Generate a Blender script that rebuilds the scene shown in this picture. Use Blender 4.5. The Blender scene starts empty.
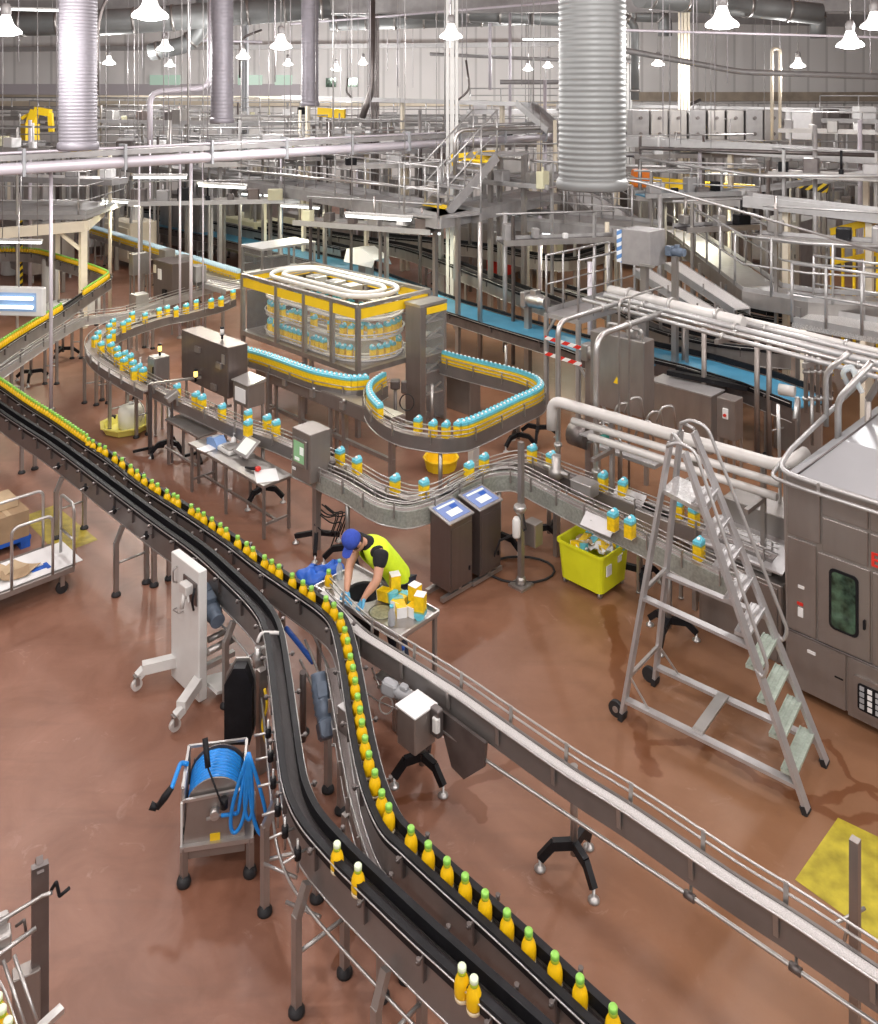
import bpy, math, random
from mathutils import Vector, Matrix
random.seed(7)
C = bpy.context.scene.collection
PI = math.pi
F = 865.0; CX = 439.0; HY = 92.0; EYE = 6.0

def G(px, py, h=0.0):
    """world point seen at photo position px,py when it is h metres above the floor"""
    s = (py - HY) / (EYE - h)
    return Vector(((px - CX) / s, F / s, h))
def Q(px, py, D):
    """world point seen at px,py at distance D"""
    return Vector(((px - CX) * D / F, D, EYE - (py - HY) * D / F))
E1 = Vector((math.cos(-PI/4), math.sin(-PI/4), 0)); E2 = Vector((math.sin(PI/4), math.cos(PI/4), 0)); UP = Vector((0, 0, 1))
RZ = -PI/4
V = Vector

# ------------------------------------------------------------------ materials
def mat(name, col, rough=0.5, metal=0.0, var=0.0, scale=8.0, bump=0.0, bscale=60.0, emit=None, estr=0.0, trans=0.0, alpha=1.0, stretch=(1,1,1), ior=1.45, spec=0.5):
    m = bpy.data.materials.new(name); m.use_nodes = True
    nt = m.node_tree; b = nt.nodes['Principled BSDF']
    b.inputs['Base Color'].default_value = (*col, 1); b.inputs['Roughness'].default_value = rough
    b.inputs['Metallic'].default_value = metal; b.inputs['IOR'].default_value = ior
    b.inputs['Specular IOR Level'].default_value = spec
    if trans: b.inputs['Transmission Weight'].default_value = trans
    if alpha < 1: b.inputs['Alpha'].default_value = alpha
    if emit: b.inputs['Emission Color'].default_value = (*emit, 1); b.inputs['Emission Strength'].default_value = estr
    tc = nt.nodes.new('ShaderNodeTexCoord'); mp = nt.nodes.new('ShaderNodeMapping'); mp.inputs['Scale'].default_value = stretch
    nt.links.new(tc.outputs['Object'], mp.inputs['Vector'])
    if var > 0:
        n = nt.nodes.new('ShaderNodeTexNoise'); n.inputs['Scale'].default_value = scale; n.inputs['Detail'].default_value = 4
        nt.links.new(mp.outputs['Vector'], n.inputs['Vector'])
        r = nt.nodes.new('ShaderNodeValToRGB')
        r.color_ramp.elements[0].position = 0.3; r.color_ramp.elements[1].position = 0.7
        r.color_ramp.elements[0].color = (*[max(0, c*(1-var)) for c in col], 1); r.color_ramp.elements[1].color = (*[min(1, c*(1+var)) for c in col], 1)
        nt.links.new(n.outputs['Fac'], r.inputs['Fac']); nt.links.new(r.outputs['Color'], b.inputs['Base Color'])
    if bump > 0:
        n2 = nt.nodes.new('ShaderNodeTexNoise'); n2.inputs['Scale'].default_value = bscale
        nt.links.new(mp.outputs['Vector'], n2.inputs['Vector'])
        bp = nt.nodes.new('ShaderNodeBump'); bp.inputs['Strength'].default_value = bump; bp.inputs['Distance'].default_value = 0.01
        nt.links.new(n2.outputs['Fac'], bp.inputs['Height']); nt.links.new(bp.outputs['Normal'], b.inputs['Normal'])
    return m
M = {}
M['steel'] = mat('stainless_steel', (.41,.39,.375), .38, .8, .12, 5, 0.03, 90, stretch=(1,1,.3))
M['steel_light'] = mat('bright_steel', (.52,.51,.50), .34, .8, .06, 6)
M['steel_warm'] = mat('brushed_steel', (.31,.28,.262), .4, .7, .05, 3, .03, 80, stretch=(3,3,.4))
M['steel_side'] = mat('satin_side_plate', (.25,.235,.228), .38, .65, .10, 3, .03, 80)
M['steel_dark'] = mat('dark_steel', (.17,.15,.145), .4, .7, .15, 6)
M['alu'] = mat('aluminium', (.50,.49,.495), .45, .6, .06, 8)
M['rail'] = mat('galvanised_rail', (.47,.465,.465), .42, .6, .06, 8)
M['grey'] = mat('grey_paint', (.36,.37,.39), .5, 0, .06, 6)
M['grey_mid'] = mat('mid_grey_metal', (.33,.32,.32), .5, .3, .1, 5)
M['white'] = mat('white_paint', (.66,.66,.645), .42, 0, .04, 6)
M['cream'] = mat('cream_paint', (.74,.67,.54), .5, 0, .05, 4)
M['white_pipe'] = mat('white_pipe_lagging', (.60,.585,.565), .4, .1, .05, 6)
M['black'] = mat('black_plastic', (.010,.010,.012), .5, 0, .2, 12, spec=.25)
M['rubber'] = mat('black_rubber', (.02,.02,.022), .6)
M['chain'] = mat('chain_belt', (.06,.054,.056), .5, .2, .25, 160, .25, 260)
M['chain_light'] = mat('white_chain_belt', (.56,.545,.54), .45, .1, .25, 120, .3, 220)
M['chain_grey'] = mat('grey_chain_belt', (.33,.29,.28), .4, .3, .2, 140, .3, 220)
M['blue_belt'] = mat('blue_conveyor_belt', (.06,.25,.40), .45, 0, .12, 2.2)
M['blue_plastic'] = mat('blue_plastic', (.02,.11,.50), .4, 0, .15, 8)
M['hose'] = mat('blue_hose', (.015,.24,.70), .38, 0, .1, 20)
M['blue_cloth'] = mat('blue_cloth', (.035,.075,.42), .85, 0, .12, 40)
M['glove'] = mat('blue_glove', (.12,.42,.68), .5, 0, .08, 30)
M['motor'] = mat('blue_grey_motor', (.13,.17,.23), .45, .1, .15, 12)
M['juice'] = mat('orange_juice', (.80,.49,.006), .28, 0, .05, 20)
M['pulp'] = mat('pale_bottle_base', (.72,.62,.42), .3)
M['cap_green'] = mat('green_cap', (.25,.56,.09), .35)
M['cap_olive'] = mat('olive_collar', (.38,.48,.03), .4)
M['cap_pale'] = mat('pale_cap', (.72,.83,.60), .35)
M['cap_white'] = mat('white_cap', (.82,.84,.84), .35)
M['carton_yellow'] = mat('carton_yellow', (.82,.55,.010), .42, 0, .16, 22)
M['carton_blue'] = mat('carton_blue', (.13,.50,.62), .4, 0, .12, 30)
M['carton_teal'] = mat('carton_green_band', (.30,.42,.12), .4)
M['yellow'] = mat('yellow_panel', (.92,.62,.02), .45, 0, .05, 3)
M['yellow_neon'] = mat('hivis_yellow', (.70,.95,.03), .7, 0, .07, 14, .25, 24)
M['yellow_bin'] = mat('yellow_green_plastic', (.70,.72,.02), .38, 0, .05, 4)
M['yellow_tray'] = mat('pale_yellow_plastic', (.80,.72,.16), .4)
M['red'] = mat('red_paint', (.62,.03,.02), .45)
M['orange'] = mat('orange_paint', (.85,.22,.02), .45)
M['skin'] = mat('skin', (.56,.30,.20), .5, 0, .06, 20)
M['shirt'] = mat('black_cloth', (.012,.012,.015), .85, 0, .2, 30)
M['hair'] = mat('dark_hair', (.035,.02,.012), .7)
M['trousers'] = mat('dark_trousers', (.03,.035,.06), .85)
M['card'] = mat('cardboard', (.36,.25,.15), .8, 0, .1, 6)
M['card_pale'] = mat('pale_cardboard', (.48,.36,.23), .8, 0, .1, 6)
M['paper'] = mat('paper', (.80,.80,.80), .7)
M['screen'] = mat('lit_screen', (.16,.22,.42), .25, emit=(.30,.40,.80), estr=.22)
M['screen_green'] = mat('green_lit_screen', (.2,.35,.2), .25, emit=(.30,.62,.30), estr=.25)
M['screen_white'] = mat('white_lit_screen', (.7,.75,.7), .25, emit=(.8,.87,.8), estr=.28)
M['lamp_glow'] = mat('lamp_glow', (1,1,1), .3, emit=(1,.96,.92), estr=9)
M['tube_glow'] = mat('tube_glow', (1,1,1), .3, emit=(.92,1,.98), estr=3)
M['tube_cool'] = mat('cool_tube_glow', (.9,.95,1), .3, emit=(.80,.92,1), estr=1.3)
M['tube_dim'] = mat('light_box_glow', (.22,.33,.5), .3, emit=(.45,.65,.98), estr=.12)
M['amber'] = mat('amber_beacon', (.9,.5,.05), .3, emit=(1,.72,.2), estr=2.2)
M['lampglass'] = mat('lamp_glass', (.92,.92,.92), .25, emit=(1,.95,.9), estr=2.0)
M['glass'] = mat('clear_panel', (.70,.74,.76), .08, 0, alpha=.07)
M['glass_dark'] = mat('dark_window_glass', (.05,.09,.06), .08, .2, .9, 9)
M['water'] = mat('clear_plastic', (.66,.74,.78), .15, 0, alpha=.45)
M['hazard'] = None

def stripes(name, c1, c2, scale, rough=.5, axis='Z', diag=0.0):
    m = bpy.data.materials.new(name); m.use_nodes = True; nt = m.node_tree; b = nt.nodes['Principled BSDF']; b.inputs['Roughness'].default_value = rough
    tc = nt.nodes.new('ShaderNodeTexCoord'); w = nt.nodes.new('ShaderNodeTexWave'); w.bands_direction = axis; w.inputs['Scale'].default_value = scale
    mp = nt.nodes.new('ShaderNodeMapping'); mp.inputs['Rotation'].default_value = (0, diag, 0)
    nt.links.new(tc.outputs['Object'], mp.inputs['Vector']); nt.links.new(mp.outputs['Vector'], w.inputs['Vector'])
    r = nt.nodes.new('ShaderNodeValToRGB'); r.color_ramp.interpolation = 'CONSTANT'; r.color_ramp.elements[0].color = (*c1, 1); r.color_ramp.elements[1].color = (*c2, 1); r.color_ramp.elements[1].position = .5
    nt.links.new(w.outputs['Color'], r.inputs['Fac']); nt.links.new(r.outputs['Color'], b.inputs['Base Color'])
    return m
M['redwhite'] = stripes('red_white_tape', (.65,.03,.02), (.85,.85,.85), 2.2, diag=.8)
M['yellowblack'] = stripes('yellow_black_hazard', (.9,.65,.02), (.02,.02,.02), 2.2, diag=.8)
M['blind'] = stripes('blue_white_guard', (.10,.25,.55), (.75,.8,.85), 2.5, diag=.6)

# ------------------------------------------------------------------ mesh builder
class MB:
    def __init__(s): s.v = []; s.f = []; s.smooth = []
    def add(s, vs, fs, sm=False):
        n = len(s.v); s.v += [V(p) for p in vs]; s.f += [tuple(i+n for i in f) for f in fs]; s.smooth += [sm]*len(fs); return s
    def box(s, c, size, ax=None, bev=0.0):
        """box centred at c; ax = (x,y,z) axes"""
        X, Y, Z = ax or (V((1,0,0)), V((0,1,0)), UP); c = V(c); a, b, d = [k/2 for k in size]
        if bev <= 0:
            vs = [c + X*i*a + Y*j*b + Z*k*d for i in (-1,1) for j in (-1,1) for k in (-1,1)]
            return s.add(vs, [(0,1,3,2),(4,6,7,5),(0,4,5,1),(2,3,7,6),(0,2,6,4),(1,5,7,3)])
        e = min(bev, a*.9, b*.9, d*.9); pts = []
        # chamfered box: rings of eight-cornered outlines
        def ring(z, sh):
            aa, bb = a - sh, b - sh; ch = max(e - sh*.0, .0001)
            return [c + X*x + Y*y + Z*z for x, y in ((aa-ch,-bb),(aa,-bb+ch),(aa,bb-ch),(aa-ch,bb),(-aa+ch,bb),(-aa,bb-ch),(-aa,-bb+ch),(-aa+ch,-bb))]
        ee = min(e*.7, d*.5)
        rr = [ring(-d, ee*.0 + e*.45), ring(-d+ee, 0), ring(d-ee, 0), ring(d, e*.45)]
        vs = sum(rr, []); fs = []
        for r in range(3):
            for i in range(8): fs.append((r*8+i, r*8+(i+1)%8, (r+1)*8+(i+1)%8, (r+1)*8+i))
        fs.append(tuple(range(7,-1,-1))); fs.append(tuple(24+i for i in range(8)))
        return s.add(vs, fs)
    def cbox(s, corner, L, W, H, bev=0.0):
        """box on room axes whose nearest bottom corner is corner: L runs back-left, W back-right, H up"""
        c = V(corner) - E1*L/2 + E2*W/2 + UP*H/2
        return s.box(c, (L, W, H), (E1, E2, UP), bev)
    def bar(s, p, q, w, h=None, up=UP):
        p, q = V(p), V(q); d = (q-p); L = d.length
        if L < 1e-6: return s
        Z = d.normalized(); X = Z.cross(up)
        if X.length < 1e-3: X = Z.cross(E1)
        X.normalize(); Y = X.cross(Z)
        return s.box((p+q)/2, (w, h or w, L), (X, Y, Z))
    def tube(s, pts, r, n=8, closed=False, caps=True):
        pts = [V(p) for p in pts]; m = len(pts); vs = []; prev = None
        rs = r if isinstance(r, (list, tuple)) else [r]*m
        for i, p in enumerate(pts):
            if closed: d = pts[(i+1)%m] - pts[i-1]
            else: d = pts[min(i+1, m-1)] - pts[max(i-1, 0)]
            if d.length < 1e-9: d = UP.copy()
            d.normalize()
            if prev is None:
                X = d.cross(UP)
                if X.length < .05: X = d.cross(V((0,1,0)))
            else:
                X = prev - d*prev.dot(d)
                if X.length < 1e-4: X = d.cross(UP)
            X.normalize(); prev = X; Y = d.cross(X)
            for k in range(n):
                a = 2*PI*k/n; vs.append(p + (X*math.cos(a) + Y*math.sin(a))*rs[i])
        fs = []
        for i in range(m if closed else m-1):
            j = (i+1) % m
            for k in range(n): fs.append((i*n+k, i*n+(k+1)%n, j*n+(k+1)%n, j*n+k))
        s.add(vs, fs, True)
        if caps and not closed:
            b = len(s.v) - len(vs); s.f += [tuple(b+k for k in range(n-1,-1,-1)), tuple(b+(m-1)*n+k for k in range(n))]; s.smooth += [False]*2
        return s
    def lathe(s, prof, c=(0,0,0), n=16, ax=None, sm=True):
        X, Y, Z = ax or (V((1,0,0)), V((0,1,0)), UP); c = V(c); vs = []
        for r, z in prof:
            for k in range(n):
                a = 2*PI*k/n; vs.append(c + X*r*math.cos(a) + Y*r*math.sin(a) + Z*z)
        fs = [(i*n+k, i*n+(k+1)%n, (i+1)*n+(k+1)%n, (i+1)*n+k) for i in range(len(prof)-1) for k in range(n)]
        s.add(vs, fs, sm); b = len(s.v)-len(vs)
        if prof[0][0] > 1e-4: s.f.append(tuple(b+k for k in range(n-1,-1,-1))); s.smooth.append(False)
        if prof[-1][0] > 1e-4: s.f.append(tuple(b+(len(prof)-1)*n+k for k in range(n))); s.smooth.append(False)
        return s
    def disc(s, p, q, r, n=16, sm=True):
        return s.tube([p, q], r, n) if sm else s.tube([p, q], r, n)
    def prism(s, poly, depth, o=(0,0,0), ax=None):
        """polygon in the X,Z plane of ax, extruded by depth along Y"""
        X, Y, Z = ax or (V((1,0,0)), V((0,1,0)), UP); o = V(o); n = len(poly)
        vs = [o + X*a + Z*b for a, b in poly] + [o + X*a + Z*b + Y*depth for a, b in poly]
        fs = [tuple(range(n)), tuple(range(2*n-1, n-1, -1))] + [(i, i+n, (i+1)%n+n, (i+1)%n) for i in range(n)]
        return s.add(vs, fs)
    def ribbon(s, path, o0, o1, z0, z1, closed=False):
        path = [V(p) for p in path]; m = len(path); vs = []
        for i, p in enumerate(path):
            if closed: a = path[i]-path[i-1]; b = path[(i+1)%m]-path[i]
            else:
                a = path[i]-path[i-1] if i else path[1]-path[0]; b = path[i+1]-path[i] if i < m-1 else a
            a = V((a.x,a.y,0)).normalized(); b = V((b.x,b.y,0)).normalized()
            t = (a+b)
            if t.length < 1e-4: t = a
            t.normalize(); nrm = V((t.y, -t.x, 0)); k = 1/max(.5, t.dot(a))
            for o, z in ((o0,z0),(o1,z0),(o1,z1),(o0,z1)): vs.append(p + nrm*o*k + UP*z)
        fs = []
        for i in range(m if closed else m-1):
            j = (i+1) % m
            for k in range(4): fs.append((i*4+k, j*4+k, j*4+(k+1)%4, i*4+(k+1)%4))
        if not closed: fs += [(0,1,2,3), (m*4-1,m*4-2,m*4-3,m*4-4)]
        return s.add(vs, fs)
    def offtube(s, path, off, z, r, n=6, closed=False):
        return s.tube(offset(path, off, z, closed), r, n, closed)

def offset(path, off, z=0, closed=False):
    path = [V(p) for p in path]; m = len(path); out = []
    for i, p in enumerate(path):
        if closed: a = path[i]-path[i-1]; b = path[(i+1)%m]-path[i]
        else:
            a = path[i]-path[i-1] if i else path[1]-path[0]; b = path[i+1]-path[i] if i < m-1 else a
        a = V((a.x,a.y,0)).normalized(); b = V((b.x,b.y,0)).normalized(); t = (a+b).normalized()
        out.append(p + V((t.y,-t.x,0))*off/max(.5, t.dot(a)) + UP*z)
    return out
def smooth(pts, k=5):
    pts = [V(p) for p in pts]; out = []
    for i in range(len(pts)-1):
        p0 = pts[max(i-1,0)]; p1 = pts[i]; p2 = pts[i+1]; p3 = pts[min(i+2,len(pts)-1)]
        for j in range(k):
            t = j/k
            out.append(.5*((2*p1)+(p2-p0)*t+(2*p0-5*p1+4*p2-p3)*t*t+(3*p1-p0-3*p2+p3)*t**3))
    out.append(pts[-1]); return out
def walk(path, step=None, at=None, start=0.0, end=None):
    """points (p, tangent) along the path at even distances or at given distances"""
    path = [V(p) for p in path]; L = [0]
    for a, b in zip(path, path[1:]): L.append(L[-1] + (b-a).length)
    if at is None:
        at = []; d = start
        while d <= (end if end is not None else L[-1]): at.append(d); d += step
    out = []
    for d in at:
        d = min(max(d, 0), L[-1]-1e-6)
        for i in range(len(L)-1):
            if L[i+1] >= d:
                t = (d-L[i])/max(1e-9, L[i+1]-L[i]); out.append((path[i].lerp(path[i+1], t), (path[i+1]-path[i]).normalized())); break
    return out
def plen(path): return sum((b-a).length for a, b in zip(path, path[1:]))
def round_path(pts, r=.12, k=5):
    """polyline with rounded corners, for bent pipes"""
    pts = [V(p) for p in pts]; out = [pts[0]]
    for i in range(1, len(pts)-1):
        a = (pts[i-1]-pts[i]); b = (pts[i+1]-pts[i]); rr = min(r, a.length*.45, b.length*.45)
        p0 = pts[i]+a.normalized()*rr; p2 = pts[i]+b.normalized()*rr
        for j in range(k+1):
            t = j/k; out.append(p0*(1-t)**2 + pts[i]*2*t*(1-t) + p2*t*t)
    out.append(pts[-1]); return out

# ------------------------------------------------------------------ objects
def tag(o, label=None, cat=None, group=None, kind=None):
    if label: o['label'] = label
    if cat: o['category'] = cat
    if group: o['group'] = group
    if kind: o['kind'] = kind
    return o
def thing(name, label, cat, loc=(0,0,0), rz=0.0, group=None):
    o = bpy.data.objects.new(name, None); o.empty_display_size = .1; C.objects.link(o)
    o.location = loc; o.rotation_euler = (0, 0, rz)
    o['W'] = 0; del o['W']
    return tag(o, label, cat, group)
def wmat(o):
    m = Matrix.Translation(o.location) @ o.rotation_euler.to_matrix().to_4x4()
    return wmat(o.parent) @ m if o.parent else m
def mesh(name, mb, m, loc=None, inv=None):
    me = bpy.data.meshes.new(name)
    vs = mb.v
    if inv is not None: vs = [inv @ p for p in vs]
    me.from_pydata([tuple(p) for p in vs], [], mb.f)
    me.polygons.foreach_set('use_smooth', mb.smooth)
    me.materials.append(M[m] if isinstance(m, str) else m)
    me.validate(); me.update()
    import bmesh
    b = bmesh.new(); b.from_mesh(me); bmesh.ops.recalc_face_normals(b, faces=b.faces); b.to_mesh(me); b.free()
    return me
def part(name, mb, m, parent, local=False, label=None, kind=None, bevel=0):
    inv = None if local else wmat(parent).inverted()
    o = bpy.data.objects.new(name, mesh(name, mb, m, inv=inv)); C.objects.link(o); o.parent = parent
    if label: o['label'] = label
    if kind: o['kind'] = kind
    return o
def single(name, mb, m, label, cat, group=None, kind=None, base=None):
    """a thing that is one mesh; its origin goes to the middle of its base"""
    if base is None:
        xs = [p.x for p in mb.v]; ys = [p.y for p in mb.v]; zs = [p.z for p in mb.v]
        base = V(((min(xs)+max(xs))/2, (min(ys)+max(ys))/2, min(zs)))
    o = bpy.data.objects.new(name, mesh(name, mb, m, inv=Matrix.Translation(-V(base)))); C.objects.link(o); o.location = base
    return tag(o, label, cat, group, kind)
def struct(name, mb, m):
    o = bpy.data.objects.new(name, mesh(name, mb, m)); C.objects.link(o); o['kind'] = 'structure'; return o
def kids(o): return [c for c in bpy.data.objects if c.parent == o]
class Proto:
    """a thing kept with its list of parts, so copies are cheap"""
    def __init__(s, root): s.root = root; s.used = False; s.tree = s._t(root)
    def _t(s, o): return [(c, s._t(c)) for c in kids(o)]
    def place(s, loc, rz=0.0, label=None, group=None, cat=None, tilt=None):
        if not s.used: o = s.root; s.used = True
        else:
            o = s.root.copy(); C.objects.link(o); s._c(s.tree, o)
        o.location = loc; o.rotation_euler = tilt or (0, 0, rz)
        if label: o['label'] = label
        if group: o['group'] = group
        if cat: o['category'] = cat
        return o
    def _c(s, tree, par):
        for c, sub in tree:
            d = c.copy(); C.objects.link(d); d.parent = par; s._c(sub, d)
# ------------------------------------------------------------------ setting
def floor_material():
    m = bpy.data.materials.new('floor_resin'); m.use_nodes = True; nt = m.node_tree; N = nt.nodes; L = nt.links; b = N['Principled BSDF']
    geo = N.new('ShaderNodeNewGeometry')
    def noise(sc, det=5, dis=0, rough=.55):
        n = N.new('ShaderNodeTexNoise'); n.inputs['Scale'].default_value = sc; n.inputs['Detail'].default_value = det; n.inputs['Distortion'].default_value = dis; n.inputs['Roughness'].default_value = rough
        L.new(geo.outputs['Position'], n.inputs['Vector']); return n.outputs['Fac']
    def ramp(f, a, c1, bb, c2):
        r = N.new('ShaderNodeValToRGB'); r.color_ramp.elements[0].position = a; r.color_ramp.elements[1].position = bb
        r.color_ramp.elements[0].color = (*c1, 1); r.color_ramp.elements[1].color = (*c2, 1); L.new(f, r.inputs['Fac']); return r.outputs['Color']
    def mix(f, a, c, mode='MIX'):
        x = N.new('ShaderNodeMix'); x.data_type = 'RGBA'; x.blend_type = mode
        if isinstance(f, float): x.inputs[0].default_value = f
        else: L.new(f, x.inputs[0])
        L.new(a, x.inputs[6])
        if isinstance(c, tuple): x.inputs[7].default_value = (*c, 1)
        else: L.new(c, x.inputs[7])
        return x.outputs[2]
    def math1(op, a, b2=None, c=None):
        x = N.new('ShaderNodeMath'); x.operation = op
        for i, q in enumerate((a, b2, c)):
            if q is None: continue
            if isinstance(q, (int, float)): x.inputs[i].default_value = q
            else: L.new(q, x.inputs[i])
        return x.outputs[0]
    base = ramp(noise(.32, 3), .38, (.205,.080,.044), .64, (.285,.140,.092))
    base = mix(.5, base, ramp(noise(1.6, 8, .8, .65), .32, (.15,.066,.040), .70, (.31,.160,.112)))
    streak = N.new('ShaderNodeMapping'); streak.inputs['Rotation'].default_value = (0,0,.9); streak.inputs['Scale'].default_value = (.5,5,1); L.new(geo.outputs['Position'], streak.inputs['Vector']); sn = N.new('ShaderNodeTexNoise'); sn.inputs['Scale'].default_value = 1.3; sn.inputs['Detail'].default_value = 6; L.new(streak.outputs[0], sn.inputs['Vector'])
    sg_ = N.new('ShaderNodeRGBToBW'); L.new(ramp(sn.outputs['Fac'], .56, (0,0,0), .70, (1,1,1)), sg_.inputs[0]); base = mix(math1('MULTIPLY', sg_.outputs[0], .35), base, (.15,.075,.05))
    # browner floor to the right of the conveyors
    sx = N.new('ShaderNodeSeparateXYZ'); L.new(geo.outputs['Position'], sx.inputs[0])
    right = math1('MULTIPLY_ADD', sx.outputs['X'], .35, .15); 
    cl = N.new('ShaderNodeClamp'); L.new(right, cl.inputs[0]); rf = math1('MULTIPLY', cl.outputs[0], .6)
    base = mix(rf, base, (.235,.118,.050))
    # whitish scuffs
    sc = ramp(noise(3.2, 9, 1.6, .65), .60, (0,0,0), .74, (1,1,1)); sc2 = ramp(noise(.9, 2), .46, (0,0,0), .62, (1,1,1))
    sm = mix(1.0, sc, sc2, 'MULTIPLY'); smf = N.new('ShaderNodeRGBToBW'); L.new(sm, smf.inputs[0]); base = mix(math1('MULTIPLY', smf.outputs[0], .42), base, (.55,.38,.33))
    # grime speckle
    gr = N.new('ShaderNodeRGBToBW'); L.new(ramp(noise(7, 8, 0, .7), .62, (0,0,0), .72, (1,1,1)), gr.inputs[0])
    base = mix(math1('MULTIPLY', gr.outputs[0], .25), base, (.14,.06,.04))
    # juice runs: bands round line segments, edges broken by noise
    segs = []
    def run(pts, w):
        q = [G(x, y) for x, y in pts]
        for a, c in zip(q, q[1:]): segs.append((a, c, w))
    run([(606,606),(618,650),(622,690),(640,735),(652,770)], .055)
    run([(690,742),(730,760),(775,790),(835,812),(878,822)], .04); run([(775,790),(815,800),(878,790)], .035); run([(835,745),(850,780),(878,800)], .03)
    run([(398,800),(450,790),(500,770),(530,755)], .05); run([(640,742),(690,742)], .03); run([(480,812),(462,795),(440,790)], .05)
    run([(330,900),(352,930),(345,965)], .03)
    wob = N.new('ShaderNodeTexNoise'); wob.inputs['Scale'].default_value = 2.6; wob.inputs['Detail'].default_value = 4; L.new(geo.outputs['Position'], wob.inputs['Vector'])
    off = N.new('ShaderNodeVectorMath'); off.operation = 'MULTIPLY_ADD'; L.new(wob.outputs['Color'], off.inputs[0]); off.inputs[1].default_value = (.34,.34,0); off.inputs[2].default_value = (-.17,-.17,0)
    pw = N.new('ShaderNodeVectorMath'); pw.operation = 'ADD'; L.new(geo.outputs['Position'], pw.inputs[0]); L.new(off.outputs[0], pw.inputs[1])
    acc = None
    for a, c, w in segs:
        d = c - a; k = 1/d.length_squared
        s1 = N.new('ShaderNodeVectorMath'); s1.operation = 'SUBTRACT'; L.new(pw.outputs[0], s1.inputs[0]); s1.inputs[1].default_value = a
        dt = N.new('ShaderNodeVectorMath'); dt.operation = 'DOT_PRODUCT'; L.new(s1.outputs[0], dt.inputs[0]); dt.inputs[1].default_value = d*k
        ck = N.new('ShaderNodeClamp'); L.new(dt.outputs['Value'], ck.inputs[0])
        pr = N.new('ShaderNodeVectorMath'); pr.operation = 'SCALE'; pr.inputs[0].default_value = d; L.new(ck.outputs[0], pr.inputs['Scale'])
        ds = N.new('ShaderNodeVectorMath'); ds.operation = 'DISTANCE'; L.new(s1.outputs[0], ds.inputs[0]); L.new(pr.outputs[0], ds.inputs[1])
        e = math1('DIVIDE', ds.outputs['Value'], w*1.3); acc = e if acc is None else math1('MINIMUM', acc, e)
    wet = N.new('ShaderNodeMapRange'); wet.inputs[1].default_value = .8; wet.inputs[2].default_value = 1.1; wet.inputs[3].default_value = .7; wet.inputs[4].default_value = 0; L.new(acc, wet.inputs[0])
    base = mix(wet.outputs[0], base, (.13,.036,.006))
    L.new(base, b.inputs['Base Color'])
    rr = N.new('ShaderNodeMapRange'); rr.inputs[3].default_value = .30; rr.inputs[4].default_value = .52; L.new(noise(1.1, 5, .4), rr.inputs[0]); L.new(rr.outputs[0], b.inputs['Roughness'])
    bp = N.new('ShaderNodeBump'); bp.inputs['Strength'].default_value = .06; L.new(noise(45, 3), bp.inputs['Height']); L.new(bp.outputs[0], b.inputs['Normal'])
    return m
fm = floor_material()
mb = MB(); mb.box((0, 22, -.1), (72, 56, .2)); struct('floor', mb, fm)
# painted floor squares
ym = mat('worn_yellow_floor_paint', (.42,.35,.03), .55, 0, .35, 6)
mb = MB(); q = [G(795,880), G(838,818), G(930,862), G(885,945)]; mb.add([p+UP*.003 for p in q], [(0,1,2,3)]); struct('trim_1', mb, ym)
ym2 = mat('worn_olive_floor_paint', (.34,.26,.03), .5, 0, .3, 9)
mb = MB(); q = [G(22,517), G(55,505), G(98,540), G(58,555)]; mb.add([p+UP*.003 for p in q], [(0,1,2,3)]); struct('trim_2', mb, ym2)

# back wall of ribbed white cladding with a darker band and roof lights
def ribbed(name, col):
    m = bpy.data.materials.new(name); m.use_nodes = True; nt = m.node_tree; b = nt.nodes['Principled BSDF']; b.inputs['Roughness'].default_value = .55; b.inputs['Base Color'].default_value = (*col, 1)
    tc = nt.nodes.new('ShaderNodeNewGeometry'); w = nt.nodes.new('ShaderNodeTexWave'); w.inputs['Scale'].default_value = .32; nt.links.new(tc.outputs['Position'], w.inputs['Vector'])
    r = nt.nodes.new('ShaderNodeValToRGB'); r.color_ramp.elements[0].position = .02; r.color_ramp.elements[1].position = .06; r.color_ramp.elements[0].color = (*[c*.78 for c in col], 1); r.color_ramp.elements[1].color = (*col, 1)
    nt.links.new(w.outputs['Color'], r.inputs['Fac']); nt.links.new(r.outputs['Color'], b.inputs['Base Color'])
    bp = nt.nodes.new('ShaderNodeBump'); bp.inputs['Strength'].default_value = .3; bp.inputs['Distance'].default_value = .04; nt.links.new(w.outputs['Color'], bp.inputs['Height']); nt.links.new(bp.outputs[0], b.inputs['Normal']); return m
BY = 46.0
wm = ribbed('white_cladding', (.80,.79,.78))
mb = MB(); mb.box((0, BY+.2, 6), (72, .4, 12)); struct('wall_back', mb, wm)
mb = MB(); mb.box((-34, 22, 6), (.4, 56, 12)); struct('wall_left', mb, wm)
mb = MB(); mb.box((34, 22, 6), (.4, 56, 12)); struct('wall_right', mb, wm)
M['roof'] = mat('brown_roof_sheet', (.30,.20,.18), .6)
mb = MB(); mb.box((0, 22, 11.1), (72, 56, .2)); struct('ceiling', mb, M['roof'])
def wallband(name, x0, x1, y0, y1, m, th=.1, D=BY):
    a = Q(x0, y1, D-.1); c = Q(x1, y0, D-.1); b = MB(); b.box(((a.x+c.x)/2, D-th/2, (a.z+c.z)/2), (c.x-a.x, th, c.z-a.z)); return struct(name, b, m)
M['band'] = mat('pale_grey_band', (.50,.47,.50), .6); M['green_glass'] = mat('green_roof_light', (.45,.62,.52), .3, emit=(.55,.75,.62), estr=.25)
M['band2'] = mat('brown_grey_ledge', (.40,.34,.27), .6, 0, .2, 2)
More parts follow.
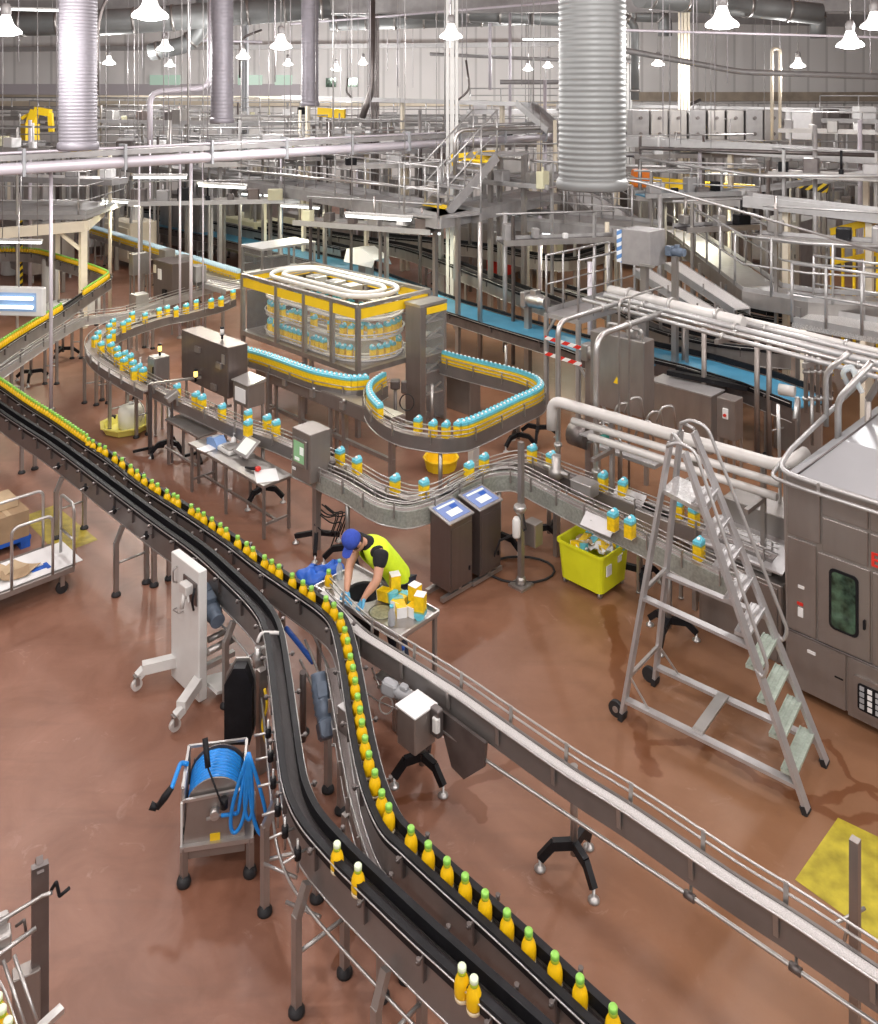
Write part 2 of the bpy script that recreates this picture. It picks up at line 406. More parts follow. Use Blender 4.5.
wallband('trim_3', -60, 300, 84, 97, M['band'], .12); wallband('trim_4', -60, 570, 101, 106, M['cream'], .3); wallband('trim_5', 600, 960, 92, 101, M['band2'], .4)
mb = MB()
for i, (x0, x1) in enumerate([(150,180),(238,262),(275,292)]): wallband('window_%d' % (i+1), x0, x1, 75, 85, M['green_glass'], .16)
wallband('window_4', 326, 336, 78, 87, M['glass_dark'], .16); wallband('window_5', 347, 358, 78, 87, M['glass_dark'], .16)

# steel columns
def column(px, D, wpx, z0, m, label, ytop=None):
    w = wpx*D/F; p = Q(px, 100, D); r = thing('column', label, 'column', (p.x, D, 0), 0)
    b = MB(); b.box((p.x, D, 5.5), (w*.35, w, 11)); b.box((p.x-w*.38, D, 5.5), (w*.24, w*1.1, 11)); b.box((p.x+w*.38, D, 5.5), (w*.24, w*1.1, 11))
    part('shaft', b, m, r); b = MB(); b.box((p.x, D, .03), (w*2, w*2, .06)); part('base_plate', b, 'grey', r)
column(452, 23, 12, 0, M['white'], 'white steel column standing behind the bell lamp, middle of hall')
column(684, 31, 9, 0, M['cream'], 'cream steel column standing right of the largest ribbed duct')
column(627, 34, 8, 0, M['white'], 'white column peeking out beside the right edge of the largest duct')
column(375, 33, 8, 0, M['steel_dark'], 'dark lattice-like column left of the white column')
column(245, 36, 6, 0, M['grey'], 'slim grey column behind the second duct from the left')

# roof beams
def beam(x0, y0, x1, y1, D0, D1, h, m, label, w=.25):
    a = Q(x0, y0, D0); c = Q(x1, y1, D1); b = MB(); b.bar(a, c, w, h); single('roof_beam', b, m, label, 'beam')
beam(-60, 8, 940, 4, 30, 30, .5, M['grey_mid'], 'grey roof beam crossing above the bell lamps')
beam(600, 14, 900, 22, 42, 42, .6, M['grey_mid'], 'thin grey purlin beam high on the right wall')
beam(-60, 50, 570, 44, 45, 45, .25, M['rail'], 'pale rail beam low on the left back wall')

# ------------------------------------------------------------------ ducts
M['duct'] = mat('spiral_duct', (.24,.25,.25), .5, .4, .08, 2)
M['duct_v'] = mat('violet_grey_duct', (.26,.245,.275), .5, .3, .08, 2)
def ribs(p, q, r, n, k=28, amp=None):
    p, q = V(p), V(q); pts = []; rs = []; N_ = n*4; amp = r*.022
    for i in range(N_+1):
        pts.append(p.lerp(q, i/N_)); rs.append(r + amp*(1 if i % 4 in (0,) else -.25))
    b = MB(); b.tube(pts, rs, k); b.smooth = [False if len(f) > 4 else True for f in b.f]; return b
def vduct(px, wpx, ybot, diam, m, label, nr):
    D = F*diam/wpx; p = Q(px, ybot, D); r = thing('ventilation_duct', label, 'duct', (p.x, p.y, p.z))
    part('duct_tube', ribs(p + UP*.12, V((p.x, p.y, 10.9)), diam/2, nr), m, r)
    b = MB(); b.lathe([(diam/2+.01, 0), (diam/2+.03, .02), (diam/2+.03, .1), (diam/2+.005, .14)], p, 28); part('end_collar', b, m, r); return p
vduct(592, 66, 189, .80, M['duct'], 'widest ribbed steel duct hanging down right of centre', 88)
vduct(78, 36, 150, .60, M['duct_v'], 'tall ribbed duct hanging at the left, above the pipe bridge', 100)
vduct(222, 22, 123, .55, M['duct_v'], 'ribbed duct hanging second from the left', 60)
vduct(310, 17, 106, .50, M['duct_v'], 'slim ribbed duct, third from the left', 52)
def hduct(pts, r, label, m='duct', n=30):
    b = MB(); pts = [Q(*p) for p in pts]; rp = round_path(pts, r*2.2, 6)
    d = thing('ventilation_duct', label, 'duct', pts[0]); b.tube(rp, r, 20); part('duct_tube', b, m, d)
    for p, t in walk(rp, max(1.2, plen(rp)/18), start=.3):
        c = MB(); c.tube([p - t*.04, p + t*.04], r+.03, 20); part('joint_band', c, 'steel', d)
hduct([(-60,24,28),(120,22,28),(330,6,29)], .42, 'fat horizontal duct running behind the left bell lamps')
hduct([(150,52,30),(190,44,30),(205,20,30),(205,-20,30)], .3, 'bent duct elbow between the first two hanging ducts')
hduct([(250,3,34),(570,18,32)], .32, 'long horizontal duct above the white column')
hduct([(330,22,36),(600,14,36)], .38, 'second horizontal duct behind the white column')
hduct([(635,100,28),(635,24,28),(620,14,28),(560,10,28)], .13, 'narrow bent duct rising beside the largest ribbed duct')
hduct([(640,-4,22),(745,6,24),(820,14,24)], .3, 'grey duct high above the right bell lamp')
hduct([(818,10,34),(818,38,34)], .3, 'short vertical duct stub hanging high on the right')
hduct([(600,14,38),(665,16,38),(665,36,38)], .3, 'short duct drop left of the cream column')

# ------------------------------------------------------------------ bell lamps
def bell_lamp():
    r = thing('bell_lamp', 'x', 'lamp')
    b = MB(); b.lathe([(.001,.46),(.05,.455),(.075,.40),(.075,.30),(.06,.28)], n=16); part('housing', b, 'grey_mid', r, True)
    b = MB(); b.lathe([(.062,.29),(.085,.22),(.105,.16),(.14,.115),(.19,.08),(.222,.045),(.225,.015),(.21,0),(.19,.02),(.11,.12),(.07,.24),(.05,.28)], n=24); part('lamp_shade', b, 'lampglass', r, True)
    b = MB(); b.lathe([(.001,-.035),(.09,-.028),(.16,-.008),(.205,.02),(.001,.06)], n=20); part('bulb', b, 'lamp_glow', r, True)
    return Proto(r)
BL = bell_lamp()
light = bpy.data.lights.new('lamp_light', 'POINT'); light.shadow_soft_size = .2; light.energy = 540; light.color = (1, .97, .945)
mid_light = light.copy(); mid_light.energy = 300
far_light = light.copy(); far_light.energy = 500
wall_light = light.copy(); wall_light.energy = 330
def lamp(p, label, scale=1.0, cord=True, power=None, group=None):
    o = BL.place(p, 0, label, group); b = MB()
    o.scale = (scale,)*3
    c = MB(); c.tube([V((0,0,.45)), V((0,0,11-p.z))], .012, 6); cc = part('hanging_rod', c, 'grey_mid', o, True)
    l = bpy.data.objects.new('lamp_light', light if p.z > 8.55 else mid_light if p.y < 17 else far_light if p.y < 34 else wall_light); C.objects.link(l); l.location = p - UP*.22
    return o
for x, yb, w, lab in [(150,18,36,'largest glowing bell lamp at top left, right of the tall duct'), (6,34,30,'glowing bell lamp cut by the left edge of the photo'),
        (722,27,33,'large glowing bell lamp right of the widest duct'), (451,38,23,'glowing bell lamp in front of the white column'), (281,48,22,'glowing bell lamp between the second and third ducts'),
        (165,50,17,'small bell lamp below the bent duct elbow'), (850,47,26,'glowing bell lamp at the upper right by the wall'), (109,64,13,'tiny bell lamp just right of the tall left duct'),
        (243,58,14,'tiny bell lamp just right of the second duct'), (288,65,10,'tiny far bell lamp below the lamp between two ducts'), (658,65,13,'small bell lamp left of the cream column'),
        (798,67,15,'small bell lamp below and left of the upper right lamp'), (336,70,9,'tiny far bell lamp right of the third duct'), (363,64,10,'tiny far bell lamp left of the white column'),
        (548,67,10,'tiny far bell lamp left of the widest duct'), (528,70,8,'tiny far bell lamp, second left of the widest duct'), (874,28,26,'glowing bell lamp cut by the right edge of the photo'), (170,66,10,'tiny far bell lamp above the wall band')]:
    D = .45*F/w; D = min(D, 37.5)
    lamp(Q(x, yb, D), lab)
for ix in range(-2, 3):
    for iy in range(3):
        lamp(V((ix*6.0+1.5, -5.5+iy*5.5, 8.6)), 'unseen bell lamp added to light the near floor', group='unseen bell lamps added over the near floor')  # unseen lamps added above the view to light the foreground
def strip_lamp(px, py, D, L, label, ax=E1, m='tube_glow'):
    p = Q(px, py, D); r = thing('strip_light', label, 'lamp', p); b = MB(); b.box(p, (L, .1, .05), (ax, UP.cross(ax), UP)); part('housing', b, 'white', r)
    b = MB(); b.box(p - UP*.05, (L*.96, .07, .06), (ax, UP.cross(ax), UP)); part('tube', b, m, r)
    for u in (-.4,.4): b = MB(); a_ = p + ax*L*u; b.tube([a_+UP*.02, V((a_.x,a_.y,11))], .01, 5); part('hanger_rod', b, 'grey_mid', r)
    if m == 'tube_glow':
        l = bpy.data.lights.new('strip_light_source', 'AREA'); l.shape = 'RECTANGLE'; l.size = L; l.size_y = .15; l.energy = 60 if py > 100 else 25; l.color = (1, .97, .72) if py > 100 else (1,1,1); lo = bpy.data.objects.new('strip_light_source', l); C.objects.link(lo); lo.location = p - UP*.12; lo.rotation_euler = (0, 0, math.atan2(ax.y, ax.x))
strip_lamp(160,175,19,1.2,'short strip light under the pipe bridge', V((1,0,0))); strip_lamp(222,184,19,1.3,'strip light hanging beneath the left walkway', V((.9,-.4,0)))
strip_lamp(378,215,17,1.5,'strip light beneath the walkway stair', V((.9,-.4,0))); strip_lamp(735,172,26,2.2,'strip light glowing above the far yellow line', V((1,0,0)))
for k,(x,y,D,lab) in enumerate([(300,205,24,'added strip light under the middle of the left walkway'),(255,193,27,'added strip light under the far part of the left walkway'),(560,232,22,'added strip light under the rectangular platform frame'),(120,200,24,'added strip light in the cream corner under the pale beam'),(418,230,22,'added strip light below the walkway behind the stair'),(690,200,22,'added strip light among the rails below the silver channel')]): strip_lamp(x,y,D,1.3,lab,V((.9,-.4,0)))  # extra strips added to brighten the dark space beneath the walkways
strip_lamp(545,38,30,1.6,'white strip light high beside the widest duct', V((1,0,0))); strip_lamp(22,8,26,2.2,'strip light tilted above the left edge lamp', V((.9,.3,0)))
strip_lamp(482,17,34,1.2,'thin strip light right of the column lamp', V((1,0,0)))

M['wire'] = mat('hanger_wire', (.42,.40,.42), .5, .3)
random.seed(11)
for k in range(46):
    x = random.uniform(5, 873); D = random.uniform(17, 40); zb = random.choice([4.6, 5.0, 5.6, 6.2, 6.9]); p = Q(x, 100, D); b = MB(); b.tube([V((p.x,D,zb)), V((p.x,D,11))], .013, 5)
    single('hanger_wire', b, 'wire', 'thin steel hanger wire dropping from the roof to the overhead lines', 'wire', 'thin hanger wires under the roof')
world = bpy.data.worlds.new('World'); bpy.context.scene.world = world; world.use_nodes = True
world.node_tree.nodes['Background'].inputs[0].default_value = (1, .98, .965, 1); world.node_tree.nodes['Background'].inputs[1].default_value = .24
cam = bpy.data.cameras.new('camera'); co = bpy.data.objects.new('camera', cam); C.objects.link(co); co.location = (0, 0, EYE); co.rotation_euler = (PI/2, 0, 0)
cam.sensor_fit = 'HORIZONTAL'; cam.sensor_width = 36; cam.lens = 36*F/878; cam.shift_y = -(512-HY)/878; cam.clip_end = 200
sc = bpy.context.scene; sc.camera = co
sc.view_settings.view_transform = 'Standard'; sc.view_settings.look = 'None'; sc.view_settings.gamma = 1; sc.view_settings.use_curve_mapping = False; sc.view_settings.exposure = 0.0
# ------------------------------------------------------------------ reusable factory kit
def foot(p, m='steel_light'):
    b = MB(); b.lathe([(.045,0),(.045,.012),(.02,.03),(.012,.035),(.012,.09)], p, 12); return b
def tripod(name, label, base, h, cat='stand', rz=0.0, spread=.30, r=.03, parent=None, post='steel'):
    """a post on three black splayed arms with steel swivel feet"""
    base = V(base); own = parent is None
    t = thing(name, label, cat, base) if own else parent
    b = MB(); b.tube([base+UP*.14, base+UP*h], r, 10); part('post', b, post, t)
    for k in range(3):
        a = rz + k*2*PI/3; d = V((math.cos(a), math.sin(a), 0)); b = MB()
        b.bar(base+UP*.22, base+d*spread*.62+UP*.20, .05, .07); b.bar(base+d*spread*.58+UP*.21, base+d*spread+UP*.085, .045, .06); a_ = part('base_arm', b, 'black', t)
        part('levelling_foot', foot(base+d*spread), 'steel_light', a_)
    return t
def leg_pair(parent, p, t, h, w=.22, m='steel', kick=0.0, name='leg', bar=True):
    """two square legs either side of a conveyor with round black feet and a cross bar"""
    n = V((t.y, -t.x, 0)).normalized()
    for s in (-1, 1):
        top = V((p.x, p.y, h)) + n*s*w/2; b = MB(); f = V((top.x, top.y, 0)) + n*s*kick
        if kick: b.bar(top, f+UP*.62, .05); b.bar(f+UP*.64, f+UP*.05, .05)
        else: b.bar(top, f+UP*.05, .05)
        l = part(name, b, m, parent); b = MB(); b.lathe([(.055,0),(.055,.02),(.03,.05),(.018,.06)], f, 14); part('foot', b, 'rubber', l)
    if bar:
        b = MB(); a = V((p.x,p.y,.38)); b.tube([a - n*(w/2+kick), a + n*(w/2+kick)], .014, 8); part('cross_bar', b, 'steel_light', parent)
def conveyor(label, path, w=.12, belt='chain', side='steel_warm', sh=.2, sz=0.0, guides='rail', gh=.12, name='conveyor', rails=1, legs=(), legh=None, bracket=.8, tri=(), goff=.03, kick=0.0, group=None, legw=None, edge=True, gmat='steel_light', glow=None, brk=True):
    path = [V(p) for p in path]; mid = path[len(path)//2]; c = path[0]
    t = thing(name, label, 'conveyor', (c.x, c.y, 0), 0, group)
    b = MB(); b.ribbon(path, -w/2, w/2, -.03, 0); part('belt', b, belt, t)
    for s in (-1, 1):
        b = MB(); o = s*(w/2+.012); b.ribbon(path, o-.01, o+.01, -sh+sz, .008+sz); part('side_panel', b, side, t)
        if edge: b = MB(); b.offtube(path, s*(w/2+.022), -sh+sz, .008, 5); part('edge_rod', b, 'steel_light', t)
        if guides == 'black':
            o = s*(w/2+goff); b = MB(); b.ribbon(path, o-.022, o+.022, .02, .02+gh); g = part('guide_rail', b, 'black', t)
            b = MB(); b.offtube(path, s*(w/2+goff+.028), .02+gh*.7, .006, 5); part('rail_rod', b, gmat, g)
        elif guides == 'rail':
            o = s*(w/2+goff); b = MB()
            for k in range(rails): b.offtube(path, o, gh*(k+1)/rails, .008, 6)
            part('guide_rail', b, gmat, t)
    if brk:
        for p, tt in walk(path, bracket, start=bracket*.4):
            n = V((tt.y,-tt.x,0)).normalized()
            for s in (-1, 1):
                b = MB(); q = p + n*s*(w/2+.035)
                b.bar(q - UP*(sh*.4), q + UP*gh*.9, .012, .03, up=n)
                if guides == 'black': b.tube([q + UP*.06 - n*s*.02, q + UP*.06 + n*s*.07], .007, 6); b.lathe([(.014,-.016),(.014,.016)], q + UP*.06 + n*s*.05, 8)
                part('rail_bracket', b, 'steel_dark' if guides == 'black' else 'steel', t)
    for L in legs:
        (p, tt), = walk(path, at=[L]); leg_pair(t, p, tt, p.z-sh+.03, legw or w+.08, 'steel', kick)
    for L in tri:
        (p, tt), = walk(path, at=[L]); tripod('x', 'x', (p.x, p.y, 0), p.z-sh+.02, parent=t, rz=L)
    return t

def bottle(cap, label):
    r = thing('juice_bottle', label, 'bottle'); r.scale = (1.10,1.10,1.04)
    b = MB(); b.lathe([(.0,.0),(.035,.001),(.038,.006),(.0385,.026)], n=14); part('base', b, 'pulp', r, True)
    b = MB(); b.lathe([(.0385,.026),(.0395,.034),(.0395,.078),(.037,.096),(.030,.116),(.021,.130),(.019,.137)], n=14); part('body', b, 'juice', r, True)
    b = MB(); b.lathe([(.0205,.134),(.022,.138),(.022,.150),(.020,.153)], n=14); part('collar', b, 'cap_olive', r, True)
    b = MB(); b.lathe([(.021,.152),(.0222,.155),(.0222,.172),(.019,.177),(.0,.178)], n=14); part('cap', b, cap, r, True)
    return Proto(r)
def carton(label, cap='cap_white'):
    r = thing('juice_carton', label, 'carton'); a = .049
    b = MB(); b.box((0,0,.075), (2*a, 2*a, .15)); part('body', b, 'carton_yellow', r, True)
    b = MB(); b.box((0,0,.0), (2*a+.002, 2*a+.002, .004)); part('base', b, 'paper', r, True)
    b = MB(); b.box((0,0,.157), (2*a+.001, 2*a+.001, .016)); part('band', b, 'carton_teal', r, True)
    b = MB(); b.add([(-a,-a,.165),(a,-a,.165),(a,a,.165),(-a,a,.165),(-a,-a,.20),(a,-a,.20),(a*.35,a,.236),(-a*.35,a,.236),(a,a,.205),(-a,a,.205)],
        [(0,1,5,4),(1,2,8,5),(2,3,9,8),(3,0,4,9),(4,5,6,7),(5,8,6),(4,7,9),(8,9,7,6),(0,3,2,1)]); part('gable', b, 'carton_blue', r, True)
    b = MB(); b.lathe([(.019,0),(.019,.016),(.017,.019),(0,.0195)], (0,-.004,.214), 12, (V((1,0,0)), V((0,.88,.47)), V((0,-.47,.88)))); part('cap', b, cap, r, True)
    return Proto(r)
BG = bottle('cap_green', 'x'); BP = bottle('cap_pale', 'x'); CT = carton('x')
def row(proto, path, label, group, step=None, at=None, jitter=0.0, start=0, end=None, off=0.0, rz0=0.0, skip=0.0, z=0.002):
    for i, (p, t) in enumerate(walk(path, step, at, start, end)):
        if skip and random.random() < skip: continue
        n = V((t.y,-t.x,0)).normalized(); q = p + n*(off + random.uniform(-jitter, jitter)) + UP*z
        proto.place(q, math.atan2(t.y, t.x) + rz0 + (random.uniform(-.12,.12) if jitter else 0), label, group)
def cabinet(name, label, cat, corner, L, W, H, m='steel_warm', legs=.0, rot=None, seams=True, bev=.012, handle=True, group=None):
    """steel cabinet whose nearest corner stands at corner; door on the left-facing side"""
    corner = V(corner); ex, ey = (E1, E2) if rot is None else rot
    t = thing(name, label, cat, (corner.x, corner.y, max(0, corner.z-legs)), 0, group)
    c = corner - ex*L/2 + ey*W/2
    b = MB(); b.box(c+UP*H/2, (L, W, H), (ex, ey, UP), bev); part('body', b, m, t)
    if seams:
        b = MB(); b.box(corner - ex*L/2 - ey*.006 + UP*H/2, (L*.9, .014, H*.9), (ex, ey, UP), .004); d = part('door', b, m, t)
        if handle: b = MB(); b.box(corner - ex*L*.12 - ey*.022 + UP*H*.5, (.02, .02, min(.12,H*.3)), (ex, ey, UP)); part('handle', b, 'black', d)
    if legs:
        for i in (.08, .92):
            for j in (.08, .92):
                p = corner - ex*L*i + ey*W*j; b = MB(); b.bar(p, p-UP*(legs-.02), .035); b.lathe([(.03,0),(.03,.02)], p-UP*legs, 10); part('leg', b, 'steel', t)
    return t
def railing(parent, pts, h=1.1, step=1.2, m='rail', r=.021, mids=1, toe=True, name='railing'):
    pts = [V(p) for p in pts]
    b = MB(); b.tube([p+UP*h for p in pts], r, 8)
    for k in range(mids): b.tube([p+UP*h*(k+1)/(mids+1) for p in pts], r*.8, 8)
    g = part(name, b, m, parent)
    for p, t in walk(pts, step, at=[plen(pts)*i/max(1, round(plen(pts)/step)) for i in range(max(1, round(plen(pts)/step))+1)]):
        b = MB(); b.tube([p, p+UP*h], r, 8); part('rail_post', b, m, g)
    if toe: b = MB(); b.ribbon(pts, -.005, .005, 0, .1); part('toe_board', b, m, g)
    return g
def pipe(label, pts, r, m='steel', rad=.12, name='pipe', cat='pipe', flanges=0, n=12, base=None):
    rp = round_path(pts, rad); t = thing(name, label, cat, base or pts[0]); b = MB(); b.tube(rp, r, n); part('tube', b, m, t)
    for i in range(flanges):
        (p, d), = walk(rp, at=[plen(rp)*(i+.5)/flanges]); b = MB(); b.tube([p-d*.02, p+d*.02], r*1.5, n); part('clamp', b, 'steel_light', t)
    return t
def motor(parent, p, ax, L=.32, r=.075, m='motor', name='motor'):
    """ribbed gear motor: body with fins, end bell and terminal box"""
    ax = V(ax).normalized(); p = V(p); b = MB(); pts = []; rs = []
    for i in range(17): pts.append(p + ax*L*i/16); rs.append(r*(1.0 if i % 2 else .9) if 2 < i < 13 else r*.82)
    b.tube(pts, rs, 14); mo = part(name, b, m, parent)
    X = ax.cross(UP).normalized(); b = MB(); b.box(p + ax*L*.4 + UP*r*1.1, (L*.32, r*1.1, r*.7), (ax, X, UP), .01); part('terminal_box', b, m, mo)
    b = MB(); b.box(p - ax*.05, (.14, r*1.7, r*2.0), (ax, X, ax.cross(X)*-1), .02); part('gearbox', b, m, mo); return mo
def hanging_rods(name, label, pts, ztop=11.0, r=.022, m='rail'):
    pass
# ------------------------------------------------------------------ the two black bottle lanes
zA = [(245,0),(262,5),(285,15),(308,20),(335,40),(357,55),(382,75),(400,90),(420,105),(443,120),(460,130),(485,150),(507,160),(520,165),(558,192),(577,205),(595,215),(620,230),(643,248),(658,262),(692,285),(720,303),(738,318),(773,342)]
capsA = [(x*.3417, 440+y*.3417) for x, y in zA] + [(272,561),(279,566),(292,575),(303,582),(311,588),(326,598),(335,604),(341,615),(345,629),(348,640),(350,656),(354,667),(356,680),(358,696),(361,709),(362,722),(365,738),(369,754),(376,772),(381,793),(388,807),(411,829),(428,845),(447,861),(465,877),(485,894),(507,913),(529,932),(555,956),(580,979),(613,1009)]
def down(v, z): v = V(v); v.z = z; return v
farA = [(-70,332),(0,378),(28,397),(57,415),(85,434)]
keyA = farA + [(114,453),(142,474),(162,487),(191,505),(211,518),(236,535),(264,556),(303,582),(326,598),(339,612),(346,634),(352,664),(358,700),(363,728),(371,762),(381,790),(393,812),(411,829),(447,861),(507,913),(580,979),(640,1033),(690,1078)]
laneA = smooth([down(G(x, y, 1.17), 1.0) for x, y in keyA], 5)
def arc(path, P_):
    best = (1e9, 0); d = 0
    for a, b in zip(path, path[1:]):
        ab = b-a; t = max(0, min(1, (V((P_.x,P_.y,a.z))-a).dot(ab)/max(1e-9, ab.length_squared))); q = a+ab*t; e = (V((P_.x-q.x,P_.y-q.y,0))).length
        if e < best[0]: best = (e, d+ab.length*t)
        d += ab.length
    return best[1]
legsA = [arc(laneA, G(x, y, 1.0)) for x, y in [(20,410),(150,505),(262,585),(352,690),(392,840),(560,1000)]]
conveyor('long curved bottle conveyor with black guides carrying the green-capped bottles', laneA, w=.092, side='steel_side', sh=.21, guides='black', gh=.07, goff=.02, legs=legsA, bracket=.62, kick=.0, legw=.2)
for i, (x, y) in enumerate(capsA):
    p = G(x, y, 1.17); (q, t), = walk(laneA, at=[arc(laneA, p)]); q = q.lerp(V((p.x, p.y, 1.0)), .35); q.z = 1.002
    BG.place(q, random.uniform(0, 6), 'green-capped orange juice bottle riding the long curved black-guided conveyor', 'green-capped bottles on the curved conveyor')
end = arc(laneA, G(82, 438, 1.17)); d = .02; at = []
while d < end:
    at.append(d); d += random.choice([.089,.090,.092,.095,.105,.115])
row(BG, laneA, 'green-capped orange juice bottle riding the long curved black-guided conveyor', 'green-capped bottles on the curved conveyor', at=at, jitter=.002)
keyB = [(-70,362),(0,412),(28,431),(57,450),(114,493),(159,527),(199,556),(228,582),(258,612),(272,636),(279,675),(286,731),(291,770),(297,800),(310,828),(333,856),(360,884),(420,942),(451,970),(530,1042),(580,1090)]
laneB = smooth([G(x, y, 1.0) for x, y in keyB], 5)
legsB = [arc(laneB, G(x, y, 1.0)) for x, y in [(70,460),(135,505),(243,597),(291,770),(322,842),(400,922)]]
cb = conveyor('empty black-guided bottle conveyor bending down the near left side', laneB, w=.092, side='steel_side', sh=.23, guides='black', gh=.08, goff=.018, legs=legsB, bracket=.5, kick=.08, legw=.22)
for x, y in [(337,845),(358,867),(462,968),(474,980)]:
    p = G(x, y, 1.17); p.z = 1.002; BP.place(p, 0, {337:'pale-capped juice bottle, the higher of the upper pair on the near left lane',358:'pale-capped juice bottle just below the first, by the bend of the near left lane',462:'pale-capped juice bottle, left of the lowest pair on the near left lane',474:'pale-capped juice bottle, lowest one on the near left lane'}[x])
b = MB(); q2 = offset(laneB, .13, -.33); b.tube(q2[36:], .011, 6); part('long_rod', b, 'steel_light', cb)
# black knobs and cranks standing off the near side of the lane
for x, y in [(118,505),(60,462),(88,483),(150,530),(180,556)]:
    (p, t), = walk(laneB, at=[arc(laneB, G(x, y, 1.0))]); n = V((t.y,-t.x,0)).normalized()
    b = MB(); b.tube([p+n*.08-UP*.05, p+n*.22-UP*.05], .009, 6); k = part('clamp_rod', b, 'steel_light', cb)
    b = MB(); b.tube([p+n*.15-UP*.05-t*.03, p+n*.15-UP*.05+t*.03], .022, 8); b.tube([p+n*.15-UP*.09, p+n*.15+UP*.0], .016, 8); part('knob', b, 'black', k)
for y in [722,745,770,795,815,838]:
    (p, t), = walk(laneB, at=[arc(laneB, G(286+(y-722)*.2, y, 1.0))]); n = V((t.y,-t.x,0)).normalized()
    b = MB(); b.tube([p+n*.07-UP*.06, p+n*.24-UP*.06], .009, 6); b.tube([p+n*.13-UP*.18, p+n*.13+UP*.04], .009, 6); k = part('clamp_rod', b, 'steel_light', cb)
    b = MB(); b.tube([p+n*.13-UP*.09, p+n*.13-UP*.02], .024, 8); part('knob', b, 'black', k)
for i,(x, y) in enumerate([(278,862),(300,900)]):
    b = MB(); a = G(x-14, y+2, .55); b.tube([a, a+E1*.25+E2*.1], .012, 8); part('brace', b, 'steel_light', cb)
# narrow inner chain track between the lanes with its motor
inner = smooth([G(x, y, .78) for x, y in [(331,668),(338,705),(350,770),(360,815),(380,878)]], 4)
it = conveyor('narrow low chain track between the two bottle lanes', inner, w=.07, belt='chain_grey', sh=.12, guides='rail', gh=.07, bracket=.35, legs=[.4, 1.5], goff=.02)
motor(it, G(325,722,.62), G(320,688,.8)-G(325,722,.62), .36, .08)
b = MB(); p = G(348,742,.75); b.cbox(p, .13, .13, .22); jb = part('junction_box', b, 'steel_warm', it); b = MB(); b.cbox(p+UP*.221-E1*.0, .135, .135, .008); part('lid', b, 'paper', jb)
b = MB(); b.tube([G(303,740,.05), G(303,672,.8)], .03, 8); part('leg', b, 'steel_dark', it); b = MB(); b.lathe([(.06,0),(.06,.02),(.02,.05)], G(303,733), 12); part('foot', b, 'rubber', it)
for k,(x,y,x2,y2,h) in enumerate([(305,640,330,700,.6),(312,632,345,705,.55),(300,660,336,735,.5)]):
    b = MB(); b.tube([G(x,y,h), G(x2,y2,h)], .013, 6); part('guide_rod', b, 'steel', it)
# blue cable bundle beneath lanes
pipe('blue plastic sleeve lying below the bottle lane by the table', [G(286,628,.55), G(300,645,.5), G(313,662,.45)], .025, 'blue_plastic', name='plastic_sleeve', cat='sleeve')
# drive station at the left bend: motor, guard, bent hoses
ds = thing('drive_station', 'conveyor drive station with black guard box and bent white hoses at the left bend', 'machine', down(G(240,745,0),0))
motor(ds, G(205,598,.78), G(228,640,.66)-G(205,598,.78), .36, .09)
b = MB(); c = G(238,745,.35)
sh = [(-.12,0),(.10,0),(.12,.08),(.12,.50),(.06,.66),(-.04,.66),(-.12,.52)]
b.prism(sh, .10, c, (V((1,0,0)), V((0,1,0)), UP)); part('guard_box', b, 'black', ds)
b = MB(); b.prism([(x*1.08, z*1.03) for x, z in sh], .02, c+V((0,.11,-.0)), (V((1,0,0)), V((0,1,0)), UP)); part('guard_rim', b, 'steel', ds)
b = MB(); b.bar(down(c,0)+V((.17,.16,.0)), down(c,0)+V((.17,.16,.9)), .07); b.bar(down(c,0)+V((.30,.2,.0)), down(c,0)+V((.30,.2,.9)), .05); part('post', b, 'steel_warm', ds)
for k, z in enumerate([.93,.80,.70]):
    b = MB(); a = c+V((.10,.32,z-.35+.1)); b.tube(round_path([a, a+V((.02,.05,.06)), a+V((.2,.05,.06)), a+V((.23,.05,-.02))], .05), .016, 8); part('bent_hose', b, 'white_pipe', ds)
b = MB(); b.lathe([(.05,0),(.05,.08),(.03,.1),(.03,.16)], c+V((.10,.35,.46)), 12); b.bar(c+V((.06,.3,.38)), c+V((.3,.3,.38)), .04); part('valve', b, 'steel_light', ds)
for dx in (.0,.12):
    b = MB(); b.tube(round_path([G(208,640+dx*100,.5), G(232,628+dx*100,.5)], .1), .03, 8); part('support_tube', b, 'steel', ds)
b = MB(); a = c+V((.22,.05,.45)); b.tube(round_path([a, a+V((.03,0,-.15)), a+V((-.03,0,-.3)), a+V((.02,0,-.5))], .1), .012, 6); part('yellow_cable', b, 'yellow', ds)

# ------------------------------------------------------------------ right conveyor with pale chain
key2 = [(322,592),(345,617),(363,634),(380,645),(449,688),(503,726),(572,774),(634,813),(726,876),(803,925),(873,972),(950,1022)]
lane2 = smooth([G(x, y, 1.0) for x, y in key2], 3)
c2 = conveyor('straight steel conveyor with pale chain running down to the lower right corner', lane2, w=.075, belt='chain_light', side='steel_side', sh=.16, guides=None, bracket=.7, goff=.02, brk=False, edge=False)
for s, hs in ((-1,(.05,.11)),(1,(.045,))):
    for h in hs:
        b = MB(); b.offtube(lane2, s*(.09), h, .009, 6); part('guide_rail', b, 'steel_light', c2)
for p, t in walk(lane2, .55, start=.3):
    n = V((t.y,-t.x,0)).normalized(); b = MB(); b.bar(p+n*.075-UP*.1, p+n*.085+UP*.05, .03, .012, up=n); b.bar(p-n*.075-UP*.1, p-n*.09+UP*.12, .03, .012, up=n); part('rail_bracket', b, 'steel', c2)
rodp = [G(378,686,.72), G(500,770,.72), G(700,903,.72), G(845,1003,.72), G(900,1040,.72)]
b = MB(); b.tube(rodp, .014, 8); rd = part('tie_rod', b, 'steel_light', c2)
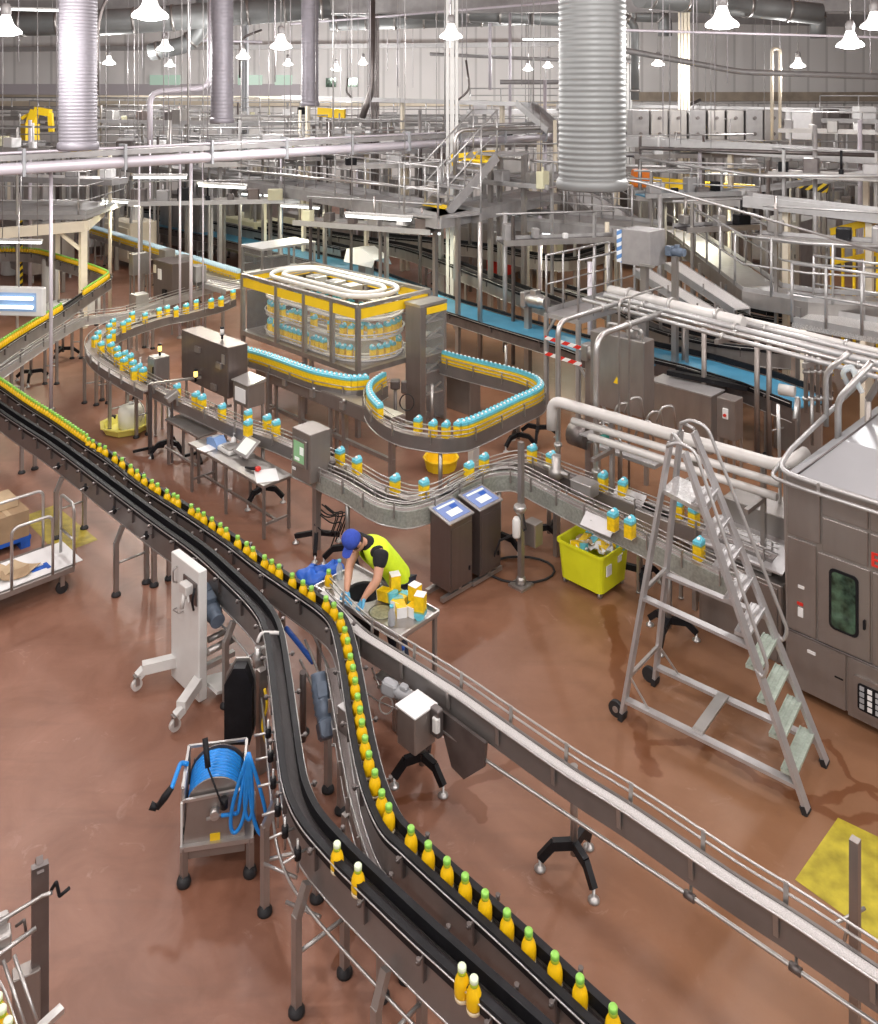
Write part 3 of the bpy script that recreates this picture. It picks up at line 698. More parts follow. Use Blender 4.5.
for x, y in [(437,727),(690,896),(796,968)]:
    r_ = G(x-27, y-20 if False else y, .72); (p, t), = walk(rodp, at=[arc([down(q,.72) for q in rodp], G(x,y,.72))]); (q, t2), = walk(lane2, at=[arc(lane2, p)])
    b = MB(); b.tube([q-UP*.15, V((q.x,q.y,.72)), p], .011, 6); br = part('rod_bracket', b, 'steel', c2); b = MB(); b.tube([p-t*.035, p+t*.035], .026, 10); part('clamp', b, 'steel_dark', br)
b = MB(); (p, t), = walk(lane2, at=[arc(lane2, G(478,700,1.0))]); b.prism([(-.24,-.02),(.26,-.02),(.24,-.22),(.02,-.44),(-.12,-.42),(-.22,-.2)], .03, p+V((t.y,-t.x,0))*.09-UP*.1, (t, V((t.y,-t.x,0)), UP)); part('hanging_guard', b, 'steel_dark', c2)
for x, y, L in [(575,775,.5),(852,958,.5)]:
    pass
tripod('tripod_stand', 'black three-armed stand under the pale chain conveyor, near the centre of the lower right', G(574,872), .82, rz=.96, spread=.26)
b = MB(); p = G(855,1042); b.bar(p, p+UP*1.28, .055); po = thing('steel_post', 'dark steel post standing at the lower right corner beside the conveyor', 'post', p); part('post', b, 'steel_warm', po)
b = MB(); a = p+UP*.75; b.tube([a-V((.12,0,0)), a+V((.1,.08,.02))], .012, 6); b.tube([a-V((.10,0,.25)), a+V((.06,.08,.2))], .012, 6); part('clamp_rod', b, 'steel_light', po)
# switch box on black tripod
sb = tripod('sensor_box_stand', 'steel box with white lid on a black three-armed stand under the pale conveyor', G(422,780), .75, rz=-.75, spread=.25)
b = MB(); c = G(415,757,.62); b.cbox(c+E2*0, .22, .24, .30, .01); bx = part('box', b, 'steel_warm', sb); b = MB(); b.cbox(c+UP*.302+E1*.008-E2*.008, .24, .26, .012); part('lid', b, 'paper', bx)
b = MB(); c = G(438,740,.72); b.cbox(c, .10, .07, .22, .01); part('switch', b, 'steel_dark', sb); b = MB(); b.cbox(c+E1*.005+E2*.02+UP*.05-E2*.04, .06, .05, .12, .01); part('switch_cover', b, 'white', sb)
motor(sb, G(395,690,.85), V((.5,-.2,-.1)), .22, .055, 'grey', 'sensor_motor')
b = MB(); cc = G(386,705,.6); b.tube([cc+V((math.cos(a)*.06,0,math.sin(a)*.08)) for a in [i*PI/8 for i in range(16)]], .007, 6, True); part('coiled_wire', b, 'white_pipe', sb)
b = MB(); b.tube(round_path([G(372,668,.7), G(380,690,.6), G(400,700,.55), G(412,722,.6)], .1), .008, 6); b.tube(round_path([G(362,650,.7), G(352,680,.5), G(375,700,.6), G(404,712,.7)], .1), .007, 6); part('cable', b, 'steel_light', sb)

# ------------------------------------------------------------------ white lifting stand on castors
C0 = G(199,703,.03); ws = thing('mobile_stand', 'white upright mobile stand on castors left of the bottle lanes', 'stand', down(C0,0))
b = MB(); b.cbox(C0, .56, .09, 1.27, .008); part('column', b, 'white', ws)
b = MB(); b.cbox(C0 - E1*.03 - E2*.012 + UP*.93, .26, .012, .22); hd = part('bracket_plate', b, 'steel_dark', ws)
b = MB(); a = C0 - E1*.16 - E2*.05 + UP*1.08; b.box(a, (.14,.09,.09), (E1,E2,UP), .01); b.tube([a+E1*.02-E2*.03-UP*.04, a+E1*.02-E2*.06-UP*.17], .022, 8); b.tube([a+E1*.0, a+E1*.09-E2*.02-UP*.1], .014, 8); part('clamp_handle', b, 'white_pipe', hd)
b = MB(); b.tube(round_path([C0-E1*.03-E2*.03+UP*1.12, C0-E1*.03-E2*.06+UP*1.0, C0-E1*.05-E2*.03+UP*.9], .04), .012, 8); part('hook', b, 'black', hd)
b = MB(); q = C0-E1*.43-E2*.005+UP*.75; b.tube(round_path([q+UP*.42, q-E2*.04+UP*.4, q-E2*.04+UP*.28, q+UP*.26], .03), .008, 6); b.tube(round_path([q, q-E2*.045, q-E2*.045+UP*.02+E1*.13, q+E1*.13+UP*.02], .02), .007, 6); part('grab_handle', b, 'steel', ws)
for L_, lab in ((-.16,0),(.62,1)):
    s0 = C0 - E1*(.10 if lab == 0 else .46) + UP*.16; tip = C0 - E1*L_ + UP*.16 - E2*.28
    b = MB(); b.bar(s0+E2*.1+UP*.02, tip+UP*.02, .09, .1); b.bar(tip+UP*.0+E2*.02, tip-E2*.05-UP*.04, .07, .07); ar = part('base_arm', b, 'white', ws)
    b = MB(); w = tip - E2*.06 + UP*(-.115); b.tube([w-E1*.018, w+E1*.018], .055, 18); wh = part('castor_wheel', b, 'rubber' if False else 'white_pipe', ar)
    b = MB(); b.bar(w-E1*.028+UP*.08, w-E1*.028, .04, .006, up=E1); b.bar(w+E1*.028+UP*.08, w+E1*.028, .04, .006, up=E1); b.bar(w+UP*.085-E1*.035, w+UP*.085+E1*.035, .05, .012); part('castor_fork', b, 'steel', ar)
b = MB(); b.bar(C0+E2*.12+E1*-.02+UP*.10, C0+E2*.36-E1*.02+UP*.04, .30, .03); part('rear_plate', b, 'white', ws)
for z in (.28,.42):
    b = MB(); a = C0+E2*.1-E1*.05+UP*z; b.bar(a, a+E2*.32, .05); part('cross_tube', b, 'steel_light', ws)

# ------------------------------------------------------------------ hose reel
Rp = G(216,868); hr = thing('hose_reel', 'blue washdown hose reel on a low steel stand at the lower left', 'hose reel', Rp)
ax = V((-.28,-.96,0)).normalized(); side = V((ax.y*-1, ax.x, 0)) * -1; side = V((.96,-.28,0)).normalized()
side, ax = V((.985,.17,0)), V((.17,-.985,0))
cz = .52; ctr = Rp + UP*cz + V((-.02,.12,0))
b = MB(); b.tube([ctr+ax*.17, ctr-ax*.17], .10, 24); part('drum', b, 'steel_dark', hr)
for k, s in enumerate((.17,-.17)):
    b = MB(); b.tube([ctr+ax*s, ctr+ax*(s+.012)], .225, 32); part('drum_flange', b, 'steel_warm' if k == 0 else 'steel_dark', hr)
b = MB(); pts = []
for layer in range(3):
    R_ = .13+layer*.036; turns = 9
    for i in range(turns*20):
        a = 2*PI*i/20; u = i/(turns*20); u = u if layer % 2 == 0 else 1-u
        pts.append(ctr + ax*(.15-.30*u) + (side*math.cos(a)+UP*math.sin(a))*R_)
b.tube(pts, .0175, 6); part('coiled_hose', b, 'hose', hr)
b = MB()
plate = [(-.24,-.30),(.20,-.30),(.22,.24),(-.22,.20)]
b.prism([(-.25,-.34),(.22,-.34),(.22,.10),(-.20,.10)], .015, ctr+ax*.20, (side, ax, UP)); fr = part('front_plate', b, 'steel_warm', hr)
b = MB(); b.prism([(-.25,-.34),(.22,-.34),(.22,.10),(-.20,.10)], .015, ctr-ax*.22, (side, ax, UP)); part('rear_plate', b, 'steel_dark', hr)
b = MB()
for s in (.205,-.215):
    for q in (-.24,.215): b.bar(ctr+ax*s+side*q-UP*.1, ctr+ax*s+side*q+UP*.20, .02)
b.bar(ctr+ax*.205-side*.24+UP*.20, ctr-ax*.215-side*.24+UP*.20, .02); b.bar(ctr+ax*.205+side*.215+UP*.20, ctr-ax*.215+side*.215+UP*.20, .02); b.bar(ctr-ax*.215-side*.24+UP*.20, ctr-ax*.215+side*.215+UP*.20, .02); b.bar(ctr+ax*.21-side*.24+UP*.10, ctr+ax*.21+side*.215+UP*.13, .02)
part('guide_frame', b, 'steel_light', hr)
b = MB(); b.box(ctr+ax*.219-UP*.20-side*.0, (.075,.006,.06), (side, ax, UP)); part('yellow_sticker', b, 'yellow', fr)
b = MB(); b.tube([ctr+ax*.21, ctr+ax*.27], .035, 12); b.tube([ctr+ax*.26-side*.06-UP*.02, ctr+ax*.26+side*.06], .012, 8); part('swivel', b, 'steel_light', hr)
b = MB(); tr = MB(); p0 = Rp; 
for i in (-1,1):
    for j in (-1,1):
        q = Rp + side*(.245*i) + ax*(.20*j) + V((0,.10,0)); b = MB(); b.bar(q+UP*.29, q+UP*.05, .045); lg = part('leg', b, 'steel', hr); b = MB(); b.lathe([(.05,0),(.055,.02),(.045,.055),(.02,.07)], q, 16); part('foot', b, 'rubber', lg)
b = MB(); b.box(Rp+V((0,.10,.28)), (.54,.45,.035), (side, ax, UP)); part('shelf', b, 'steel_light', hr)
b = MB(); b.box(Rp+V((0,.10,.45))-side*.262, (.014,.42,.34), (side, ax, UP)); part('side_plate', b, 'white', hr)
b = MB(); g0 = ctr-side*.22+UP*.22; g1 = G(172,787,.75); g2 = G(157,808,.62); b.tube(round_path([g0, g0-side*.06+UP*.02, g1, g1.lerp(g2,.1)], .05), .017, 8); part('hose_end', b, 'hose', hr)
b = MB(); b.tube([g1, g1.lerp(g2,.5), g2], [.022,.028,.02], 10); b.tube([g2, g2+V((-.05,0,.02))], [.022,.03], 10); part('spray_gun', b, 'black', hr)
b = MB(); t0 = ctr+ax*.27+side*.05; hp = G(246,760,.95)
lp = [t0, t0+side*.12+UP*.0, V((hp.x-.06,t0.y,.55)), V((hp.x,t0.y,.95))]
b.tube(round_path(lp, .1), .014, 8)
for dx, zb, w in ((-.09,.40,.05),(.09,.38,.05),(.0,.50,.03)):
    k = V((hp.x+.02, t0.y, 1.0)); b.tube([k + V((dx*1.2*math.sin(PI*u)+w*math.sin(2*PI*u), -.01, -(1.0-zb)*math.sin(PI*u))) for u in [i/28 for i in range(29)]], .0145, 7)
part('hanging_loops', b, 'hose', hr)
b = MB(); b.tube([G(205,738,.95), G(208,768,.80)], .022, 8); b.tube([G(208,768,.80), ctr+ax*.3+UP*.1+side*.06], .008, 6); b.lathe([(.03,-.03),(.03,.04)], ctr+ax*.26+UP*.08+side*.07, 10); part('lance', b, 'black', hr)

# ------------------------------------------------------------------ steel platform trolley on the left
R = G(74,566,.30); R0 = down(R, 0)
tr = thing('platform_trolley', 'steel platform trolley with tube hoops holding flattened cardboard at the left edge', 'trolley', R0)
b = MB(); b.box(R - E1*.36 - E2*.62 - UP*.03, (.74,1.26,.07), (E1,E2,UP), .008); part('deck', b, 'steel_warm', tr)
def hoop(a, d, w, h, mid=True, name='tube_hoop'):
    b = MB(); pts = [a, a+UP*h, a+UP*h+d*w, a+d*w]; b.tube(round_path(pts, .09), .018, 8)
    if mid: b.tube([a+UP*h*.42, a+UP*h*.42+d*w], .014, 8)
    part(name, b, 'steel_light', tr)
hoop(R-E1*.0, -E1, .40, .74); hoop(R-E2*.25, -E2, .46, .70, False); hoop(R-E1*.70-E2*.10, -E2, .62, .72, False)
for i in (.06,.66):
    for j in (.12,1.12):
        q = R0 - E1*i - E2*j; b = MB(); b.tube([q+UP*.07-E1*.02, q+UP*.07+E1*.02], .07, 16); w_ = part('castor_wheel', b, 'rubber', tr); b = MB(); b.bar(q+UP*.23, q+UP*.09, .05); part('castor_fork', b, 'steel', w_)
def sheet(name, cx, cy, L, W, ang, z, m, label, cat, bend=0.0):
    d = V((math.cos(ang), math.sin(ang), 0)); n = V((-d.y, d.x, 0)); c = V((cx, cy, z)); b = MB(); nx = 6; vs = []
    for lay in (0,.006):
        for i in range(nx+1):
            for j in (-.5,.5):
                u = i/nx-.5; vs.append(c + d*L*u + n*W*j + UP*(lay + bend*(u*u*4)))
    fs = []
    m2 = (nx+1)*2
    for i in range(nx):
        a = i*2; fs += [(a,a+2,a+3,a+1),(m2+a,m2+a+1,m2+a+3,m2+a+2),(a,m2+a,m2+a+2,a+2),(a+1,a+3,m2+a+3,m2+a+1)]
    fs += [(0,1,m2+1,m2),(nx*2,m2+nx*2,m2+nx*2+1,nx*2+1)]
    b.add(vs, fs); return single(name, b, m, label, cat)
dc = R - E1*.36 - E2*.62 + UP*.012
sheet('paper_sheet', dc.x+.13, dc.y+.1, .62, 1.15, RZ, dc.z, 'paper', 'white printed sheet lining the deck of the steel trolley', 'sheet')
for i, (du, dv, L, W, a, m, lab) in enumerate([(.02,.08,.36,.24,-.2,'card_pale','flattened cardboard on the trolley, farthest back with ragged edge'),(.12,-.02,.30,.22,.5,'card','flattened cardboard sheet tilted in the middle of the trolley'),(-.02,-.2,.30,.26,1.1,'card_pale','flattened cardboard piece at the near end of the trolley')]):
    p = dc + E1*du*1.0 + E2*(dv+.05); sheet('cardboard_sheet', p.x, p.y, L, W, a, dc.z+.008+i*.012, m, lab, 'cardboard', .03)
p = dc + E2*.3 + E1*.16; b = MB(); b.box(p+UP*.012, (.07,.20,.01), (E1,E2,UP)); b.box(p+UP*.012+E2*.08, (.14,.04,.012), (E1,E2,UP)); single('blue_strap', b, 'blue_plastic', 'blue strip lying on the white sheet of the trolley', 'strap')
# boxes on a pallet behind the trolley
bc = G(31,546,0) - E2*.95
pl = thing('plastic_pallet', 'blue pallet under the cardboard boxes at the left edge', 'pallet', bc); b = MB(); b.cbox(bc+UP*.1, .72, .95, .05); part('pallet_deck', b, 'blue_plastic', pl)
for k in range(3): b = MB(); b.cbox(bc+E2*k*.41, .72, .12, .1); part('pallet_runner', b, 'blue_plastic', pl)
def boxthing(corner, L, W, H, label, m='card'):
    t = thing('cardboard_box', label, 'box', corner); b = MB(); b.cbox(corner, L, W, H, .006); part('box_body', b, m, t)
    b = MB(); b.cbox(corner+UP*(H+.001)-E1*0+E2*(W/2-.03), L, .06, .003); part('tape', b, 'card_pale', t)
boxthing(bc+UP*.15+E2*.43, .62, .5, .34, 'large cardboard box at the right end of the blue pallet'); boxthing(bc+UP*.15-E1*.02+E2*.02, .6, .38, .30, 'smaller cardboard box left of the large one on the blue pallet','card_pale')
boxthing(bc+UP*.495-E1*.2+E2*.5, .38, .36, .10, 'shallow cardboard tray on top of the large box','card_pale')

# ------------------------------------------------------------------ machine fragment at the lower left
lm = thing('crank_frame', 'steel upright with crank handles at the lower left corner', 'machine', G(35,1040))
u = V((.5,-.86,0)); n_ = V((.86,.5,0)); pb = G(40,1030,.05)
b = MB(); c = down(pb,0)
b.bar(c+UP*.0, c+UP*1.10, .045, .10, up=n_); b.bar(c+UP*.98-u*.1, c+UP*1.1+u*0, .04, .09); part('upright', b, 'steel_dark', lm)
b = MB(); b.box(c+UP*.25-n_*.08, (.16,.10,.46), (n_,u,UP), .01); part('side_plate', b, 'steel_warm', lm)
b = MB(); a = G(42,896,1.0); b.tube([G(-30,940,1.0), a, a+V((.06,.0,.02))], .012, 6); b.tube([G(-30,975,.85), G(36,928,.88)], .014, 6); part('crank_shaft', b, 'steel_light', lm)
b = MB(); a2 = a+V((.05,.02,.02)); b.tube(round_path([a2, a2+V((.03,0,.05)), a2+V((.05,0,-.04)), a2+V((.11,0,.01))], .01), .011, 8); part('crank_handle', b, 'black', lm)
b = MB(); a3 = G(16,926,.9); b.tube(round_path([a3, a3+V((.03,0,.02)), a3+V((.05,0,.04)), a3+V((.06,0,-.03))], .01), .009, 8); part('small_crank', b, 'steel_dark', lm)
b = MB(); b.tube([G(14,955,.85), G(40,1030,.6)], .011, 6); b.tube([G(3,960,.85), G(28,1035,.6)], .011, 6); b.bar(G(38,1030,.65), G(62,1008,.65), .05, .03); part('guide_rail', b, 'steel_light', lm)
b = MB(); b.box(G(2,945,.85), (.10,.10,.16), (n_,u,UP), .01); b.box(G(-2,920,.95), (.12,.05,.05), (n_,u,UP), .01); part('clamp_block', b, 'steel', lm)
ln = smooth([G(-40,985,.8), G(-14,1010,.8), G(-2,1042,.8), G(10,1080,.8)], 3)
conveyor('small bottle track at the very lower left corner', ln, w=.09, guides='rail', gh=.1, sh=.14, bracket=.5, belt='chain')
for x, y in [(1,994),(5,1006),(11,1018)]:
    p = G(x-3,y,.99); p.z=.802; BP.place(p, 0, 'pale-capped bottle in the corner track at the lower left', 'pale-capped bottles at the lower left corner')

# ------------------------------------------------------------------ warehouse ladder
P1, P2, P3, P4 = G(622,719), G(655,684), G(807,813), G(826,765)
T1, T2, T3, T4 = V((2.20,8.22,2.68)), V((2.37,8.48,2.68)), V((2.25,7.92,2.70)), V((2.43,8.25,2.76))
lad = thing('platform_ladder', 'tall aluminium platform ladder with green-edged treads beside the yellow bin', 'ladder', (P1+P4)/2)
wd = (P2-P1).normalized()
for a, t_ in ((P1,T1),(P2,T2),(P3,T3),(P4,T4)):
    b = MB(); b.bar(a+UP*.02, t_, .032, .085, up=wd); s_ = part('stile', b, 'alu', lad)
    b = MB(); b.bar(a, a+(t_-a).normalized()*.07, .045, .10, up=wd); part('rubber_foot', b, 'rubber', s_)
def at_z(a, t_, z): return a.lerp(t_, (z-a.z)/(t_.z-a.z))
M['tread'] = mat('green_grey_tread', (.42,.49,.43), .55, .2, .12, 40)
for k in range(9):
    z = .25*(k+1); a, c = at_z(P3,T3,z), at_z(P4,T4,z); d = (c-a).normalized(); back = (P1-P3).normalized()
    b = MB(); m_ = (a+c)/2 + back*.05
    b.box(m_, ((c-a).length, .13, .028), (d, UP.cross(d), UP)); 
    for q in (-.06,-.02,.02,.06): b.box(m_+UP*.016+UP.cross(d)*q, ((c-a).length, .012, .008), (d, UP.cross(d), UP))
    part('tread', b, 'tread' if k < 4 else 'alu', lad)
z = 2.22; a, c, e, f = at_z(P1,T1,z), at_z(P2,T2,z), at_z(P3,T3,z), at_z(P4,T4,z)
b = MB(); b.add([a,c,f,e,a-UP*.04,c-UP*.04,f-UP*.04,e-UP*.04], [(0,1,2,3),(7,6,5,4),(0,4,5,1),(1,5,6,2),(2,6,7,3),(3,7,4,0)]); pf = part('platform', b, mat('checker_plate', (.66,.66,.66), .35, .7, .15, 30, .6, 45), lad)
for A, B in ((P1,P3),(P2,P4)):
    S, U = (T1,T3) if A is P1 else (T2,T4)
    b = MB(); b.bar(at_z(A,S,.19), at_z(B,U,.19), .03, .075, up=wd); part('base_rail', b, 'alu', lad)
    b = MB(); b.bar(at_z(A,S,1.18), at_z(B,U,1.18), .028, .07, up=wd); part('middle_rail', b, 'alu', lad)
m0 = at_z(P1,T1,.19).lerp(at_z(P3,T3,.19), .45); m1 = at_z(P2,T2,.19).lerp(at_z(P4,T4,.19), .45)
b = MB(); b.bar(m0+UP*.03, m1+UP*.03, .10, .025); part('cross_tread', b, 'steel_light', lad)
b = MB(); b.bar(at_z(P1,T1,.42), at_z(P2,T2,.42), .03); part('rear_brace', b, 'steel_light', lad)
for A,S in ((P1,T1),(P2,T2)): b = MB(); b.bar(at_z(A,S,.42), at_z(A,S,.19)+(P3-P1).normalized()*.25, .015); part('corner_strut', b, 'steel_light', lad)
b = MB(); b.bar(at_z(P1,T1,1.25), at_z(P2,T2,1.25), .03); part('rear_brace', b, 'steel_light', lad)
out = (P3-P1).normalized()
for A, S, w in ((P3,T3,-.03),(P4,T4,.05)):
    top = S + UP*.02; lo = at_z(A,S,1.05); o = out*.11 + UP*.04
    b = MB(); b.tube(round_path([top-out*.16+wd*w, top+UP*.07-out*.06+wd*w, top+o+wd*w, lo+o+wd*w, lo+o*.6-UP*.10+wd*w, lo-UP*.02+wd*w], .09), .017, 8); part('handrail', b, 'rail', lad)
b = MB(); b.tube(round_path([T1, T1+UP*.09+out*.02, T3+UP*.05+out*.0], .08), .017, 8); b.tube(round_path([T2, T2+UP*.09, T4+UP*.03], .08), .017, 8); b.tube([T1+UP*.0, T2+UP*.0], .016, 8); part('guard_hoop', b, 'rail', lad)
for p_ in (P1,):
    b = MB(); w = p_ - out*.06 + UP*.075; b.tube([w-wd*.02, w+wd*.02], .075, 20); cw = part('castor_wheel', b, 'rubber', lad); b = MB(); b.tube([w-wd*.024, w+wd*.024], .03, 12); part('hub', b, 'steel', cw)
b = MB(); w = P2 - out*.06 + UP*.075; b.tube([w-wd*.02, w+wd*.02], .075, 20); part('castor_wheel', b, 'rubber', lad)

# ------------------------------------------------------------------ filling machine at the right edge
K = G(786,691); FL, FW, FH = 3.4, 2.6, 2.16
fmx = thing('filling_machine', 'large stainless filling machine cabinet with sloping hood at the right edge', 'machine', K)
def fx(u, z, d=0): return K + E1*u - E2*d + UP*z      # point on the face: u along, z up, d out of the face
b = MB(); b.box(fx(FL/2, FH/2+.06) + E2*FW/2, (FL, FW, FH-.08), (E1,E2,UP)); part('housing', b, 'steel', fmx)
b = MB(); hz = FH+.02
r0 = [fx(0,hz), fx(FL,hz), fx(FL,hz)+E2*FW, fx(0,hz)+E2*FW]; r1 = [fx(.42,hz+.34)+E2*.38, fx(FL,hz+.34)+E2*.38, fx(FL,hz+.34)+E2*(FW-.4), fx(.42,hz+.34)+E2*(FW-.4)]
b.add(r0+r1, [(0,1,5,4),(1,2,6,5),(2,3,7,6),(3,0,4,7),(4,5,6,7),(3,2,1,0)]); hood = part('hood', b, mat('satin_hood', (.40,.41,.43), .42, .5, .05, 2), fmx)
b = MB()
for u in (.42, 1.15, 1.9):
    b.tube([fx(u-.0 if u>.5 else .1,hz+.01), fx(u,hz+.345)+E2*.38, fx(u,hz+.345)+E2*(FW-.4)], .010, 5)
part('hood_seam', b, 'steel_dark', hood)
b = MB(); b.tube(round_path([fx(-.10,hz+.40)+E2*2.9, fx(-.08,hz+.12)+E2*.25, fx(-.06,hz+.03,.04), fx(.25,hz+.02,.06), fx(FL,hz+.02,.06)], .14), .026, 10); b.tube(round_path([fx(-.16,hz-.02)+E2*.25, fx(-.14,hz-.06,.05), fx(.2,hz-.06,.09), fx(FL,hz-.06,.09)], .1), .02, 10); part('hand_rail', b, 'rail', fmx)
for u in (.35,1.35):
    b = MB(); b.bar(fx(u,hz-.09,.07), fx(u,hz+.04,.07), .03); part('rail_clip', b, 'steel_light', fmx)
def panel(name, u0, u1, z0, z1, m='steel_warm', d=.02, bev=.006, label=None):
    b = MB(); b.box(fx((u0+u1)/2, (z0+z1)/2, d/2), (u1-u0, d, z1-z0), (E1,E2,UP), bev); return part(name, b, m, fmx, label=label)
panel('top_panel', .02,.34,1.60,2.07); panel('top_panel', .36,.78,1.90,2.07); panel('top_panel', .36,.78,1.55,1.87); panel('top_panel', .80,1.6,1.55,1.87); panel('top_panel',.80,1.6,1.90,2.07)
sp = panel('side_door', .02,.30,.66,1.57); dr = panel('access_door', .32,.80,.66,1.52); d2 = panel('access_door', .82,1.35,.66,1.52)
panel('lower_panel', .02,.58,.10,.63); lp_ = panel('lower_panel', .60,1.5,.08,.63); panel('door_trim',.0,1.6,.635,.655,'steel_dark',.03)
def rrect(u0,u1,z0,z1,r,n=4):
    out=[]
    for cu,cz,a0 in ((u1-r,z1-r,0),(u0+r,z1-r,90),(u0+r,z0+r,180),(u1-r,z0+r,270)):
        for i in range(n+1): a=math.radians(a0+90*i/n); out.append((cu+r*math.cos(a),cz+r*math.sin(a)))
    return out
def facepatch(name, u0,u1,z0,z1,r,d0,d1,m,par,label=None):
    b = MB(); b.prism(rrect(u0,u1,z0,z1,r), d1-d0, K-E2*d1, (E1,E2,UP)); return part(name,b,m,par,label=label)
ga = facepatch('window_gasket', .43,.70,.84,1.42,.05,.015,.030,'black',dr); facepatch('window_glass', .455,.675,.865,1.395,.04,.029,.034,'glass_dark',dr)
facepatch('door_handle', .745,.765,.96,1.05,.008,.02,.045,'black',dr)
facepatch('label_plate', .13,.19,1.10,1.13,.004,.02,.026,'paper',sp); facepatch('label_plate', .12,.18,.93,.96,.004,.02,.026,'red',sp); facepatch('switch_plate', .13,.18,.82,.91,.004,.02,.03,'paper',sp)
facepatch('label_plate', .22,.30,.50,.53,.004,.02,.026,'paper',lp_); facepatch('vent_slot', .48,.56,.38,.395,.004,.02,.024,'black',lp_)
cp = facepatch('control_panel', .66,1.12,.16,.50,.03,.02,.045,'steel_warm',lp_); facepatch('button_field', .70,1.08,.20,.45,.03,.044,.052,'black',lp_)
for i in range(5):
    for j in range(4): facepatch('button', .72+i*.07,.76+i*.07,.222+j*.056,.262+j*.056,.003,.05,.058,'paper' if i%2 else 'grey',lp_)
# red lettered sign, the part of it that the photo shows
b = MB()
for (u0,u1,z0,z1) in ((.815,.84,1.58,1.71),(.84,.91,1.69,1.71),(.84,.90,1.635,1.655),(.84,.91,1.58,1.60)): b.box(fx((u0+u1)/2,(z0+z1)/2,.024),(u1-u0,.008,z1-z0),(E1,E2,UP))
part('lettering', b, 'red', fmx, label='red letter E cut by the photo edge')
b = MB(); b.bar(fx(.01,.06,-.1), fx(.01,2.2,-.1)-E1*.05, .05); part('corner_post', b, 'steel_light', fmx)
b = MB(); b.tube([Q(868,470,9.3), Q(868,400,9.3)], .035, 8); b.bar(Q(868,400,9.3), Q(880,380,9.0), .05); part('upright_tube', b, 'steel_warm', fmx)
# stepped boxes beside the filler
c = G(788,668); cabinet('infeed_cabinet', 'low stainless cabinet with pale sloping top left of the filling machine', 'cabinet', c-E1*.06, .95, .6, .82, 'steel_warm', .1)
b = MB(); q = c - E1*.06; b.add([q+UP*.93,q-E1*.95+UP*.93,q-E1*.95+E2*.6+UP*1.05,q+E2*.6+UP*1.05,q+UP*.95,q-E1*.95+UP*.95,q-E1*.95+E2*.6+UP*1.08,q+E2*.6+UP*1.08],[(0,1,2,3),(4,5,6,7),(0,1,5,4),(1,2,6,5),(2,3,7,6),(3,0,4,7)]); single('sloping_cover', b, 'alu', 'pale sloping metal cover on the low cabinet beside the filling machine', 'cover')
cabinet('infeed_cabinet', 'taller stainless housing behind the sloping cover beside the filling machine', 'cabinet', G(786,610,.3), .75, .5, 1.0, 'steel', .3, seams=False)
M['steel_kiosk'] = mat('brown_tinted_steel', (.20,.165,.155), .38, .75, .06, 2, .02, 60, stretch=(6,6,.3))
# ------------------------------------------------------------------ carton tracks
HC = 1.24
def T(pts, h=HC, z=1.0, k=4): return smooth([down(G(x, y, h), z) for x, y in pts], k)
up_px = [(233,289),(221,294),(205,298),(186,303),(167,306),(148,311),(130,317),(115,323),(104,330),(101,337),(106,344),(118,351),(135,361),(155,372),(177,383),(202,394),(225,404),(248,413),(272,420),(300,431),(322,439),(340,447),(357,456),(376,467),(395,474),(410,478),(424,478),(440,475),(455,468),(469,461),(484,453),(500,448),(516,444),(532,444),(551,451),(577,461),(603,471),(648,488),(694,505),(735,520),(775,535)]
upper = T(up_px, z=1.0)
zz = upper[:4*14]
s_up = conveyor('S-shaped carton track with steel guide rods, the farther of the curved pair', upper, w=.13, belt='chain_grey', sh=.16, guides='rail', rails=2, gh=.11, goff=.025, side='steel_side', bracket=.8, legs=[arc(upper, G(x,y,1.0)) for x,y in [(120,330),(104,352),(137,380),(196,312)]], tri=[arc(upper, G(x,y,1.0)) for x,y in [(165,395),(260,435),(545,470),(640,505)]])
low_px = [(296,461),(312,468),(325,475),(347,485),(377,503),(395,508),(411,509),(438,500),(461,486),(484,477),(502,474),(518,475),(540,486),(581,507),(635,532),(684,556),(740,582)]
lower = smooth([G(x,y,1.0) for x,y in low_px], 4)
M['clear_green'] = mat('smoky_track_skirt', (.30,.32,.29), .3, .2, .2, 30)
conveyor('S-shaped carton track, the nearer of the curved pair, passing behind the worker', lower, w=.11, belt='chain_grey', sh=.19, guides='rail', rails=2, gh=.11, goff=.025, side='clear_green', bracket=.45, tri=[arc(lower, G(x,y,1.0)) for x,y in [(335,490),(500,476),(668,549)]])
grp = 'cartons on the far curved track'
for x, y in [(233,289),(221,296),(211,298),(196,299),(186,303),(176,306),(167,305),(159,307),(145,312)]:
    CT.place(down(G(x,y,HC),1.002), random.uniform(-.4,.4)+RZ, 'blue-topped orange juice carton on the straight far stretch of the S-shaped track', 'cartons on the far stretch of the track')
zz = [(132,311),(128,318),(123,321),(113,318),(109,323),(113,329),(109,334),(98,330),(95,335),(101,341),(111,342),(117,346),(118,352),(125,350),(130,353),(124,357),(133,360),(139,363),(134,366),(143,367)]
for x, y in zz: CT.place(down(G(x,y,HC),1.002), random.uniform(-.5,.5)+RZ, 'blue-topped juice carton crowded in the left bend of the carton track', 'cartons crowded in the left bend')
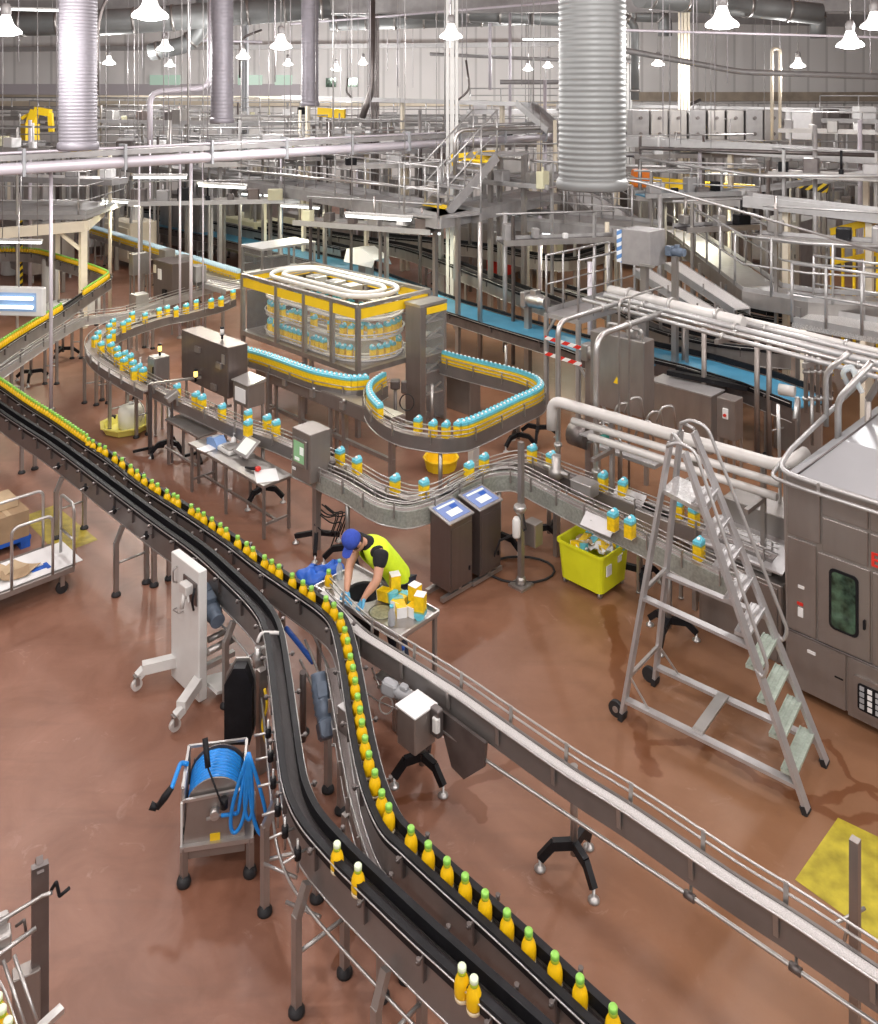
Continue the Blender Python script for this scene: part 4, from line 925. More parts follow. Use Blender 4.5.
# the wide bed under the crowded bend
bend = T([(165,303),(133,309),(112,316),(97,326),(93,337),(104,350),(128,364),(150,375)])
conveyor('wide bend of the carton track crowded with cartons at the left', bend, w=.24, belt='chain_grey', sh=.15, guides='rail', gh=.1, side='steel_side', bracket=.5, legs=[arc(bend, G(x,y,1.0)) for x,y in [(95,350),(120,372)]])
for x, y, lab in [(177,383,'carton just left of the dark double cabinet base'),(196,391,'left carton of the pair in front of the dark cabinet'),(202,394,'right carton of the pair in front of the dark cabinet'),(222,403,'carton partly hidden behind the slim bracket arm'),(248,409,'carton below the paper-fronted box'),(248,419,'near carton at the end of the bench behind the blue device'),(267,414,'left carton of the pair right of the paper-fronted box'),(276,419,'right carton of the pair right of the paper-fronted box'),
        (340,447,'carton right of the green-screened cabinet'),(357,456,'second carton right of the green-screened cabinet'),(395,474,'carton at the left of the dip of the curved track'),(424,478,'carton at the right of the dip of the curved track'),(469,461,'carton just right of the yellow round tub'),(484,453,'carton on the rising curve right of the yellow tub'),
        (532,444,'carton at the crest of the curve, left of the tall bent pipe'),(551,451,'carton just right of the crest of the curve'),(603,471,'left carton of the pair on the upper straight above the yellow bin'),(623,478,'right carton of the pair on the upper straight above the yellow bin'),(679,498,'carton seen between the ladder stiles'),(694,505,'carton seen through the ladder below its platform')]:
    CT.place(down(G(x,y,HC),1.002), RZ+random.uniform(-.2,.2), 'juice '+lab)
for x, y, lab in [(613,509,'juice carton on the lower track directly over the yellow bin'),(630,516,'juice carton on the lower track just left of the ladder'),(699,537,'juice carton on the lower track seen behind the ladder treads')]:
    CT.place(down(G(x,y,HC),1.002), RZ, lab)

loop_px = [(243,346),(262,351),(280,357),(297,363),(315,369),(335,373),(352,375.5),(368,374)]
l1 = T(loop_px, 1.335, 1.1); 
conveyor('carton track running along the left foot of the glass cage', l1, w=.11, belt='chain_grey', sh=.09, guides='rail', gh=.07, side='steel_side', bracket=.6, legs=[.8, 2.4])
row(CT, l1, 'blue-topped juice carton in the tight row along the front foot of the yellow-trimmed cage', 'cartons in the row along the cage foot', step=.093, z=.002)
loop2 = [(384,371),(372,379),(369,387),(373,396),(384,406),(404,415),(433,420),(446,421),(459,420),(469,418),(490,409),(517,396),(535,388),(541,382),(536,375),(518,368),(485,360),(460,354),(442,349)]
l2 = T(loop2, 1.335, 1.1, 5)
conveyor('hairpin carton loop running out from the steel tower of the cage', l2, w=.11, belt='chain_grey', sh=.19, guides='rail', gh=.12, rails=2, side='steel_side', bracket=.6, tri=[arc(l2, G(x,y,1.1)) for x,y in [(441,436),(518,382)]])
s0 = arc(l2, G(369,387,1.335)); s1 = arc(l2, G(380,403,1.335)); s2 = arc(l2, G(463,419,1.335))
row(CT, l2, 'blue-topped juice carton curving out from under the cage', 'cartons curving out from under the cage', step=.093, start=.05, end=s1)
for x, y, lab in [(418,416,'leftmost of the spaced juice cartons on the near side of the hairpin loop'),(433,420,'second spaced juice carton on the near side of the hairpin loop'),(446,421,'third spaced juice carton on the near side of the hairpin loop'),(458,420,'fourth spaced juice carton, next to the tight row of the loop')]:
    CT.place(down(G(x,y,1.335),1.102), RZ+.3, lab)
row(CT, l2, 'blue-topped juice carton packed tightly round the hairpin loop', 'cartons packed round the hairpin loop', step=.093, start=s2)

# ------------------------------------------------------------------ the yellow-trimmed cage
Cg = G(358,438); CL, CW, z0c, z1c = 3.65, 1.72, 1.12, 2.28
cage = thing('spiral_cage', 'glass-sided steel cage with yellow top panels and a spiral carton track inside', 'machine', Cg)
def cgp(l, w, z): return Cg - E1*l + E2*w + UP*z
lp = [0, .72, 1.55, 2.45, CL]
for l in lp:
    b = MB(); b.bar(cgp(l,0,.02 if l in (0,CL,1.55) else z0c), cgp(l,0,z1c), .075); part('post', b, 'steel', cage)
for l in (0, 1.8, CL):
    b = MB(); b.bar(cgp(l,CW,.02), cgp(l,CW,z1c), .075); part('post', b, 'steel', cage)
for z in (z0c, z1c):
    for (a, c) in ((cgp(0,0,z),cgp(CL,0,z)),(cgp(0,CW,z),cgp(CL,CW,z)),(cgp(0,0,z),cgp(0,CW,z)),(cgp(CL,0,z),cgp(CL,CW,z))):
        b = MB(); b.bar(a, c, .08, .09 if z == z0c else .06); part('frame_beam', b, 'steel', cage)
b = MB(); b.box(cgp(CL/2, CW/2, z0c+.02), (CL-.05, CW-.05, .04), (E1,E2,UP)); part('floor_tray', b, 'steel_warm', cage)
for i in range(4):
    a, c = cgp(lp[i]+.04,-.01,z1c-.14), cgp(lp[i+1]-.04,-.01,z1c-.14); b = MB(); b.bar(a, c, .016, .17); part('yellow_panel', b, 'yellow', cage)
    a, c = cgp(lp[i]+.04,-.005,(z0c+z1c)/2-.06), cgp(lp[i+1]-.04,-.005,(z0c+z1c)/2-.06); b = MB(); b.bar(a, c, .006, .84); part('glass_panel', b, 'glass', cage)
b = MB(); b.bar(cgp(-.01,.05,z1c-.14), cgp(-.01,CW-.05,z1c-.14), .016, .17); part('yellow_panel', b, 'yellow', cage); b = MB(); b.bar(cgp(-.005,.05,1.64), cgp(-.005,CW-.05,1.64), .006, .84); part('glass_panel', b, 'glass', cage)
for a, c in ((.1,.85),(1.0,1.9),(2.1,3.6)):
    b = MB(); b.bar(cgp(a,CW,z1c-.12), cgp(c,CW,z1c-.12), .016, .17); part('yellow_panel', b, 'yellow', cage)
b = MB(); b.bar(cgp(CL+.01,.05,z1c-.12), cgp(CL+.01,CW-.05,z1c-.12), .016, .17); part('yellow_panel', b, 'yellow', cage)
b = MB(); b.bar(cgp(CL,.1,1.55), cgp(CL,CW-.1,1.55), .02, .8); part('end_plate', b, 'steel_dark', cage)
# spiral: stacked oval tracks, the white top curve peeks over the frame
def oval(z, inset=.2, n=40):
    a = CL/2-inset; w = CW/2-inset; r = w; out = []
    for i in range(n):
        t = 2*PI*i/n; x = (a-r)*(1 if math.cos(t) > 0 else -1) + r*math.cos(t); out.append(cgp(CL/2 - x, CW/2 + w*math.sin(t), z))
    return out
for k, z in enumerate((1.20, 1.58, 1.92)):
    p = oval(z); b = MB(); b.ribbon(p, -.08, .08, -.03, 0, True); tk = part('spiral_track', b, 'chain_light', cage)
    for o in (-.09,.09): b = MB(); b.tube(offset(p, o, .06, True), .014, 6, True); part('guide_rail', b, 'white_pipe', tk)
for k in (.15,.42):
    p = oval(z1c+.03+.02*k, .10+k*.9); b = MB(); b.tube(p, .045, 10, True); part('top_curve_rail', b, 'white_pipe', cage)
b = MB()
for l in (.6,1.2,1.8,2.4,3.0): b.bar(cgp(l,.1,z1c+.0), cgp(l,CW-.1,z1c+.0), .03)
part('top_cross_bars', b, 'steel', cage)
for l in (1.0,1.5,2.1):
    b = MB(); b.cbox(cgp(l,.65,z1c-.02), .3, .3, .1, .01); part('top_bracket', b, 'steel_light', cage)
for k, z in enumerate((1.205, 1.585)):
    p = oval(z); per = plen(p+[p[0]])
    row(CT, p+[p[0]], ['juice carton inside the glass cage on its lowest track','juice carton inside the glass cage on its middle track'][k], ['cartons on the lowest track in the cage','cartons on the middle track in the cage'][k], step=.14 if k == 0 else .17, skip=.12)
# steel and glass tower at the cage's right end
Tw = V((-.33,15.40,0)); tw = thing('lift_tower', 'steel and glass lift tower with yellow strip at the right end of the cage', 'machine', Tw)
b = MB(); b.cbox(Tw+UP*.05+E2*0, .40, .14, 2.1, .008); part('column', b, 'steel_warm', tw); b = MB(); b.cbox(Tw+E2*.60+UP*.02-E1*.0, .40, .06, 2.13); part('rear_column', b, 'steel', tw)
b = MB(); b.cbox(Tw+UP*2.15, .42, .68, .05); part('roof', b, 'steel_light', tw)
b = MB(); b.bar(Tw+E1*.01+E2*.15+UP*2.07, Tw+E1*.01+E2*.66+UP*2.07, .012, .12); part('yellow_strip', b, 'yellow', tw)
b = MB(); b.bar(Tw+E2*.15+UP*1.05, Tw+E2*.60+UP*1.05, .005, 1.9); part('glass_panel', b, 'glass', tw)
for z in (.55,.95,1.25,1.55,1.85):
    b = MB(); b.box(Tw-E1*.20+E2*.37+UP*z, (.36,.42,.025), (E1,E2,UP)); b.bar(Tw-E1*.06+E2*.2+UP*(z+.02), Tw-E1*.06+E2*.58+UP*(z+.14), .03); part('lift_shelf', b, 'steel_light', tw)
# machinery bench in front of cage
bench = thing('transfer_bench', 'heavy steel transfer bench running in front of the cage', 'machine', G(398,475))
a = G(396,432,.80) - E2*.10; 
b = MB(); b.cbox(a, 3.7, .30, .22, .01); part('beam_body', b, 'steel_warm', bench); b = MB(); b.cbox(a+UP*.222, 3.7, .26, .02); part('top_plate', b, 'steel', bench)
for l in (.15,1.3,2.5,3.5):
    b = MB(); b.bar(down(a,0)-E1*l+E2*.15+UP*.02, a-E1*l+E2*.15, .08); part('leg', b, 'steel', bench)
b = MB(); b.bar(down(a,0)-E1*.1+E2*.15+UP*.3, down(a,0)-E1*3.5+E2*.15+UP*.3, .06); part('stretcher', b, 'steel', bench)
for l in (.3,1.1,1.9,2.7): b = MB(); b.cbox(a-E1*l-E2*.05+UP*.08, .10, .05, .12); b.lathe([(.03,0),(.03,.06)], a-E1*l-E2*.03+UP*.20, 8); part('sensor_block', b, 'steel_light', bench)
hd = thing('inspection_sensor', 'black and steel sensor head at the bench end left of the loop', 'sensor', G(396,440,0)+V((0,-.25,0)))
p = G(396,440,0)+V((0,-.25,0)); b = MB(); b.tube([p, p+UP*1.0], .03, 8); part('post', b, 'steel_dark', hd); b = MB(); b.box(p+UP*1.05, (.16,.16,.14), None, .02); b.box(p+UP*1.0+V((.15,0,0)), (.1,.1,.2), None, .02); part('head', b, 'steel_dark', hd)
b = MB(); b.tube([p+V((.2+.12*math.cos(a),-.03,.75+.14*math.sin(a))) for a in [i*PI/10 for i in range(20)]], .01, 6, True); part('cable_loop', b, 'rubber', hd)

# ------------------------------------------------------------------ cabinets and control posts
bc = cabinet('electrical_cabinet', 'long dark steel double cabinet in front of the carton track', 'cabinet', G(228,399,.95), 1.55, .38, .84, 'steel_kiosk', .95, seams=False)
for l, z in ((.25,.5),(.95,.62),(.42,.1),(1.0,.16)):
    q = G(228,399,.95) - E1*l + UP*z; b = MB(); b.box(q-E2*.02, (.16,.04,.10), (E1,E2,UP), .006); part('vent_cowl', b, 'steel_warm', bc)
b = MB(); b.box(G(228,399,.95)-E1*.14-E2*.006+UP*.62, (.09,.012,.16), (E1,E2,UP)); part('label_plate', b, 'steel_light', bc)
def beacon(p, label, m='amber'):
    t = thing('signal_beacon', label, 'beacon', p); b = MB(); b.lathe([(.02,0),(.02,.06),(.035,.065),(.035,.08)], p, 10); part('stem', b, 'black', t); b = MB(); b.lathe([(.032,.08),(.034,.15),(.028,.17),(0,.175)], p, 12); part('lens', b, m, t); b = MB(); b.lathe([(.034,.175),(.034,.2),(0,.21)], p, 10); part('top_cap', b, 'black', t)
beacon(G(228,399,.95)+UP*.85-E1*.5+E2*.19, 'black-stemmed signal beacon standing on the long dark cabinet', 'paper')
sbx = cabinet('sensor_cabinet', 'small steel box under the amber beacon left of the long dark cabinet', 'cabinet', G(155,382,.95), .26, .28, .40, 'steel', .95, seams=True)
beacon(G(155,382,.95)+UP*.41-E1*.1+E2*.14, 'lit amber beacon on top of the small steel box')
beacon(G(201,380,1.15)-E2*.1, 'small beacon hanging by the front of the long dark cabinet')
pb = cabinet('paper_fronted_box', 'steel terminal box with a white sheet on its front, right of the long cabinet', 'cabinet', G(248,409,.95), .45, .32, .36, 'steel_warm', .95, seams=False)
b = MB(); q = G(248,409,.95); b.box(q-E1*.22-E2*.006+UP*.17, (.30,.01,.22), (E1,E2,UP)); part('paper_sheet', b, 'paper', pb); b = MB(); b.add([q+UP*.37-E1*.47-E2*.02,q+UP*.37+E1*.02-E2*.02,q+UP*.42+E1*.02+E2*.33,q+UP*.42-E1*.47+E2*.33,q+UP*.36-E1*.47-E2*.02,q+UP*.36+E1*.02-E2*.02,q+UP*.36+E1*.02+E2*.33,q+UP*.36-E1*.47+E2*.33],[(0,1,2,3),(7,6,5,4),(0,4,5,1),(1,5,6,2),(2,6,7,3),(3,7,4,0)]); part('sloping_top', b, 'steel_light', pb)
q = G(310,485,.93)
hm = cabinet('operator_cabinet', 'steel operator cabinet with a green-lit screen on a post left of the S curve', 'cabinet', q, .40, .34, .64, 'steel_warm', 0, seams=False)
b = MB(); b.box(q-E1*.21-E2*.012+UP*.36, (.30,.025,.36), (E1,E2,UP), .01); sf = part('screen_frame', b, 'steel', hm)
b = MB(); b.box(q-E1*.21-E2*.027+UP*.37, (.22,.006,.27), (E1,E2,UP)); part('screen', b, 'screen_green', sf); b = MB(); b.box(q-E1*.14-E2*.032+UP*.40, (.08,.004,.10), (E1,E2,UP)); b.box(q-E1*.24-E2*.032+UP*.28, (.10,.004,.04), (E1,E2,UP)); part('screen_window', b, 'screen_white', sf)
b = MB(); b.box(q-E1*.33-E2*.015+UP*.12, (.07,.008,.035), (E1,E2,UP)); part('label_plate', b, 'paper', hm)
b = MB(); f = down(q,0)+E2*.18-E1*.1; b.bar(f, f+UP*.93, .08); part('post', b, 'steel', hm)
for k in range(3):
    a = .6+k*2*PI/3; d = V((math.cos(a),math.sin(a),0)); b = MB(); b.bar(f+UP*.22, f+d*.33+UP*.1, .05, .06); am = part('base_arm', b, 'black', hm); part('levelling_foot', foot(f+d*.33), 'steel_light', am)
b = MB(); g_ = q+E2*.36+UP*.16; b.lathe([(.05,0),(.05,.04),(.03,.06)], g_, 10); b.tube(round_path([g_, g_+E1*.05-UP*.1, g_-E1*.1-UP*.3-E2*.1, f+UP*.3], .1), .015, 6); part('cable_gland', b, 'steel_dark', hm)
b = MB()
for k in range(7): a0 = f+V((random.uniform(-.15,.15),random.uniform(-.15,.1),random.uniform(.3,.6))); b.tube(round_path([a0, a0+V((.15,.05,-.15)), a0+V((.3,-.05,-.05)), a0+V((.2,0,-.35))], .1), .009, 5)
part('cable_bundle', b, 'rubber', hm)

def kiosk(corner, label, k):
    L, W, H = .33, .38, .80; t = thing('control_kiosk', label, 'control cabinet', down(corner,0)); c = corner
    b = MB(); p = [c, c-E1*L, c-E1*L+E2*W, c+E2*W]; hh = [H, H+.07, H+.07, H]; b.add(p+[a+UP*h for a, h in zip(p, hh)], [(3,2,1,0),(4,5,6,7),(0,1,5,4),(1,2,6,5),(2,3,7,6),(3,0,4,7)]); part('body', b, 'steel_kiosk', t)
    u = (E1*L - UP*.07).normalized(); n = u.cross(E2).normalized(); n = n if n.z > 0 else -n; ctr = c - E1*L/2 + E2*W/2 + UP*(H+.04)
    b = MB(); b.box(ctr+n*.008, (L+.05, W+.05, .022), (u,E2,n), .008); sf = part('screen_frame', b, 'steel_light', t)
    b = MB(); b.box(ctr+n*.021, (L-.03, W-.02, .004), (u,E2,n)); part('screen', b, 'screen', sf)
    b = MB(); b.box(ctr+n*.025+u*.05, (.10, .20, .003), (u,E2,n)); b.box(ctr+n*.025-u*.10, (.03, .30, .003), (u,E2,n)); part('screen_window', b, 'screen_white', sf)
    b = MB(); b.box(ctr+n*.026-u*.04+E2*.07, (.06, .10, .003), (u,E2,n)); part('screen_graphic', b, 'blue_plastic', sf)
    b = MB(); b.box(c+E1*.004+E2*W/2+UP*H*.48, (.008, W*.9, H*.86), (E1,E2,UP)); d = part('door', b, 'steel_kiosk', t); b = MB(); b.box(c+E1*.014+E2*W*.85+UP*H*.22, (.012,.02,.05), (E1,E2,UP)); part('lock', b, 'black', d)
    for s in (.04, L-.04):
        b = MB(); b.bar(down(c,.05)-E1*s-E2*.10, down(c,.05)-E1*s+E2*(W+.05), .05, .05); b.bar(down(c,.05)-E1*s+E2*W/2, down(c,.12)-E1*s+E2*W/2, .05); part('skid_foot', b, 'steel', t)
    b = MB(); b.box(c-E1*(L+.02)+E2*.1+UP*.45, (.05,.08,.12), (E1,E2,UP), .01); part('side_bracket', b, 'black', t)
kiosk(G(450,593,.11), 'left of two steel control kiosks with sloping touch screens', 0)
kiosk(G(480,577,.11), 'right of two steel control kiosks with sloping touch screens', 1)
# pole with canister and box, loop of cable on floor
p = G(521,586); pt = thing('service_pole', 'floor-bolted steel pole carrying a white canister and a small box', 'pole', p)
b = MB(); b.bar(p, p+UP*1.75, .06); part('pole', b, 'steel_warm', pt); b = MB(); b.box(p+UP*.015, (.22,.22,.03), (E1,E2,UP)); b.lathe([(.07,0),(.05,.09)], p+UP*.03, 8); part('floor_plate', b, 'steel', pt)
b = MB(); b.lathe([(.045,0),(.05,.02),(.05,.2),(.03,.24)], p+V((-.06,-.05,.62)), 12); part('canister', b, 'white', pt); b = MB(); b.lathe([(.05,0),(.08,.05),(.07,.09)], p+V((-.02,-.06,.92)), 12); part('funnel', b, 'steel_light', pt)
b = MB(); b.cbox(p+V((.17,.0,.45)), .18, .16, .28, .01); part('switch_box', b, 'steel_warm', pt)
b = MB(); c = p+V((.03,.03,.0)); b.tube([p+UP*1.0]+[p+V((.06,-.02,.7)), p+V((-.25,.1,.5))]+[c+V((.0+.42*math.cos(a),.3+.3*math.sin(a),.02)) for a in [PI+.2+i*PI/9 for i in range(19)]], .014, 6); part('cable', b, 'rubber', pt)

# ------------------------------------------------------------------ benches with office gear
tc = G(263,486,.75)
wt = thing('work_table', 'long stainless work table holding a scale and a tilted tablet', 'table', down(tc,0))
td = V((-2.35+3.76, 11.55-12.97, 0)).normalized(); tn = V((-td.y, td.x, 0))
def tp(l, w, z=0): return tc - td*l + tn*w + UP*z
b = MB(); b.box(tp(1.0,.24,-.02), (2.0,.48,.04), (td,tn,UP), .006); part('table_top', b, 'steel', wt)
for l in (.04,1.0,1.96):
    for w in (.04,.44):
        b = MB(); q = tp(l,w,-.04); b.bar(q, down(q,.02), .035); part('leg', b, 'steel_warm', wt)
b = MB(); b.bar(down(tp(.04,.24),.2), down(tp(1.96,.24),.2), .03); b.bar(down(tp(.04,.04),.2), down(tp(.04,.44),.2), .03); b.bar(down(tp(1.96,.04),.2), down(tp(1.96,.44),.2), .03); part('stretcher', b, 'steel_warm', wt)
def onT(l, w): return tp(l, w, .001)
q = onT(1.62,.26); d_ = thing('blue_device', 'pale blue sealing device with sloping top on the work table', 'device', q); b = MB(); b.prism([(-.15,0),(.15,0),(.15,.05),(.05,.14),(-.15,.09)], .17, q-tn*.085, (td,tn,UP)); part('casing', b, mat('pale_blue_plastic',(.18,.30,.55),.4), d_); b = MB(); b.box(q+UP*.115-td*.02,(.12,.1,.015),(td,tn,UP)); part('display', b, 'grey', d_)
q = onT(1.3,.3); s_ = thing('kitchen_scale', 'white bench scale with steel pan on the work table', 'scale', q); b = MB(); b.box(q+UP*.035,(.34,.26,.06),(td,tn,UP),.02); part('casing', b, 'white', s_); b = MB(); b.box(q+UP*.075+td*.04,(.22,.22,.012),(td,tn,UP)); part('pan', b, 'steel', s_); b = MB(); b.box(q+UP*.068-td*.13,(.05,.12,.008),(td,tn,UP)); part('display', b, 'grey', s_)
q = onT(1.42,.42); s_ = thing('spray_bottle', 'clear pump bottle standing behind the white scale', 'bottle', q); b = MB(); b.lathe([(.03,0),(.035,.01),(.035,.11),(.012,.14)], q, 12); part('bottle_body', b, 'paper', s_); b = MB(); b.tube([q+UP*.14, q+UP*.19, q+UP*.19+td*.04], .008, 6); part('pump', b, 'white', s_)
q = onT(.92,.33); s_ = thing('tablet_terminal', 'tilted tablet terminal with a bright screen on the work table', 'screen', q); ux, uz = td, (UP*.62+tn*.78).normalized(); un = ux.cross(uz)
b = MB(); b.box(q+UP*.16, (.36,.30,.03), (ux,uz,un), .01); tb = part('casing', b, 'steel_light', s_); sgn = 1 if un.y < 0 else -1
b = MB(); b.box(q+UP*.16+un*sgn*.018, (.26,.22,.004), (ux,uz,un)); part('screen', b, 'screen_white', tb); b = MB(); b.box(q+UP*.03+tn*.03,(.14,.12,.06),(td,tn,UP)); part('stand', b, 'steel', s_)
q = onT(.62,.12); s_ = thing('hand_scanner', 'black hand scanner with red tip lying on the work table', 'scanner', q); b = MB(); b.tube([q+UP*.02, q+td*.1+tn*.02+UP*.03, q+td*.2+tn*.05+UP*.05], [.015,.02,.028], 8); part('handle', b, 'black', s_); b = MB(); b.box(q+td*.22+tn*.06+UP*.05,(.06,.07,.05),(td,tn,UP),.01); part('nose', b, 'red', s_)
sheet('paper_sheet', onT(.22,.2).x, onT(.22,.2).y, .30, .40, .3, .753, 'paper', 'white papers at the right end of the long work table', 'paper')
sheet('paper_sheet', onT(1.6,.1).x, onT(1.6,.1).y, .26, .20, .9, .753, 'paper', 'white paper under the pale blue device', 'paper', .01)
# lower bench on the left with bracket arms
lc = G(198,437,.75); lb = thing('side_bench', 'shorter steel bench joining the left end of the work table', 'table', down(lc,0))
b = MB(); b.cbox(lc-UP*.035, 1.05, .34, .035, .005); part('table_top', b, 'steel', lb)
for l in (.05,1.0):
    for w in (.04,.30): b = MB(); q = lc-E1*l+E2*w-UP*.035; b.bar(q, down(q,.02), .035); part('leg', b, 'steel_warm', lb)
b = MB(); b.bar(down(lc,.3)-E1*.05, down(lc,.3)-E1*1.0, .03); part('stretcher', b, 'steel_light', lb)
for k,(x,y,x2,y2,yb) in enumerate([(150,384,196,372,455),(198,410,226,402,460)]):
    p = G(x,yb); s_ = thing('arm_stand', ['dark post with a bracket arm left of the bench','slim post with a bracket arm over the bench'][k], 'stand', p); hgt = EYE-(y-HY)*p.y/F
    b = MB(); b.bar(p+UP*.02, p+UP*hgt, .05); part('post', b, 'steel_dark', s_); b = MB(); b.bar(p+UP*hgt, p+UP*hgt+V((.75,.35,0) if k == 0 else (.5,.2,0)), .05, .035); part('arm', b, 'steel', s_)
    for j in range(3): a = 1+j*2*PI/3; d = V((math.cos(a),math.sin(a),0)); b = MB(); b.bar(p+UP*.12, p+d*.28+UP*.05, .04); part('base_arm', b, 'black', s_)
q = G(172,402,1.0); sn = thing('camera_sensor', 'angled steel sensor box beside the pair of cartons', 'sensor', q); b = MB(); b.box(q+UP*.1, (.22,.14,.1), (V((.7,.5,.5)).normalized(), V((-.58,.81,0)), V((-.4,-.29,.86))), .01); part('housing', b, 'steel', sn); b = MB(); b.bar(down(q,.02), q+UP*.08, .03); part('post', b, 'steel_dark', sn)
# jug in tray
q = G(126,430); ty = thing('drip_tray', 'pale yellow octagonal drip tray on the floor', 'tray', q); b = MB(); b.lathe([(.0,.01),(.36,.01),(.42,.12),(.46,.13),(.46,.15),(.40,.14),(.34,.04),(0,.04)], q, 8, sm=False); part('tray_body', b, 'yellow_tray', ty)
jq = q+V((.08,.04,.045)); jg = thing('white_jug', 'round white jerrycan standing in the pale yellow tray', 'jug', jq); b = MB(); b.lathe([(.20,0),(.225,.02),(.225,.30),(.20,.36),(.10,.40),(.06,.405)], jq, 24); part('jug_body', b, mat('milky_plastic',(.70,.69,.60),.45), jg); b = MB(); b.lathe([(.05,0),(.05,.04),(0,.045)], jq+UP*.40, 12); part('cap', b, 'white', jg); b = MB(); b.tube(round_path([jq+UP*.44, jq+V((.15,-.05,.5)), jq+V((.25,-.02,.3)), jq+V((.2,-.1,.12))], .08), .009, 6); part('tube', b, 'white_pipe', jg)
q = G(105,424); b = MB(); b.box(q+UP*.10+V((.15,.0,0)), (.10,.10,.1), None, .01); single('black_pump', b, 'black', 'small black pump in the tray left of the jug', 'pump')
q = G(441,474); tb = thing('round_tub', 'yellow round tub on the floor behind the dip of the S curve', 'tub', q+V((0,.2,0))); c = q+V((0,.22,0)); b = MB(); b.lathe([(.24,.0),(.27,.15),(.29,.16),(.29,.18),(.26,.17),(.23,.03),(0,.03)], c, 12, sm=False); part('tub_body', b, 'yellow', tb)
q = G(473,467); b = MB(); b.cbox(q+E1*.0, .12, .16, .30, .01); single('white_box', b, 'white', 'small white box on the floor right of the yellow tub', 'box')
# tripods scattered under tracks
for x, y, h, r_, lab in [(110,500,.0,0,None),(140,398,.8,.5,'black-footed stand under the left bend of the carton track'),(538,440,.9,.3,'black-footed stand right of the hairpin loop'),(350,556,.0,0,None),(63,358,.9,.4,'black-footed stand under the upper left sloping track'),(31,382,.85,.8,'black-footed stand under the sloping track near the left edge')]:
    if lab: tripod('tripod_stand', lab, G(x,y), h, rz=r_, spread=.34)
# steel boxes by the hairpin
c = G(462,410); cb2 = cabinet('junction_cabinet', 'low steel cabinet with bright sloping lid inside the hairpin loop', 'cabinet', G(470,416), .62, .30, .72, 'steel_warm', .06, seams=False)
b = MB(); q = G(470,416); b.box(q-E1*.31+E2*.12+UP*.80, (.66,.34,.02), (E1,(E2+UP*.35).normalized(),UP)); part('lid', b, 'paper', cb2)

# ------------------------------------------------------------------ yellow bin with waste
bn = G(602,604,.0); yb = thing('waste_bin', 'large yellow-green wheeled bin full of paper and cartons', 'bin', bn)
L, W, H = .66, .60, .50
def rr(k, z, inset=0): 
    cx = bn - E1*(L/2) + E2*(W/2) + UP*z; a, w_ = L/2*k-inset, W/2*k-inset; out = []
    for cu, cw, a0 in ((a,w_,0),(-a,w_,90),(-a,-w_,180),(a,-w_,270)):
        for i in range(4):
            t = math.radians(a0+90*i/3); r = .06; out.append(cx+E1*(cu-math.copysign(r,cu)+r*math.cos(t))+E2*(cw-math.copysign(r,cw)+r*math.sin(t)))
    return out
def loft(rings, cap0=True, cap1=True):
    b = MB(); n = len(rings[0]); vs = sum(rings, []); fs = [(r*n+i, r*n+(i+1)%n, (r+1)*n+(i+1)%n, (r+1)*n+i) for r in range(len(rings)-1) for i in range(n)]
    if cap0: fs.append(tuple(range(n-1,-1,-1)))
    if cap1: fs.append(tuple((len(rings)-1)*n+i for i in range(n)))
    return b.add(vs, fs)
b = loft([rr(.90,.07), rr(1.0,H), rr(1.05,H), rr(1.05,H+.035), rr(1.0,H+.035), rr(.97,H+.03), rr(.88,.10)]); part('bin_body', b, 'yellow_bin', yb)
for i in (.12,.88):
    for j in (.12,.88): b = MB(); w_ = bn-E1*L*i+E2*W*j+UP*.035; b.tube([w_-E1*.015,w_+E1*.015], .035, 12); part('castor', b, 'steel', yb)
b = MB(); b.box(bn+E1*.003+E2*.14+UP*.34, (.012,.10,.12), (E1,(E2),UP)); b.box(bn+E1*.006+E2*.36+UP*.40, (.012,.07,.07), (E1,E2,UP)); part('stickers', b, 'paper', yb, kind=None)
random.seed(5)
for k in range(26):
    u, w_ = random.uniform(.10,.56), random.uniform(.08,.52); z = H-.10+random.uniform(0,.09)+.05*(1-abs(u-.33)*3); c = bn-E1*u+E2*w_+UP*z; s_ = random.uniform(.07,.12)
    b = MB(); vs = []
    for i in range(4):
        for j in range(4): vs.append(c+V(((i-1.5)*s_*.55, (j-1.5)*s_*.55, random.uniform(-.035,.035))))
    vs2 = [v+UP*.006 for v in vs]; fs = []
    for i in range(3):
        for j in range(3): a = i*4+j; fs += [(a,a+1,a+5,a+4),(16+a,16+a+4,16+a+5,16+a+1)]
    b.add(vs+vs2, fs); single('crumpled_paper', b, random.choice(['paper','paper','card_pale']), 'crumpled piece of paper waste in the yellow bin', 'paper', 'crumpled papers in the yellow bin')
for x,y,r_ in [(.50,.12,.3),(.42,.20,1.2),(.14,.42,.8),(.2,.5,.2),(.12,.3,2.0)]:
    c = bn-E1*x+E2*y+UP*(H-.03); CT.place(c, 0, 'discarded juice carton lying among the paper in the yellow bin', 'discarded cartons in the yellow bin', tilt=(PI/2.3, .2, r_*2))
# white deflector plates by bin
for k,(x,y,lab) in enumerate([(598,524,'white chute plate angled over the yellow bin'),(629,497,'white chute plate on the upper track left of the ladder')]):
    q = G(x,y,.98 if k == 0 else 1.05); b = MB(); b.box(q, (.42,.17,.008), (E1,(E2*.5-UP*-.5).normalized(),UP)); b.bar(q-E1*.1, q-E1*.1+E2*.12+UP*.02,.02); single('chute_plate', b, 'alu', lab, 'plate')
